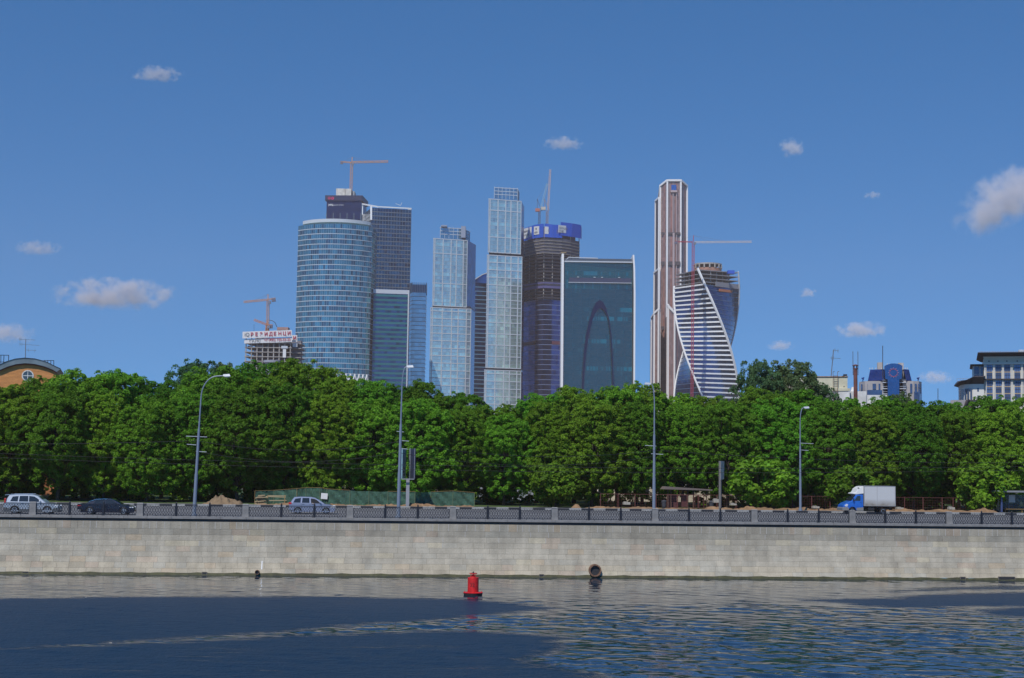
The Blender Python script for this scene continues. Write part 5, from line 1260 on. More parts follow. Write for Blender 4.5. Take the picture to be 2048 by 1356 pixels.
car('silver estate off-roader with dark bumpers at the edge of the picture', 11.5, 9.5, 4.8, P_silver, (.98, 3.84),
    [(.0, .45), (.0, .98), (.12, 1.06), (.4, 1.08), (3.2, 1.06), (3.5, 1.05), (4.1, .98), (4.6, .86), (4.78, .70), (4.8, .36), (4.6, .24), (4.3, .22), (.3, .26), (.1, .30)][::1],
    [(.10, 1.05), (.28, 1.45), (.42, 1.70), (.9, 1.745), (1.9, 1.76), (2.6, 1.72), (2.95, 1.62), (3.68, 1.04)],
    {'side': [[(.55, 1.13), (.75, 1.55), (1.25, 1.60), (1.22, 1.12)], [(1.32, 1.12), (1.36, 1.61), (2.10, 1.62), (2.14, 1.11)], [(2.2, 1.11), (2.18, 1.62), (2.62, 1.57), (2.9, 1.42), (3.28, 1.12), (3.26, 1.09)]], 'front': ((3.60, 1.08), (2.98, 1.59)), 'rear': ((.16, 1.18), (.38, 1.62))},
    1.90, .36, {'tail': (.06, .2, 1.0, 1.40), 'head': (4.45, 4.80, .68, .84), 'mirror': (3.12, 1.08), 'handles': ((1.55, .93), (2.45, .93)), 'seams': (1.28, 2.16, 3.3)}, extras=rails, paint2=P_bumper)
car('low black saloon car with pale wheels and chrome window line', 158, 9.6, 5.1, P_black, (1.12, 4.12),
    [(.0, .5), (.02, .92), (.15, .99), (.9, 1.0), (3.4, .98), (3.7, .96), (4.5, .84), (4.95, .68), (5.08, .5), (5.1, .34), (4.9, .22), (.4, .22), (.05, .32)],
    [(.62, .97), (1.25, 1.30), (1.65, 1.42), (2.3, 1.46), (2.9, 1.44), (3.2, 1.35), (3.88, .95)],
    {'side': [[(1.45, 1.03), (1.58, 1.30), (1.85, 1.37), (2.42, 1.39), (2.44, 1.02)], [(2.52, 1.02), (2.50, 1.39), (2.95, 1.36), (3.2, 1.24), (3.50, 1.01)]], 'front': ((3.78, .99), (3.22, 1.32)), 'rear': ((.72, 1.0), (1.4, 1.34))},
    1.87, .345, {'tail': (-.01, .35, .76, .88), 'head': (4.62, 5.0, .64, .74), 'mirror': (3.32, .98), 'handles': ((1.75, .84), (2.85, .84)), 'seams': (1.5, 2.48, 3.55)}, name='black_car',
    extras=lambda rt, h, hw: [MB().bar((1.0, s * (h - .125), 1.16), (1.6, s * (h - .155), 1.375), .03).bar((1.6, s * (h - .155), 1.375), (2.6, s * (h - .17), 1.425), .03).build('chrome_window_line', mat('chrome', (.8, .8, .8), .12, 1.0), rt) for s in (-1, 1)])
# ---- drivers --------------------------------------------------------------
def driver(car_o, x, y, z, facing, label, shirt, arm_out):
    """seated person: one skinned body from the hips up, bent arms, hands on the wheel"""
    J = {'pel': (0, 0, 0), 'spine': (-.03, 0, .22), 'chest': (-.05, 0, .40), 'neck': (-.03, 0, .54), 'head': (.0, 0, .66), 'top': (.0, 0, .76), 'kL': (.42, .12, .10), 'kR': (.42, -.12, .10), 'fL': (.70, .12, -.22), 'fR': (.70, -.12, -.22),
         'sL': (-.04, .18, .45), 'sR': (-.04, -.18, .45), 'eL': (.16, .24, .26), 'eR': (.16, -.24 - .1 * arm_out, .30), 'hL': (.42, .14, .36), 'hR': (.42, -.14 - .12 * arm_out, .36)}
    E = [('pel', 'spine'), ('spine', 'chest'), ('chest', 'neck'), ('neck', 'head'), ('head', 'top'), ('pel', 'kL'), ('pel', 'kR'), ('kL', 'fL'), ('kR', 'fR'), ('chest', 'sL'), ('chest', 'sR'), ('sL', 'eL'), ('sR', 'eR'), ('eL', 'hL'), ('eR', 'hR')]
    rad = {'pel': .15, 'spine': .14, 'chest': .15, 'neck': .055, 'head': .095, 'top': .075, 'kL': .075, 'kR': .075, 'fL': .045, 'fR': .045, 'sL': .065, 'sR': .065, 'eL': .045, 'eR': .045, 'hL': .035, 'hR': .035}
    names = list(J); me = bpy.data.meshes.new('person'); me.from_pydata([J[n] for n in names], [(names.index(a), names.index(b)) for a, b in E], []); me.update()
    o = bpy.data.objects.new('person', me); COL.objects.link(o); sk = o.modifiers.new('skin', 'SKIN')
    if not me.skin_vertices: me.skin_vertices.new() if hasattr(me.skin_vertices, 'new') else None
    if me.skin_vertices:
        for i, n in enumerate(names): me.skin_vertices[0].data[i].radius = (rad[n], rad[n] * (.8 if n in ('chest', 'spine') else 1)); me.skin_vertices[0].data[i].use_root = (n == 'pel')
    o.modifiers.new('smooth', 'SUBSURF').levels = 1
    bpy.context.view_layer.update(); ev = bpy.data.meshes.new_from_object(o.evaluated_get(bpy.context.evaluated_depsgraph_get())); o.modifiers.clear(); o.data = ev
    if len(ev.polygons) == 0: bpy.data.objects.remove(o); return None
    skin = mat('skin', (.42, .25, .17), .6); sh = mat('shirt %.2f' % shirt[0], shirt, .8); ev.materials.clear(); ev.materials.append(skin); ev.materials.append(sh)
    for p in ev.polygons:
        c = p.center; p.material_index = 1 if (c.z < .50 and c.x < .14) or c.z < .2 else 0
    M_ = car_o.matrix_basis; c, s = math.cos(car_o.rotation_euler.z), math.sin(car_o.rotation_euler.z)
    o.location = (car_o.location.x + x * c - y * s, car_o.location.y + x * s + y * c, car_o.location.z + z); o.rotation_euler = (0, 0, car_o.rotation_euler.z + (math.pi if facing < 0 else 0))
    k = MB(); k.lathe([(.06, -.03), (.098, .0), (.102, .05), (.085, .10), (.03, .125)], 12); h_ = k.build('hair', mat('dark hair', (.03, .02, .015), .8), o, loc=(-.02, 0, .70), smooth=True)
    for sy in (-1, 1):
        for f in range(5):
            k = MB(); a = J['hR' if sy < 0 else 'hL']; yy = (f - 2) * .016
            k.tube([(a[0], a[1] + yy, a[2]), (a[0] + .05, a[1] + yy * 1.2, a[2] + (.01 if f else -.01)), (a[0] + .075, a[1] + yy * 1.2, a[2] - .02)], [.011, .009, .007], 5); k.build('finger', skin, o)
    k = MB(); k.lathe([(.004, 0), (.016, .012), (.012, .03), (.004, .05)], 6); k.build('nose', skin, o, loc=(.095, 0, .645))
    tag(o, label, 'person'); return o
def interior(rt, h, hw, x=2.35, z=.62, wheel_x=2.95):
    k = MB(); k.box(x - .25, x + .25, -.55, -.1, z - .12, z); k.box(x - .35, x - .2, -.55, -.1, z, z + .62); k.build('seat', m_trim, rt)
    k = MB(); k.lathe([(.18, 0), (.18, .02)], 16); k.build('steering_wheel', m_trim, rt, loc=(wheel_x, -.34, z + .32), rot=(0, R(65), 0))
mpv = car('small light blue people carrier with its driver window open', 578, 16.8, 4.47, P_blue, (.87, 3.58),
    [(.0, .45), (.02, 1.0), (.15, 1.06), (2.9, 1.02), (3.3, 1.0), (3.9, .92), (4.3, .76), (4.45, .58), (4.47, .36), (4.3, .22), (.3, .22), (.05, .30)],
    [(.12, 1.02), (.35, 1.42), (.52, 1.62), (1.2, 1.66), (2.1, 1.64), (2.5, 1.56), (2.85, 1.40), (3.45, 1.0)],
    {'side': [[(.42, 1.09), (.62, 1.46), (1.15, 1.54), (1.12, 1.08)], [(1.26, 1.08), (1.30, 1.54), (1.95, 1.54), (1.98, 1.07)]], 'front': ((3.38, 1.04), (2.62, 1.52)), 'rear': ((.17, 1.12), (.46, 1.55))},
    1.80, .32, {'tail': (-.012, .28, .92, 1.10), 'head': (4.02, 4.42, .64, .82), 'mirror': (2.95, 1.04), 'handles': ((1.3, .92), (2.2, .92)), 'seams': (1.2, 2.03, 3.1)}, name='blue_car',
    extras=lambda rt, h, hw: MB().prism([(2.13, 1.07), (2.10, 1.50), (2.45, 1.46), (2.7, 1.34), (3.05, 1.05)], -h + .03, -h + .12).build('open_window', m_trim, rt))
driver(mpv, 2.12, -.52, .72, 1, 'driver with a bare forearm at the open window of the small blue car', (.45, .40, .34), 1.0)
# ---- box truck ------------------------------------------------------------
def box_truck():
    v = 34.5; u, _ = UV(1680.5, 1028, v); L = 6.0
    rt = empty('box_truck', W(u, v, ZR), TH, 'small delivery truck with blue cab and tall dirty white cargo box', 'truck')
    pb = mat('truck blue', (.015, .13, .56), .35, .1, coat=.5); pw = mat('fairing white', (.72, .72, .71), .4); h = 1.0
    out = [(0.0, .55), (.04, .98), (.35, 1.22), (1.0, 1.48), (1.52, 2.18), (2.32, 2.20), (2.35, .62)]
    arch = [(1.10 + .42 * math.cos(a), max(.42, .40 + .42 * math.sin(a))) for a in [math.pi * i / 8 for i in range(9)]]
    k = MB(); k.prism(out + [(2.35, .42)] + arch + [(.04, .42)], -h, h); k.build('cab', pb, rt, bevel=.05)
    k = MB(); k.prism([(-.06, .40), (-.06, .72), (.10, .80), (.62, .78), (.70, .50), (.66, .40)], -h - .015, h + .015); k.build('bumper', mat('weathered grey plastic', (.20, .20, .20), .7), rt, bevel=.03)
    k = MB(); k.prism([(1.55, .40), (1.55, .72), (2.35, .78), (2.35, .40)], -h - .012, h + .012); k.build('sill_panel', mat('weathered grey plastic', (0,) * 3), rt)
    k = MB(); k.prism([(1.18, 2.28), (1.24, 2.36), (1.55, 2.44), (1.75, 2.85), (2.15, 3.10), (2.45, 3.12), (2.45, 2.30), (1.5, 2.19)], -.92, .92); k.build('wind_deflector', pw, rt, bevel=.08)
    k = MB(); k.box(1.72, 1.92, -.935, -.90, 2.88, 2.97); k.build('deflector_vent', m_trim, rt)
    k = MB(); d = .012; k.hexa([(1.0 - d, -.88, 1.50), (1.0 - d, .88, 1.50), (1.53 - d, .84, 2.17), (1.53 - d, -.84, 2.17), (1.0 - d * 3, -.88, 1.52), (1.0 - d * 3, .88, 1.52), (1.53 - d * 3, .84, 2.19), (1.53 - d * 3, -.84, 2.19)]); k.build('windscreen', m_cglass, rt)
    for s in (-1, 1):
        k = MB(); y0, y1 = sorted((s * (h + .008), s * (h - .02))); k.prism([(1.28, 1.50), (1.68, 2.06), (2.02, 2.08), (2.02, 1.50)], y0, y1); k.build('side_window', m_cglass, rt)
        k = MB(); y0, y1 = sorted((s * (h + .006), s * (h - .02)))
        k.box(2.14, 2.155, y0, y1, .80, 2.1); k.prism([(1.17, 1.44), (1.185, 1.44), (1.38, .82), (1.365, .82)], y0, y1); k.box(1.37, 2.14, y0, y1, .80, .815); k.build('door_seam', m_trim, rt)
        k = MB(); k.box(1.96, 2.1, y0 - .01, y1 + .01, 1.32, 1.36); k.build('door_handle', m_trim, rt)
        k = MB(); y0, y1 = sorted((s * (h + .02), s * (h - .30))); k.prism([(.20, 1.00), (.22, .86), (.50, .84), (.60, 1.10), (.42, 1.14)], y0, y1); k.build('headlight', m_hl, rt, bevel=.02)
        k = MB(); y0, y1 = sorted((s * (h + .25), s * (h + .05))); k.box(1.12, 1.24, y0, y1, 1.48, 1.78); k.build('wing_mirror', m_trim, rt, bevel=.03)
        wheel(rt, 1.10, s * (h - .16), .34, .22, s, 0)
        for dy in (.13,): wheel(rt, 4.62, s * (h - .16), .36, .30, s, 0)
        k = MB(); a0 = [(4.62 + .52 * math.cos(a), .36 + .52 * math.sin(a)) for a in [R(20 + 14 * i) for i in range(11)]]; 
        for p, q in zip(a0[:-1], a0[1:]): k.bar((p[0], s * (h - .16), p[1]), (q[0], s * (h - .16), q[1]), .3, .03)
        k.build('mudguard', m_trim, rt)
    m = mat('dirty white box', (.60, .61, .62), .55); 
    k = MB(); k.box(2.42, L, -1.08, 1.08, .95, 3.15); bx = k.build('cargo_box', m, rt, bevel=.02)
    nt_ = m.node_tree; n, l = nt_.nodes, nt_.links; b = n['Principled BSDF']; tc = n.new('ShaderNodeTexCoord'); sp = n.new('ShaderNodeSeparateXYZ'); l.new(tc.outputs['Object'], sp.inputs[0])
    nz = n.new('ShaderNodeTexNoise'); nz.inputs['Scale'].default_value = 1.4; nz.inputs['Detail'].default_value = 5; l.new(tc.outputs['Object'], nz.inputs['Vector'])
    mr = n.new('ShaderNodeMapRange'); mr.inputs[1].default_value = 1.75; mr.inputs[2].default_value = .95; l.new(sp.outputs['Z'], mr.inputs[0])
    ml = n.new('ShaderNodeMath'); ml.operation = 'MULTIPLY'; mr.inputs[4].default_value = 1.9; ml.use_clamp = True; l.new(mr.outputs[0], ml.inputs[0]); l.new(nz.outputs['Fac'], ml.inputs[1])
    mx = n.new('ShaderNodeMix'); mx.data_type = 'RGBA'; mx.inputs['A'].default_value = (.50, .51, .52, 1); mx.inputs['B'].default_value = (.20, .18, .15, 1); l.new(ml.outputs[0], mx.inputs['Factor']); l.new(mx.outputs['Result'], b.inputs['Base Color'])
    k = MB()
    for x in (2.42, L): k.box(x - .035, x + .035, -1.10, 1.10, .93, 3.17)
    for z in (.93, 3.13): k.box(2.456, L - .036, -1.10, 1.10, z, z + .05)
    k.box(3.9, 3.93, -1.092, -1.07, .99, 3.12); k.build('box_edging', mat('aluminium edging', (.36, .36, .37), .5, .4), bx)
    k = MB(); k.box(2.4, L - .2, -.45, -.30, .55, .75); k.box(2.4, L - .2, .30, .45, .55, .75); k.box(2.9, 3.6, -.95, -.5, .45, .8)
    for x in (3.0, 3.9, 5.3): k.box(x, x + .08, -1.0, 1.0, .75, .92)
    k.build('chassis', m_trim, rt)
    k = MB(); k.box(L - .05, L + .02, -.9, .9, .45, .55); k.build('rear_bar', m_trim, rt)
    return rt
trk = box_truck()
driver(trk, 1.85, -.45, 1.12, -1, 'driver with bare arms at the window of the blue truck cab', (.03, .03, .04), 0.6)

# ================================================================ buoy
bx, by = G(946, 1190); rt = empty('red_buoy', (bx, by, 0), R(-12), 'red cylindrical river buoy with black hull and number 32', 'buoy')
m_br = mat('buoy red', (.52, .012, .012), .5, noise=(3, .28, 6)); m_bk = mat('buoy black', (.02, .02, .022), .7)
k = MB(); k.lathe([(.55, -.3), (.68, .02), (.70, .13), (.70, .15)], 32); k.build('hull', m_bk, rt, smooth=False)
k = MB(); k.lathe([(.71, .151), (.73, .17), (.73, .20), (.45, .235)], 32); k.build('deck', m_br, rt)
k = MB(); k.lathe([(.405, .23), (.405, 1.26), (.39, 1.28), (.28, 1.29)], 32); k.lathe([(.414, .27), (.414, .30)], 32, cap=False); k.build('drum', m_br, rt)
k = MB(); k.lathe([(.16, 1.29), (.16, 1.36), (.10, 1.42), (.10, 1.5)], 16); k.build('lantern_base', m_br, rt)
k = MB()
for i in range(4): a = R(45 + 90 * i); k.bar((.22 * math.cos(a), .22 * math.sin(a), 1.29), (.24 * math.cos(a), .24 * math.sin(a), 1.56), .03)
k.lathe([(.30, 1.56), (.30, 1.60), (.20, 1.60), (.20, 1.56), (.30, 1.56)], 20, cap=False); k.build('cage', m_br, rt)
k = MB(); k.lathe([(.05, 1.5), (.07, 1.56), (.06, 1.66), (.02, 1.72)], 10); k.build('lantern', m_bk, rt)
k = MB()
for i in range(4): a = R(20 + 90 * i); k.tube([(.63 * math.cos(a), .63 * math.sin(a), .20), (.63 * math.cos(a), .63 * math.sin(a), .28)], .03, 6)
k.build('mooring_eye', m_br, rt)
for i, ch in enumerate('32'):
    a = R(-102 + 27 * i); rr_ = .409; text(ch, .36, mat('faded number', (.16, .01, .01), .6), rt, (rr_ * math.cos(a - R(10)), rr_ * math.sin(a - R(10)), .63), (R(90), 0, a + R(90)), name='number', bold=.004, depth=.012)

# ================================================================ far side of the road
m_sand = mat('sand', (.21, .145, .085), .95, tint=True, noise=(1.5, .25, 7), bump=(4, .08)); m_soil = mat('orange soil', (.24, .145, .075), .95, noise=(1.2, .3, 7), bump=(3, .12))
def mound(name, px0, px1, topy, v, label, cat, m_, dep=2.2, seed=1, peaks=((.5, 1.0, .35),), z0=4.6, base=None, kind=None):
    u0, _ = UV(px0, 1008, v); u1, _ = UV(px1, 1008, v); _, zt = UV((px0 + px1) / 2, topy, v); L = u1 - u0; H = zt - z0; g = np.random.default_rng(seed); nx = max(24, int(L / .12)); ny = 20; nx = min(nx, 420)
    ph = g.uniform(0, 6.28, 12); V = []; Fq = []
    for j in range(ny + 1):
        for i in range(nx + 1):
            s, t = i / nx, j / ny * 2 - 1; hgt = sum(a * max(0, 1 - abs((s - c) / w_) ** 1.5) for c, a, w_ in peaks) if base is None else base + sum(a * math.exp(-((s - c) / w_) ** 2) for c, a, w_ in peaks)
            rg_ = sum(math.sin(s * L * fq + ph[q] + t * 3 * (q % 3)) * am for q, (fq, am) in enumerate(((1.3, .10), (2.9, .09), (5.7, .07), (9.1, .05), (14, .035))))
            e = min(1, s * L / .5, (1 - s) * L / .5); h_ = max(0, (hgt * (1 + rg_ * (1.5 if base is None else 2.4))) * max(0, 1 - t * t) ** .8 * e)
            V.append((s * L, t * dep / 2, h_ * H))
    for j in range(ny):
        for i in range(nx): a = j * (nx + 1) + i; Fq.append((a, a + 1, a + nx + 2, a + nx + 1))
    me = bpy.data.meshes.new(name); me.from_pydata(V, [], Fq); me.update(); at = me.color_attributes.new('tint', 'FLOAT_COLOR', 'CORNER'); at.data.foreach_set('color', np.ones(4 * len(me.loops), dtype=np.float32)); me.materials.append(m_)
    o = bpy.data.objects.new(name, me); COL.objects.link(o); o.location = W(u0, v, z0); o.rotation_euler = (0, 0, TH)
    if kind: tag(o, kind=kind)
    else: tag(o, label, cat)
    return o
mound('sand_heap', 398, 492, 992, 42.5, 'pointed heap of brown sand beside the first lamp post', 'sand heap', m_sand, 4, 3, ((.58, .8, .40), (.36, .42, .36), (.9, .1, .2)))
mound('soil_heap', 1138, 1166, 1009, 43, 'small mound of brown soil beside the low leafy bush', 'soil heap', m_soil, 2, 4, ((.5, 1, .5),))
mound('soil_heap', 1405, 1470, 1013, 42.5, 'brown soil heap at the foot of the back of the road sign', 'soil heap', m_soil, 2.5, 5, ((.3, .9, .4), (.75, .6, .35)))
mound('soil_bank', 1462, 1700, 1014.5, 43.5, 'long uneven bank of dug up orange soil around the short lamp post', 'soil bank', m_soil, 3, 6, ((.15, .3, .05), (.45, .15, .02), (.62, .15, .02), (.85, .2, .03)), base=.6)
mound('soil_bank', 1765, 1995, 1017, 42.5, 'long bank of dug up orange soil between box truck and bus shelter', 'soil bank', m_soil, 3.2, 7, ((.1, .2, .04), (.45, .2, .03), (.88, .45, .04)), base=.55)
mound('soil_strip', 510, 955, 1003.5, 42, None, None, m_soil, 3, 8, ((.2, .3, .1), (.7, .3, .1)), base=.35, kind='stuff')
mound('soil_strip', 1165, 1420, 1013, 43, None, None, m_soil, 2.6, 9, ((.2, .3, .1), (.5, .3, .1)), base=.45, kind='stuff')
# green mesh screen on timber posts
m_net = mat('green mesh', (.055, .13, .09), .8, tint=True, noise=(1.5, .3, 5), alpha=.78); m_tim = mat('yellow timber', (.30, .20, .08), .8); 
m_pole = mat('greenish pole', (.16, .20, .11), .8)
gs = [(510, 982, 45.5), (548, 981, 46.3), (594, 977.5, 46.0), (612, 975.5, 46.2), (640, 975.5, 46), (654, 978, 46), (700, 981, 46), (738, 982, 46), (776, 983, 46), (830, 983.5, 46), (862, 984, 46), (906, 982, 46), (949, 985.5, 46)]
u0, _ = UV(510, 1000, 45.5); rt = empty('green_mesh_screen', W(u0, 46, 4.6), TH, 'long green mesh screen on yellow timber posts beyond the blue car', 'mesh fence')
pt = [(UV(px, py, v)[0] - u0, v - 46, UV(px, py, v)[1] - 4.6) for px, py, v in gs]; rn = random.Random(14)
for a, b in zip(pt[:-1], pt[1:]):
    k = MB(); n, m_n = 14, 6
    for i in range(n):
        for j in range(m_n):
            f = lambda i_, j_: (a[0] + (b[0] - a[0]) * i_ / n, a[1] + (b[1] - a[1]) * i_ / n + .10 * math.sin(i_ * .9 + j_ * 1.3 + a[0]) * math.sin(math.pi * i_ / n), (.12 + .06 * math.sin(i_ + a[0] * 3)) * (1 - j_ / m_n) + (a[2] + (b[2] - a[2]) * i_ / n - .05 * math.sin(math.pi * i_ / n)) * j_ / m_n)
            t = .8 + .4 * rn.random(); k.face([f(i, j), f(i + 1, j), f(i + 1, j + 1), f(i, j + 1)], (t, t, t))
    k.build('net_panel', m_net, rt, smooth=True)
for i, p in enumerate(pt): k = MB(); k.bar((p[0], p[1] - .06, 0), (p[0], p[1] - .06, p[2] + .02), .04); k.build('post', m_tim if i in (0, 2) else m_pole, rt)
for i, (a, b) in enumerate(zip(pt[:-1], pt[1:])):
    if i in (0, 1, 2, 3, 4, 5, 8, 10, 11): k = MB(); k.bar((a[0], a[1] - .05, a[2] + .03), (b[0], b[1] - .05, b[2] + .03), .035); k.build('top_rail', m_tim, rt)
u, z = UV(648, 993, 45.6); k = MB(); k.box(-.38, .38, 0, .02, 0, .68); o = k.build('paper_notice', mat('paper', (.68, .68, .68), .8), None, loc=W(u, 45.75, z - .3), rot=(0, R(4), TH)); tag(o, 'white paper notice pinned to the green mesh screen', 'notice')
rt = empty('stone_pile', W(UV(520, 1005, 44.6)[0], 44.8, 4.6), TH, 'stack of broken tan stone slabs in front of the green mesh end', 'stone pile'); rn = random.Random(9)
for i in range(14):
    k = MB(); w_ = .35 + .35 * rn.random(); k.box(-w_, w_, -.3, .3, 0, .11); k.build('stone_slab', mat('tan stone %d' % (i % 2), (.34, .27, .16) if i % 2 else (.24, .18, .11), .9), rt, bevel=.03, loc=((rn.random() - .5) * .5 + (0 if i < 8 else .1), (rn.random() - .5) * .4, .0 + .115 * i if i < 10 else .0 + .11 * (i - 10)), rot=(0, (rn.random() - .5) * .18, rn.random() * .6))
rt = empty('plank_stack', W(UV(552, 1005, 45)[0], 45.1, 4.6), TH, 'long pale planks lying in front of the green mesh beside the stones', 'planks')
for z, x0, x1, r_ in ((.9, -1.2, 1.1, .03), (1.02, -1.0, 1.1, .0), (.48, -1.1, 1.2, -.02)):
    k = MB(); k.box(x0, x1, -.1, .1, 0, .10); k.build('plank', mat('tan plank', (.36, .29, .17), .85), rt, loc=(0, 0, z), rot=(0, r_, 0))
k = MB(); 
for x in (-1.0, .95): k.box(x, x + .08, -.12, .12, 0, 1.15)
k.build('trestle', m_tim, rt)

# billboard, edge on
u, zt = UV(817, 897, 41); _, zb = UV(817, 957, 41); rt = empty('billboard', W(u, 41, 4.6), TH, 'double sided billboard seen almost edge on, on a grey post', 'billboard')
k = MB(); k.box(-.19, .19, -.19, .19, 0, zb - 4.6); k.build('post', mat('post grey', (.27, .28, .31), .6), rt); k = MB(); k.box(-.75, .75, -.5, .5, 0, .14); k.build('foot', m_gran, rt)
def bpanel(x0, x1, y0, y1, m_, nm):
    k = MB(); a, b = Vector((x0, y0)), Vector((x1, y1)); e = (b - a).normalized(); n_ = Vector((-e.y, e.x)) * .14
    k.hexa([(*a, zb - 4.6), (*b, zb - 4.6), (*(b + n_), zb - 4.6), (*(a + n_), zb - 4.6), (*a, zt - 4.6), (*b, zt - 4.6), (*(b + n_), zt - 4.6), (*(a + n_), zt - 4.6)]); o = k.build(nm, m_, rt); return o
p1 = bpanel(-.66, -.20, -.4, 2.5, mat('faded poster', (.20, .33, .36), .5, noise=(1.5, .2, 3)), 'poster_panel'); p1['label'] = 'pale green poster side with dark lettering'
p2 = bpanel(.22, .68, 2.5, -.6, mat('poster back', (.045, .055, .11), .5), 'poster_panel'); p2['label'] = 'dark blue rear side'
k = MB(); k.box(-.72, .72, -.62, -.5, zb - 4.6 - .12, zb - 4.6 - .003)
for x, y in ((.16, 2.5), (.70, -.68), (.20, -.5)): k.box(x - .03, x + .03, y - .03, y + .03, zb - 4.6, zt - 4.6 + .03)
k.build('frame', mat('billboard frame', (.22, .23, .25), .5), rt)
for j, w_ in enumerate(('BRK', 'TAM', 'ИН')): 
    pass
k = MB()
for j, z in enumerate((4.35, 3.95, 3.6)):
    for q in range(3): k.box(-.62 + q * .09, -.55 + q * .09, -.44 + q * .5, -.40 + q * .5, z, z + .2)
k.build('poster_marks', m_trim, rt)

# road sign seen from behind
u, zt = UV(1446, 922, 41.2); _, zb = UV(1446, 960, 41.2); rt = empty('road_sign', W(u, 41.2, 4.6), TH, 'large road sign seen from behind on two grey posts', 'road sign')
for x, y in ((-.42, 0), (-.04, .9)): k = MB(); k.tube([(x, y, 0), (x, y, zt - 4.6)], .085, 8); k.build('post', mat('sign post', (.17, .16, .15), .6), rt)
k = MB(); a, b = (-.34, -.2), (.62, 2.2)
k.hexa([(a[0], a[1], zb - 4.6), (b[0], b[1], zb - 4.5), (b[0] + .03, b[1], zb - 4.5), (a[0] + .03, a[1], zb - 4.6), (a[0], a[1], zt - 4.6), (b[0] + .05, b[1], zt - 4.62), (b[0] + .08, b[1], zt - 4.62), (a[0] + .03, a[1], zt - 4.6)]); k.build('sign_panel', mat('sign back', (.38, .38, .40), .6, noise=(2, .3, 4)), rt)
k = MB()
for z in (.18, .95, 1.75): k.bar((a[0] - .03, a[1], zb - 4.6 + z), (b[0] - .03, b[1], zb - 4.6 + z), .07)
for t in (.33, .66): x, y = a[0] + (b[0] - a[0]) * t - .03, a[1] + (b[1] - a[1]) * t; k.bar((x, y, zb - 4.6), (x, y, zt - 4.6), .05)
k.build('stiffeners', mat('sign post', (0,) * 3), rt)

# brown wire fence
m_bf = mat('red brown paint', (.115, .035, .028), .6)
fence_px = [1201, 1236, 1270, 1312, 1355, 1396, 1434, 1472, 1509, 1547, 1585, 1623, 1660, 1809, 1846, 1884, 1906, 1938, 1976, 2012, 2048, 2085]
uF0, _ = UV(1201, 1010, 47); rt = empty('wire_fence', W(uF0, 47, 4.6), TH, 'long low red brown wire fence along the lawn behind the road', 'fence')
us = [UV(x, 1000, 47)[0] - uF0 for x in fence_px]; L = us[-1]
for x in us: k = MB(); k.box(x - .045, x + .045, -.045, .045, 0, 1.75); k.build('post', m_bf, rt)
k = MB(); k.box(0, L, -.02, .02, 1.68, 1.73); k.build('top_rail', m_bf, rt); k = MB(); k.box(0, L, -.02, .02, .12, .16); k.build('bottom_rail', m_bf, rt)
k = MB()
for i in range(int(L / .32)): k.box(i * .32, i * .32 + .012, -.006, .006, .16, 1.68)
for z in (.45, .75, 1.05, 1.35): k.box(0, L, -.005, .005, z, z + .012)
k.build('wire_mesh', m_bf, rt)

# roofed shelter with gate frames
u0, zt = UV(1328, 973, 49); u1, _ = UV(1420, 973, 49); rt = empty('open_shelter', W(u0, 49, 4.6), TH, 'long low open shelter with brown roof and timber posts behind the wire fence', 'shelter'); Ls = u1 - u0; hz = zt - 4.6
k = MB(); k.prism([(0, 0)] * 0 or [(-.2, hz - .32), (Ls + .1, hz - .42), (Ls + .1, hz - .28), (.35, hz), (.1, hz)], -.9, 1.6); k.build('roof', mat('shelter roof', (.15, .12, .11), .8), rt)
for x in (.4, .75, Ls * .5, Ls * .62, Ls - .5): k = MB(); k.box(x - .06, x + .06, -.5, -.38, 0, hz - .32); k.build('post', mat('dark timber', (.07, .045, .03), .8), rt)
k = MB(); k.box(.4, 1.6, .2, .3, 0, 1.6); k.box(2.2, 3.0, .1, .2, .2, 1.7); k.build('board_panel', mat('maroon board', (.09, .03, .035), .7), rt)
for x in (1.5, 2.1, 2.7): k = MB(); k.box(x, x + .3, 1.0, 1.1, hz - .75, hz - .5); k.build('orange_sign', mat('orange sign', (.50, .22, .03), .6), rt)
# portable brown barriers
for i, (xa, xb) in enumerate(((1334, 1374), (1388, 1408))):
    ua, _ = UV(xa, 1000, 45.8); ub, _ = UV(xb, 1000, 45.8); Lb = ub - ua; rt = empty('gate_frame', W(ua, 45.8, 4.6), TH, ['wider red brown gate frame in front of the open shelter', 'narrower red brown gate frame in front of the open shelter'][i], 'gate')
    k = MB()
    for x in (0, Lb * .5, Lb): k.box(x - .03, x + .03, -.03, .03, 0, 1.72)
    k.box(.03, Lb - .03, -.025, .025, 1.66, 1.71); k.box(.03, Lb - .03, -.025, .025, .15, .2); k.build('frame', m_bf, rt)
    k = MB(); [k.box(x, x + .014, -.006, .006, .2, 1.66) for x in np.arange(.2, Lb - .1, .3)]; k.build('bars', m_bf, rt)
for px, lab in ((1328, 'dark litter bin beside the open shelter post'), (1423, 'dark litter bin beside the back of the road sign')):
    u, _ = UV(px, 1010, 45); rt = empty('litter_bin', W(u, 45, 4.6), TH, lab, 'litter bin')
    k = MB(); k.lathe([(.16, 0), (.26, .35), (.30, .85), (.31, .88)], 14); k.build('bin_body', mat('bin grey', (.045, .05, .06), .6), rt); k = MB(); k.lathe([(.33, .88), (.34, .95), (.24, 1.04), (.05, 1.1)], 14); k.build('lid', mat('bin grey', (0,) * 3), rt)
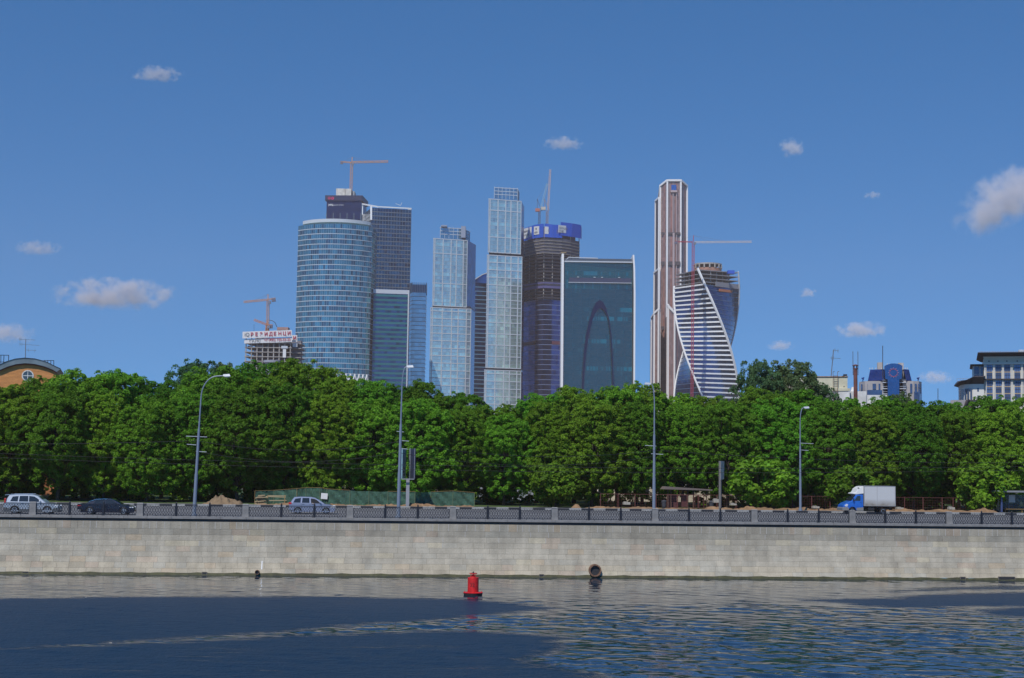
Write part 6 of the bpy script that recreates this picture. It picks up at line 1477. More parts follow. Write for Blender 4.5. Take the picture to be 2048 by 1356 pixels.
for px, py, w_, h_, lab in ((1253, 1006, .55, .38, 'pale concrete block on the soil behind the third lamp post, standing alone'), (1432, 1001, .45, .55, 'pale concrete block between litter bin and road sign posts'), (1466, 1008, .5, .25, 'flat pale concrete slab beside the road sign posts'), (1631, 1014, .55, .3, 'pale concrete kerb block beside the short lamp post'),
                      (1799, 1016, .6, .25, 'pale concrete kerb block just behind the box truck'), (1902, 1016, .5, .38, 'pale concrete block on the soil near the bus shelter')):
    u, z = UV(px, py, 43.9); rt = k = MB(); w_ *= .72; h_ *= .75; k.box(-w_, w_, -.3, .3, 0, h_); k.box(-w_ * .8, w_ * .2, -.25, .25, h_ + .003, h_ + .08); o = k.build('concrete_block', mat('old concrete', (.36, .34, .29), .9, noise=(3, .2, 4)), None, bevel=.02, loc=W(u, 43.9, max(4.6, z - h_ / 2 - .05)), rot=(0, 0, TH + .1)); tag(o, lab, 'concrete block')
# bus shelter
u0, zt = UV(1994, 981, 45); rt = empty('bus_shelter', W(u0, 45, 4.6), TH, 'grey bus shelter with glass walls and a pale timetable at the picture edge', 'bus shelter'); hz = zt - 4.6
k = MB(); k.box(-.15, 4.6, -.4, 1.5, hz - .22, hz); k.build('roof', mat('shelter grey', (.22, .23, .24), .5), rt, bevel=.04)
for x in (.1, .75, 2.0, 4.2): k = MB(); k.box(x - .045, x + .045, 1.2, 1.29, 0, hz - .22); k.build('post', mat('shelter post', (.14, .16, .20), .5), rt)
k = MB(); k.box(.1, .14, -.2, 1.2, .3, hz - .5); k.box(.2, 4.1, 1.22, 1.25, .35, hz - .5); k.build('glass_wall', mat('shelter glass', (.06, .08, .10), .1, alpha=.5), rt)
k = MB(); k.box(1.95, 2.75, 1.10, 1.15, 1.25, 2.15); k.build('timetable', mat('timetable', (.52, .54, .50), .6), rt)
k = MB(); k.box(.45, .62, -.1, .2, .1, 2.0); k.build('advert_panel', mat('advert', (.06, .09, .22), .4), rt); k = MB(); k.box(1.2, 3.8, .8, 1.15, .42, .48); k.box(1.4, 1.46, .9, 1.1, 0, .42); k.box(3.5, 3.56, .9, 1.1, 0, .42); k.build('bench', m_tim, rt)

# pale picket fence and low buildings glimpsed between the trunks
m_cr = mat('cream render', (.62, .55, .46), .8, noise=(.5, .15, 4)); m_pick = mat('white pickets', (.62, .63, .68), .6)
def low_wall(px0, px1, y0, v, label, m_, zb=4.6, name='rear_wall', wins=True):
    ua, _ = UV(px0, 990, v); ub, zt = UV(px1, y0, v); rt = empty(name, W(ua, v, zb), TH, label, 'building'); Lw = ub - ua; k = MB(); k.box(0, Lw, 0, 6, 0, zt - zb); k.build('wall', m_, rt)
    k = MB(); k.prism([(-.3, zt - zb + .003), (Lw + .3, zt - zb + .003), (Lw, zt - zb + .9), (0, zt - zb + .9)], -.4, 6.4); k.build('roof', mat('dark roof', (.10, .10, .11), .7), rt)
    if wins:
        for i in range(int(Lw / 3.2)): k = MB(); x = 1.2 + i * 3.2; k.box(x, x + 1.0, -.02, .1, 1.1, 2.6); f = k.build('window', m_cglass, rt); k = MB(); k.box(x - .08, x, -.05, .05, 1.02, 2.68); k.box(x + 1, x + 1.08, -.05, .05, 1.02, 2.68); k.box(x, x + 1, -.05, .05, 2.603, 2.68); k.build('frame', m_wt, f)
low_wall(560, 760, 940, 80, 'pale low building glimpsed between trunks behind the green mesh', m_cr); low_wall(960, 1090, 968, 81, 'pale blue grey shed glimpsed through the gap above the lawn', mat('blue grey sheet', (.36, .40, .50), .6), wins=False)
low_wall(1180, 1420, 962, 82, 'cream low building glimpsed behind the open shelter', m_cr); low_wall(1455, 1640, 965, 82, 'cream low building glimpsed behind the leafy bush and road sign', m_cr)
low_wall(30, 110, 930, 79, 'orange brick outbuilding glimpsed behind the silver estate car', mat('orange brick low', (.42, .17, .07), .8, noise=(1, .2, 4)))
uP, _ = UV(640, 990, 72); rt = empty('picket_fence', W(uP, 72, 4.6), TH, 'thin dark iron railings deep among the trunks behind the wire fence', 'fence'); k = MB(); L = 60
for i in range(int(L / .18)): k.box(i * .18, i * .18 + .025, 0, .02, 0, 2.2)
k.build('bars', m_iron, rt); k = MB(); k.box(0, L, -.02, .04, .2, .25); k.box(0, L, -.02, .04, 2.0, 2.05); k.build('rails', m_iron, rt)

# ================================================================ orange brick gable with curved roof
D = 250
def bx(px, D): return P(px, 735, D).x
def brick_mat(name, c1, c2, mortar, sc):
    m = bpy.data.materials.new(name); m.use_nodes = True; n, l = m.node_tree.nodes, m.node_tree.links; b = n['Principled BSDF']; b.inputs['Roughness'].default_value = .85
    tc = n.new('ShaderNodeTexCoord'); mp = n.new('ShaderNodeMapping'); mp.inputs['Rotation'].default_value = (R(90), 0, 0); l.new(tc.outputs['Object'], mp.inputs[0])
    t = n.new('ShaderNodeTexBrick'); t.inputs['Color1'].default_value = (*c1, 1); t.inputs['Color2'].default_value = (*c2, 1); t.inputs['Mortar'].default_value = (*mortar, 1); t.inputs['Scale'].default_value = sc
    t.inputs['Mortar Size'].default_value = .012; t.inputs['Bias'].default_value = 0; t.inputs['Brick Width'].default_value = .52; t.inputs['Row Height'].default_value = .16; l.new(mp.outputs[0], t.inputs['Vector'])
    nz = n.new('ShaderNodeTexNoise'); nz.inputs['Scale'].default_value = 1.1; nz.inputs['Detail'].default_value = 6; mz = n.new('ShaderNodeMapping'); mz.inputs['Scale'].default_value = (.35, .35, 2.2); l.new(tc.outputs['Object'], mz.inputs[0]); l.new(mz.outputs[0], nz.inputs['Vector'])
    mr = n.new('ShaderNodeMapRange'); mr.inputs[1].default_value = .3; mr.inputs[2].default_value = .7; mr.inputs[3].default_value = .8; mr.inputs[4].default_value = 1.2; l.new(nz.outputs['Fac'], mr.inputs[0])
    vs = n.new('ShaderNodeVectorMath'); vs.operation = 'SCALE'; l.new(t.outputs['Color'], vs.inputs[0]); l.new(mr.outputs[0], vs.inputs['Scale']); l.new(vs.outputs[0], b.inputs['Base Color']); return m
GR = R(15); c0, XG, ZG = FR(50, 735, D, GR); rt = empty('brick_gable_house', (c0.x, D, 4.6), GR, 'orange brick house end with a curved grey metal roof and a round window', 'building')
m_ob = brick_mat('orange brick', (.62, .26, .075), (.54, .215, .06), (.40, .22, .12), 1.6)
to = lambda px, py: (XG(px, py), ZG(py, px))
inner = [(-70, 790), (-50, 768), (-20, 745), (0, 740.5), (15, 734), (32, 729), (50, 727), (70, 728.5), (90, 733.5), (106, 740), (113.5, 744.5)]
outer = [(-74, 783), (-55, 760), (-24, 739), (-2, 731), (13, 724), (31, 718.5), (50, 716.6), (70, 718.2), (92, 724), (108, 732), (121.5, 738)]
k = MB(); k.prism([to(*p) for p in inner][::-1] + [(to(-70, 790)[0], 0), (to(113.5, 745)[0], 0)], 0, 14); k.build('wall', m_ob, rt)
m_zinc = mat('zinc sheet', (.24, .29, .32), .45, .3, noise=(.6, .2, 4)); k = MB()
for a, b, c, d in zip(outer[:-1], outer[1:], inner[1:], inner[:-1]):
    A, B, C_, D_ = to(*a), to(*b), to(*c), to(*d); k.hexa([(D_[0], -.55, D_[1] + .02), (C_[0], -.55, C_[1] + .02), (C_[0], 14.5, C_[1] + .02), (D_[0], 14.5, D_[1] + .02), (A[0], -.62, A[1]), (B[0], -.62, B[1]), (B[0], 14.5, B[1]), (A[0], 14.5, A[1])])
k.build('curved_roof', m_zinc, rt)
k = MB()
for a, b in zip(inner[:-1], inner[1:]): A, B = to(*a), to(*b); k.bar((A[0], -.2, A[1] - .10), (B[0], -.2, B[1] - .10), .4, .14)
k.build('red_trim', mat('oxide red', (.20, .045, .03), .7), rt)
k = MB()
for a, b in zip(outer[:-1], outer[1:]): A, B = to(*a), to(*b); k.bar((A[0], -.66, A[1] + .03), (B[0], -.66, B[1] + .03), .08, .08)
k.build('roof_edge', m_trim, rt)
cx_, cz_ = to(55.5, 751.5); k = MB(); n = 32; ro, ri = .98, .80
for i in range(n):
    a, b = 2 * math.pi * i / n, 2 * math.pi * (i + 1) / n; q = lambda r_, t, y: (cx_ + r_ * math.cos(t), y, cz_ + r_ * math.sin(t))
    k.hexa([q(ro, a, -.09), q(ri, a, -.09), q(ri, b, -.09), q(ro, b, -.09), q(ro, a, .05), q(ri, a, .05), q(ri, b, .05), q(ro, b, .05)])
k.box(cx_ - .05, cx_ + .05, -.07, 0, cz_ - ri, cz_ + ri); k.box(cx_ - ri, cx_ - .052, -.07, 0, cz_ - .06, cz_ + .06); k.box(cx_ + .052, cx_ + ri, -.07, 0, cz_ - .06, cz_ + .06); rw = k.build('round_window', m_white, rt)
k = MB(); k.face([q(ri, 2 * math.pi * i / n, -.02) for i in range(n)]); k.build('pane', mat('window pane', (.06, .09, .12), .1), rw)
def railcage(pts, posts, label):
    g = empty('roof_railing', (c0.x, D, 4.6), GR, label, 'roof railing'); k = MB()
    for a, b in pts: A, B = to(*a), to(*b); k.bar((A[0], 1.2, A[1]), (B[0], 1.2, B[1]), .10)
    k.build('rails', m_iron, g); k = MB()
    for a, b in posts: A, B = to(*a), to(*b); k.bar((A[0], 1.2, A[1]), (B[0], 1.2, B[1]), .11)
    k.build('posts', m_iron, g)
railcage([((-30, 709), (16.5, 709.5)), ((-30, 723), (14, 723.2))], [((16.5, 709), (16, 725)), ((7, 709), (6, 729)), ((.8, 709), (.3, 732)), ((-12, 709), (-12, 735))], 'taller black roof railing at the picture edge on the curved grey roof')
railcage([((87, 720), (107.5, 720.2))], [((87, 720), (87, 725)), ((95, 720), (95, 727)), ((101, 720), (101, 730)), ((107, 720), (107, 732))], 'small black roof railing on the lower end of the curved grey roof')
def aerial(base, top, arms, D, label, th=.06):
    b, t = P(*base, D), P(*top, D); g = empty('roof_aerial', b, 0, label, 'aerial'); k = MB(); k.tube([(0, 0, -.3), t - b], th, 6); k.build('mast', mat('aerial steel', (.16, .15, .15), .6), g); k = MB()
    for (x0, y0), (x1, y1), els in arms:
        A, B = P(x0, y0, D) - b, P(x1, y1, D) - b; k.bar(A, B, th * .8)
        for s in els: q_ = A.lerp(B, s); k.bar(q_ + Vector((0, -.45, 0)), q_ + Vector((0, .45, 0)), th * .5); 
        for s in els[:2]: q_ = A.lerp(B, s); k.bar(q_ + Vector((0, 0, -.35)), q_ + Vector((0, 0, .3)), th * .5)
    k.build('cross_arms', mat('aerial steel', (0,) * 3), g); return g
aerial((50.8, 718), (51.5, 678.5), [((38, 678.5), (70.5, 680), (.05, .12, .2, .5, .9)), ((40, 688), (79, 691), (.0, .1, .6, .95)), ((50, 700), (72, 701), (.3, .9))], 252, 'tall rusty television aerial with three cross arms on the curved grey roof')

# ================================================================ cream rooftop with ladder, aerial and chimney pipe
D = 235
o_, X, Z = FR(1660, 765, D, R(-11)); rt = empty('cream_rooftop_house', (o_.x, D, 4.6), R(-11), 'peeling cream rendered house top with stepped walls and a rusty ladder', 'building')
m_crm = mat('peeling cream render', (.56, .53, .40), .85, noise=(.5, .18, 8)); m_crw = mat('peeling white render', (.60, .59, .58), .85, noise=(.6, .22, 8))
k = MB(); k.box(X(1541), X(1695), 0, 8, 0, Z(754)); k.box(X(1541), X(1700), -.5, 0 - .003, Z(782), Z(777)); k.build('wall', m_crm, rt)
k = MB(); k.box(X(1541), X(1699), -.4, -.003, 0, Z(783)); k.box(X(1695) + .003, X(1733), .5, 7, 0, Z(782)); k.box(X(1733) + .003, X(1775), 1, 7, 0, Z(789)); k.hexa([(X(1702), 1, Z(782) + .003), (X(1712), 1, Z(782) + .003), (X(1712), 3, Z(782) + .003), (X(1702), 3, Z(782) + .003), (X(1704), 1.2, Z(773)), (X(1709), 1.2, Z(773)), (X(1709), 2.8, Z(773)), (X(1704), 2.8, Z(773))]); k.build('lower_wall', m_crw, rt)
k = MB(); k.box(X(1539), X(1696), -.15, 8.1, Z(754) + .003, Z(752.6)); k.build('rusty_parapet', mat('rusty capping', (.30, .16, .06), .8, noise=(2, .4, 4)), rt)
k = MB(); k.lathe([(.32, 0), (.32, .25)], 14, (X(1691), 1.2, Z(752) + .1)); k.box(X(1684), X(1690), .8, 1.6, Z(752.6), Z(751)); k.build('roof_vent', m_trim, rt)
k = MB(); k.box(X(1687), X(1689), -.03, 0, Z(774), Z(772)); k.build('vent_hole', m_trim, rt)
k = MB(); rx = (1666, 1675); 
for x in rx: k.bar((X(x), -.7, Z(805)), (X(x), -.7, Z(744.5)), .07); k.bar((X(x), -.7, Z(744.5)), (X(x) + .25, .3, Z(742.5)), .07)
for y in np.arange(752, 805, 3.6): k.bar((X(rx[0]), -.7, Z(y)), (X(rx[1]), -.7, Z(y)), .05)
k.build('ladder', mat('rusty steel', (.14, .08, .05), .8), rt)
aerial((1662, 752), (1667, 699.5), [((1661, 716), (1681, 717), (.1, .3, .9)), ((1667, 699.5), (1677, 702), (.3, .9))], 235, 'leaning thin aerial rising beside the rusty rooftop ladder', .07)
D = 228; o_ = P(1711, 760, D); rt = empty('chimney_pipe', (o_.x, D, 4.6), 0, 'tall rust red metal chimney pipe with a cap and two lightning rods', 'chimney'); X = lambda px, py=770: P(px, py, D).x - o_.x; Z = lambda py, px=1711: P(px, py, D).z - 4.6
m_rp = mat('rust red pipe', (.15, .055, .045), .75, noise=(2, .25, 5)); k = MB(); r_ = (X(1715) - X(1707)) / 2
k.lathe([(r_ * 1.05, 0), (r_ * .98, Z(750)), (r_ * 1.03, Z(750)), (r_ * 1.03, Z(749)), (r_ * .98, Z(749)), (r_ * .98, Z(737))], 16); k.build('pipe', m_rp, rt)
k = MB(); k.lathe([(r_ * 1.6, Z(731.5)), (r_ * 1.6, Z(730.8)), (r_ * .4, Z(728.8))], 16)
for i in range(4): a = R(45 + 90 * i); k.bar((r_ * .95 * math.cos(a), r_ * .95 * math.sin(a), Z(738)), (r_ * .95 * math.cos(a), r_ * .95 * math.sin(a), Z(731)), .08)
k.lathe([(r_ * 1.15, Z(738)), (r_ * 1.15, Z(736.5))], 16); k.build('rain_cap', m_rp, rt); k = MB()
for x in (1706.3, 1716.3): k.tube([(X(x), 0, Z(750)), (X(x), 0, Z(703))], .05, 5)
k.build('lightning_rods', mat('rod steel', (.10, .09, .10), .6), rt)

# ================================================================ blue and grey tower block with the ring emblem
D = 620; o_, X, Z = FR(1785, 770, D, R(-13)); rt = empty('blue_glass_office', (o_.x, D, 4.6), R(-13), 'blue and grey office block with a red ring on its domed blue front', 'building')
m_gb = mat('grey beige stone', (.36, .34, .34), .8, noise=(.2, .1, 4)); m_bg = mat('bright blue glass', S(30, 84, 140), .25, .4, noise=(.5, .12, 3)); m_dg = mat('deep blue glass', S(34, 58, 120), .25, .4, noise=(.3, .2, 3)); m_sg = mat('slate blue glass', S(72, 96, 128), .2, .5, noise=(.3, .2, 3))
k = MB(); k.slab([(X(1719), 6), (X(1730), 1.5), (X(1745), 0), (X(1768), 0), (X(1768), 25), (X(1719), 25)], 0, Z(762)); k.build('wing', m_gb, rt)
k = MB(); k.slab([(X(1806), 0), (X(1827), 0), (X(1838), 1.5), (X(1845), 7), (X(1845), 25), (X(1806), 25)], 0, Z(762)); k.build('wing', m_gb, rt)
k = MB(); k.box(X(1766), X(1808), 3, 24, 0, Z(738)); k.build('core', m_gb, rt)
k = MB(); k.hexa([(X(1736), 2, Z(761)), (X(1768), -1, Z(761)), (X(1768), 22, Z(761)), (X(1736), 20, Z(761)), (X(1741), 4, Z(738)), (X(1768), 1, Z(738)), (X(1768), 20, Z(738)), (X(1741), 18, Z(738))]); k.build('sloping_glass', m_dg, rt)
k = MB(); k.hexa([(X(1812), -1, Z(761)), (X(1824), 2, Z(761)), (X(1824), 20, Z(761)), (X(1812), 22, Z(761)), (X(1808), 1, Z(738)), (X(1819), 4, Z(738)), (X(1819), 18, Z(738)), (X(1808), 20, Z(738))]); k.build('sloping_glass', m_dg, rt)
fr = [(1775, 830), (1798, 830), (1798, 760), (1803, 758), (1804.5, 733), (1799, 729.5), (1790, 728), (1783, 728), (1775, 730), (1769, 733), (1770, 758), (1775, 760)]
k = MB(); k.prism([(X(a), max(0, Z(b))) for a, b in fr][::-1], -3.5, 3); k.build('blue_front', m_bg, rt)
k = MB(); cx_, cz_ = X(1786.7), Z(746.5); r0 = X(1794.5) - X(1786.7)
for i in range(40):
    a, b = 2 * math.pi * i / 40, 2 * math.pi * (i + 1) / 40; k.bar((cx_ + r0 * math.cos(a), -3.65, cz_ + r0 * math.sin(a)), (cx_ + r0 * math.cos(b), -3.65, cz_ + r0 * math.sin(b)), .12, .2)
k.build('red_ring', mat('ring red', (.42, .10, .14), .5), rt); k = MB()
for i in range(12): a = 2 * math.pi * i / 12; k.box(cx_ + r0 * 1.28 * math.cos(a) - .12, cx_ + r0 * 1.28 * math.cos(a) + .12, -3.7, -3.5, cz_ + r0 * 1.28 * math.sin(a) - .12, cz_ + r0 * 1.28 * math.sin(a) + .12)
k.build('hour_marks', mat('mark pink', (.45, .30, .38), .5), rt)
k = MB(); X0 = X(1775)
for x in np.arange(X(1771), X(1803), .95): 
    lo = Z(830) if X(1775) <= x <= X(1798) else Z(758)
    k.box(x - .03, x + .03, -3.54, -3.5, max(0, lo), Z(734))
k.build('glass_joints', mat('joint blue', S(20, 60, 125), .4), rt)
for i, (x0, x1) in enumerate(((1722, 1725), (1728, 1732), (1735, 1741), (1745, 1752), (1757, 1760.5))):
    yy = -.1 if x0 > 1743 else (1.2 if x0 > 1733 else 3.2)
    for (t, b) in ((767.5, 778.5), (781, 800)): k = MB(); k.box(X(x0), X(x1), yy - .25, yy + 1.8, max(0, Z(b)), Z(t)); k.build('window', m_sg, rt)
for i, (x0, x1) in enumerate(((1820, 1824.5), (1829.5, 1833.5), (1836.5, 1839.5), (1842, 1844))):
    yy = (-.1, .2, 1.2, 4.2)[i]
    for (t, b) in ((767.5, 775.5), (777, 786)): k = MB(); k.box(X(x0), X(x1), yy - .25, yy + 2.5, max(0, Z(b)), Z(t)); k.build('window', m_sg, rt)
k = MB(); k.slab([(X(1828), -.2), (X(1839), 1.3), (X(1845.3), 6.8), (X(1845.3), 10), (X(1828), 4)], 0, Z(783)); k.build('glass_corner', m_sg, rt)
k = MB(); k.box(X(1734), X(1764), -.3, 0, 0, Z(780)); k.build('glass_base', m_sg, rt)
for y in (766, 778.5, 789, 800):
    for a, b in ((1765, 1774.5), (1798.5, 1812)): k = MB(); k.box(X(a), X(b), -2.2, 2.5, Z(y), Z(y) + .3); k.box(X(a), X(b), -2.25, -2.18, Z(y) + .303, Z(y) + 1.3) if False else None; k.bar((X(a), -2.2, Z(y) + 1.1), (X(b), -2.2, Z(y) + 1.1), .12); k.build('balcony', m_lt, rt)
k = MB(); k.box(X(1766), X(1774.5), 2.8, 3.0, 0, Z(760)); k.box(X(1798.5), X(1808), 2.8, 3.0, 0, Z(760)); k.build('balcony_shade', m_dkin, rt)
k = MB(); 
for a, b, t in ((1756, 1766, 722), (1798, 1809, 723)): k.box(X(a), X(b), 8, 16, Z(738), Z(t))
k.build('roof_rooms', mat('roof room', (.40, .36, .32), .8), rt); k = MB(); rn = random.Random(4)
for x in (1740, 1745, 1752, 1763, 1775, 1779, 1788, 1792, 1805, 1811, 1815): k.bar((X(x), 1, Z(738 if x < 1768 or x > 1805 else 729)), (X(x), 1, Z(735 if x < 1768 or x > 1805 else 726.5)), .35)
k.build('roof_equipment', m_lt, rt); k = MB(); k.tube([(X(1765.5), -.5, Z(762)), (X(1766), -.5, Z(691.5))], .16, 5); k.build('mast', m_dkin, rt)
k = MB()
for x in (1726, 1837): k.bar((X(x), 3, Z(762)), (X(x), 3, Z(758)), .35); k.bar((X(x - 2.5), 3, Z(755)), (X(x + 2), 3, Z(758)), .6); k.bar((X(x - 1), 2.6, Z(757)), (X(x + 2.5), 2.6, Z(754)), .5)
k.build('satellite_dishes', m_dg, rt)
k = MB(); k.tube([P(1876, 825, 500), P(1876, 777, 500)], .12, 5); o = k.build('distant_mast', m_dkin); tag(o, 'very thin dark mast standing alone beside the blue and grey block', 'mast')

# ================================================================ cream palace with wide eaves
D = 330; o_, X, Z = FR(1990, 760, D, R(-17)); rt = empty('cream_palace', (o_.x, D, 4.6), R(-17), 'large cream apartment house with tall pilasters and wide dark eaves', 'building')
m_cp = mat('warm cream stone', (.60, .57, .49), .75, noise=(.3, .08, 4)); m_eave = mat('dark eaves', (.045, .04, .05), .7); m_wp2 = mat('white pilaster', (.66, .64, .60), .7); m_wg = mat('palace glass', (.07, .10, .16), .12, .3, tint=True)
W0, W1 = X(1968), X(2110)
k = MB(); k.box(W0, W1, .4, 18, 0, Z(715)); k.build('main_wall', m_cp, rt)
k = MB(); k.box(X(1966), W1, -.2, .4 - .003, Z(728.5), Z(725.5)); k.box(X(1967), W1, 0, .4 - .003, Z(715), Z(711.5)); k.build('cornice', m_wp2, rt)
k = MB(); e0 = X(1956); k.hexa([(X(1966), -.3, Z(713)), (W1, -.3, Z(713)), (W1, 18.5, Z(713)), (X(1966), 18.5, Z(713)), (e0, -2.6, Z(707.5)), (W1, -2.6, Z(707.5)), (W1, 20, Z(707.5)), (e0, 20, Z(707.5))]); k.box(e0, W1, -2.65, 20, Z(707.5) + .003, Z(706)); k.build('wide_eaves', m_eave, rt)
k = MB()
for x in range(1978, 2100, 18): k.box(X(x), X(x + 9), -.5, -.3, Z(712.5), Z(710))
k.build('eave_openings', m_wp2, rt)
k = MB(); k.box(X(1965), W1, -.5, .4 - .003, Z(759.5), Z(757.5)); k.build('dark_string_course', m_eave, rt)
cols = [(1973.5, 1985), (1991.3, 2003), (2009, 2021), (2029, 2041), (2047.5, 2060), (2066, 2078), (2084, 2096)]
for i, (a, b) in enumerate(cols):
    for t, bt in ((729.5, 743.2), (745, 757), (761, 772), (774, 786), (788, 806)):
        k = MB(); k.box(X(a), X(b), .28, .42, max(0, Z(bt)), Z(t), (1, 1, 1.1) if (i + int(t)) % 3 else (1.6, 1.7, 1.9)); w_ = k.build('window', m_wg, rt)
        k = MB(); wdt = X(b) - X(a)
        for q in (.33, .66): k.box(X(a) + wdt * q - .04, X(a) + wdt * q + .04, .20, .279, max(0, Z(bt)), Z(t))
        zz = Z(t) - (Z(t) - max(0, Z(bt))) * .4; k.box(X(a), X(b), .19, .2 - .003 + .06, zz - .04, zz + .04); k.build('frame', m_eave, w_)
    for t, bt in ((743.2, 745), (772, 774), (786, 788)): k = MB(); k.box(X(a), X(b), .25, .39, Z(bt), Z(t)); k.build('spandrel', mat('ochre spandrel', (.40, .30, .18), .7), rt)
for x in (1971, 1988.5, 2006.2, 2023.5, 2044.5, 2063, 2081):
    for t, b in ((729, 757.4), (759.6, 830)): k = MB(); w_ = X(x + 1.9) - X(x); k.box(X(x) - w_, X(x) - .05, -.1, .39, max(0, Z(b)), Z(t)); k.box(X(x) + .05, X(x) + w_, -.1, .39, max(0, Z(b)), Z(t)); k.build('pilaster', m_wp2, rt)
k = MB()
for x in (1978.5, 1996.5, 2014.5, 2035, 2053): k.box(X(x - 1), X(x + 1), .1, .39, Z(723.5), Z(721))
k.build('wall_brackets', m_dkin, rt)
# upper left wing and lower left rotunda
k = MB(); k.box(X(1946), X(1967.5), 3, 15, 0, Z(730)); k.build('upper_wing', m_wp2, rt)
for a, b in ((1949, 1959), (1962, 1967)):
    for t, bt in ((731.5, 746), (747.5, 758)): k = MB(); k.box(X(a), X(b), 2.85, 3.1, Z(bt), Z(t)); k.build('window', m_wg, rt)
k = MB(); k.hexa([(X(1945), 2.5, Z(730)), (X(1968), 2.5, Z(730)), (X(1968), 15, Z(730)), (X(1945), 15, Z(730)), (X(1941), .8, Z(727.5)), (X(1968), .8, Z(727.5)), (X(1968), 17, Z(727.5)), (X(1941), 17, Z(727.5))]); k.build('wing_eaves', m_eave, rt)
k = MB(); rot_ = [(X(1917), 9), (X(1921), 4.5), (X(1928), 1.5), (X(1937), .2), (X(1946), -.3), (X(1967.8), -.3), (X(1967.8), 14), (X(1917), 14)]; k.slab(rot_, 0, Z(765)); k.build('lower_wing', m_wp2, rt)
k = MB(); 
for i, (a, b, y0, y1) in enumerate(((1918.5, 1921, 7, 4.5), (1923, 1926.5, 3.6, 2.3), (1929, 1932, 1.2, .8), (1934, 1937.5, .5, .1), (1940, 1943.5, 0, -.15))):
    k = MB(); n_ = -.35; k.hexa([(X(a), y0 + n_, max(0, Z(799))), (X(b), y1 + n_, max(0, Z(799))), (X(b), y1 + .4, max(0, Z(799))), (X(a), y0 + .4, max(0, Z(799))), (X(a), y0 + n_, Z(777)), (X(b), y1 + n_, Z(777)), (X(b), y1 + .4, Z(777)), (X(a), y0 + .4, Z(777))]); k.build('window', m_wg, rt)
for y in (776, 791): k = MB(); k.box(X(1954), X(1957.5), -.4, -.2, Z(y + 6.5), Z(y)); k.build('window', m_wg, rt)
k = MB(); c_ = (X(1950), 7); out_ = [(X(1908), 10), (X(1911), 4), (X(1920), -.5), (X(1933), -2), (X(1946), -2.5), (X(1967.8), -2.5), (X(1967.8), 14), (X(1908), 14)]
n = len(rot_); base_ = len(k.v); k.v += [(x, y, Z(768)) for x, y in rot_] + [(x, y, Z(763) - (.5 if i < 2 else 0) + (.9 if 3 < i < 6 else .3 if i == 3 else 0)) for i, (x, y) in enumerate(out_)] + [(x * .98 + .3, y * .9 + .8, Z(760) + (.9 if 3 < i < 6 else 0)) for i, (x, y) in enumerate(out_)]
for r_ in range(2):
    for i in range(n): j = (i + 1) % n; k.f.append((r_ * n + i, r_ * n + j, (r_ + 1) * n + j, (r_ + 1) * n + i)); k.t.append((1, 1, 1))
k.f.append(tuple(range(2 * n, 3 * n))); k.t.append((1, 1, 1)); k.build('lower_eaves', m_eave, rt)
k = MB(); k.box(X(1916), X(1967), -.8, -.32, Z(802), Z(800)); k.build('plinth_course', m_eave, rt)
k = MB(); 
for a, b, z0, z1, y in ((1960, 2105, 706, 703.8, -1.5), (1914, 1944, 759, 757, 0)):
    for q in np.linspace(a, b, max(3, int((b - a) / 5))): k.bar((X(q), y, Z(z0) - (0 if a > 1950 else .6)), (X(q), y, Z(z1)), .06)
    k.bar((X(a), y, Z(z1)), (X(b), y, Z(z1)), .06)
k.build('roof_railing', mat('railing pink grey', (.30, .26, .26), .7), rt)
k = MB(); k.lathe([(.8, Z(706) + 0), (.8, Z(700)), (.6, Z(699))], 12, (X(2045), 2, 0)); k.box(X(2056), X(2070), 3, 7, Z(706), Z(701)); k.build('roof_vents', m_lt, rt)
# small gable roof
D = 300; o_ = P(1925, 810, D); rt = empty('grey_gable_roof_house', (o_.x, D, 4.6), 0, 'small grey gabled roof peeping over the trees below the cream palace', 'building'); X = lambda px: P(px, 810, D).x - o_.x; Z = lambda py: P(1925, py, D).z - 4.6
k = MB(); k.face([(X(1898), -1, Z(806)), (X(1921), -6, Z(820)), (X(1933.5), -4, Z(801)), (X(1905), 4, Z(800.5))]) if False else None
k.hexa([(X(1893), -2, Z(821)), (X(1919), -2, Z(821)), (X(1932), 0, Z(800.6)), (X(1901), 0, Z(801.5)), (X(1893), -2, Z(820)), (X(1919), -2, Z(820)), (X(1932), 0, Z(799.6)), (X(1901), 0, Z(800.5))]); k.build('roof_slope', mat('slate grey roof', (.20, .19, .20), .8, noise=(1, .15, 4)), rt)
k = MB(); k.prism([(X(1919), Z(821)), (X(1945), Z(821)), (X(1932.3), Z(800.9))], -1.5, 0); k.box(X(1900), X(1943), -1.45, 6, 0, Z(821) - .003); k.build('gable_wall', mat('brown gable', (.09, .06, .05), .8), rt)
k = MB(); k.bar((X(1919), -1.8, Z(821)), (X(1932.3), -1.8, Z(800)), .3, .2); k.bar((X(1932.4), -1.8, Z(800)), (X(1945), -1.8, Z(821)), .3, .2); k.build('barge_board', m_trim, rt)

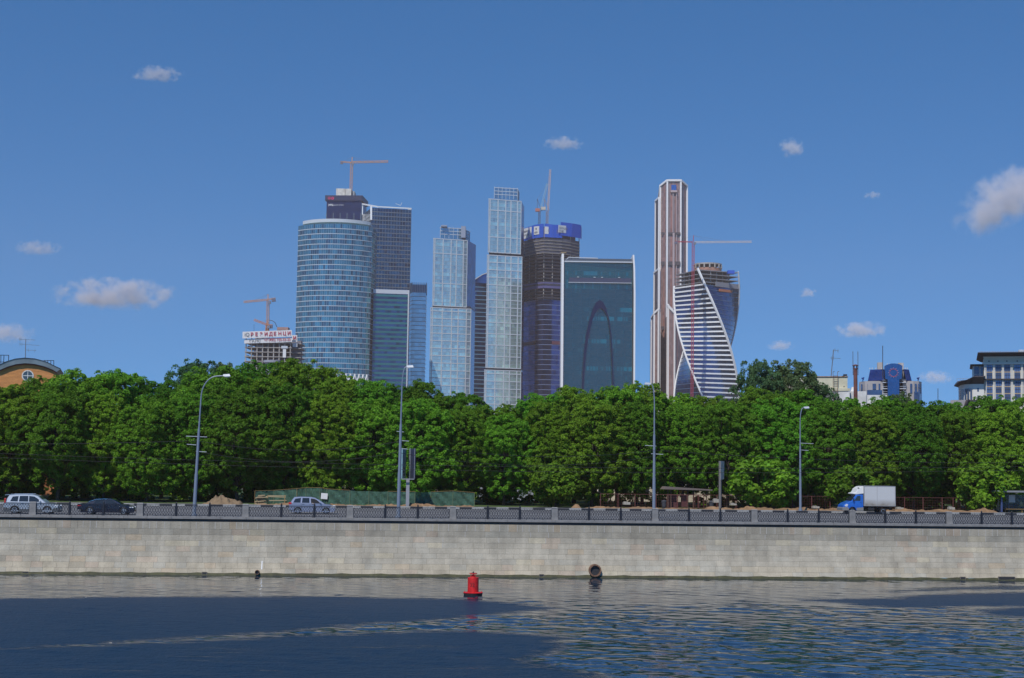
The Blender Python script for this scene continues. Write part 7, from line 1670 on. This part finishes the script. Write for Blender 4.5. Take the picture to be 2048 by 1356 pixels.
# ================================================================ clouds
def cloud(px, py, hw, hh, D, label, dens=1.0, seed=0, tilt=0.0, puffs=None):
    """one closed lumpy body holding a soft, noise-broken vapour"""
    c = P(px, py, D); s = D / F_PX; g = np.random.default_rng(seed)
    k = MB(); k.lathe([(max(1e-3, math.sin(math.pi * i / 12)), -math.cos(math.pi * i / 12)) for i in range(13)], 20, cap=False)
    m = bpy.data.materials.new('cloud vapour'); m.use_nodes = True; n, l = m.node_tree.nodes, m.node_tree.links; n.clear(); ou = n.new('ShaderNodeOutputMaterial'); vo = n.new('ShaderNodeVolumePrincipled'); l.new(vo.outputs[0], ou.inputs['Volume'])
    vo.inputs['Color'].default_value = (.88, .84, .88, 1); vo.inputs['Anisotropy'].default_value = -0.5
    tc = n.new('ShaderNodeTexCoord'); 
    def mth(op, a, b=None, cl=False):
        q = n.new('ShaderNodeMath'); q.operation = op; q.use_clamp = cl
        for i, v_ in enumerate((a, b)):
            if v_ is None: continue
            if isinstance(v_, (int, float)): q.inputs[i].default_value = v_
            else: l.new(v_, q.inputs[i])
        return q.outputs[0]
    ln = n.new('ShaderNodeVectorMath'); ln.operation = 'LENGTH'; l.new(tc.outputs['Object'], ln.inputs[0])
    sx = n.new('ShaderNodeSeparateXYZ'); l.new(tc.outputs['Object'], sx.inputs[0])
    mp = n.new('ShaderNodeMapping'); mp.inputs['Location'].default_value = (seed * 3.1, seed * 1.7, 0); mp.inputs['Scale'].default_value = (hw / hh * .8, 1.2, .9); l.new(tc.outputs['Object'], mp.inputs[0])
    nz = n.new('ShaderNodeTexNoise'); nz.inputs['Scale'].default_value = 1.7; nz.inputs['Detail'].default_value = 5; nz.inputs['Roughness'].default_value = .6; l.new(mp.outputs[0], nz.inputs['Vector'])
    f = mth('SUBTRACT', 1.0, ln.outputs['Value']); f = mth('ADD', f, mth('MULTIPLY', mth('SUBTRACT', nz.outputs['Fac'], .585), 3.0)); edge = mth('MULTIPLY', mth('SUBTRACT', 1.0, ln.outputs['Value']), 5.0, True)
    flat = mth('MULTIPLY', mth('ADD', sx.outputs['Z'], .75), 2.2, True)      # flatter base
    f = mth('MULTIPLY', mth('MULTIPLY', mth('MULTIPLY', f, 2.2, True), edge), flat); f = mth('MULTIPLY', f, dens * 1.5 / (hh * s * 1.6)); l.new(f, vo.inputs['Density'])
    o = k.build('cloud', m, None, loc=c, rot=(0, -tilt, 0)); o.scale = (hw * s * 1.15, hh * s * 1.6, hh * s * 1.2); tag(o, label, 'cloud', 'small fair weather clouds')
for a in ((230, 590, 122, 36, 6200, 'largest whole cloud, long and flat based above the brick gable side', 1.5, 1), (315, 149, 52, 18, 4200, 'small wispy cloud high over the frame block side', .75, 2), (75, 497, 52, 17, 5200, 'faint cloud low at the picture edge above the largest whole cloud', .55, 3),
          (8, 668, 62, 24, 8200, 'dim cloud cut by the picture edge above the brick gable aerial', .8, 4), (1127, 288, 42, 16, 4800, 'small thin cloud above the luffing cranes', .7, 5), (1582, 297, 26, 20, 4800, 'small round puff high beside the bronze tower', .8, 6),
          (2020, 398, 122, 58, 5200, 'big billowing cloud cut by the picture edge, rising to the corner', 1.5, 7, .5), (1722, 661, 56, 19, 8600, 'pale flat cloud above the chimney pipe', .9, 8), (1562, 692, 27, 12, 9000, 'tiny dim cloud above the larger poplar', .6, 9),
          (1615, 586, 18, 11, 7000, 'tiny faint puff between the twisted tower and the flat cloud', .5, 10), (1872, 756, 36, 16, 9500, 'low dim cloud between the blue block and the cream palace', .6, 11), (1745, 391, 18, 9, 6000, 'faintest tiny cloud high in the open sky', .4, 12)):
    cloud(*a[:8], tilt=a[8] if len(a) > 8 else 0)

# ================================================================ haze
HZ = 0.00008
if HZ:
    hb = MB(); hb.box(-2750, 2750, -90, 2720, -1.5, 392)
    hm = bpy.data.materials.new('thin haze'); hm.use_nodes = True; n_ = hm.node_tree.nodes; n_.clear()
    vo = n_.new('ShaderNodeVolumePrincipled'); vo.inputs['Color'].default_value = (1.0, 0.80, 0.70, 1); vo.inputs['Density'].default_value = HZ
    ou = n_.new('ShaderNodeOutputMaterial'); hm.node_tree.links.new(vo.outputs[0], ou.inputs['Volume'])
    tag(hb.build('haze', hm), kind='stuff')
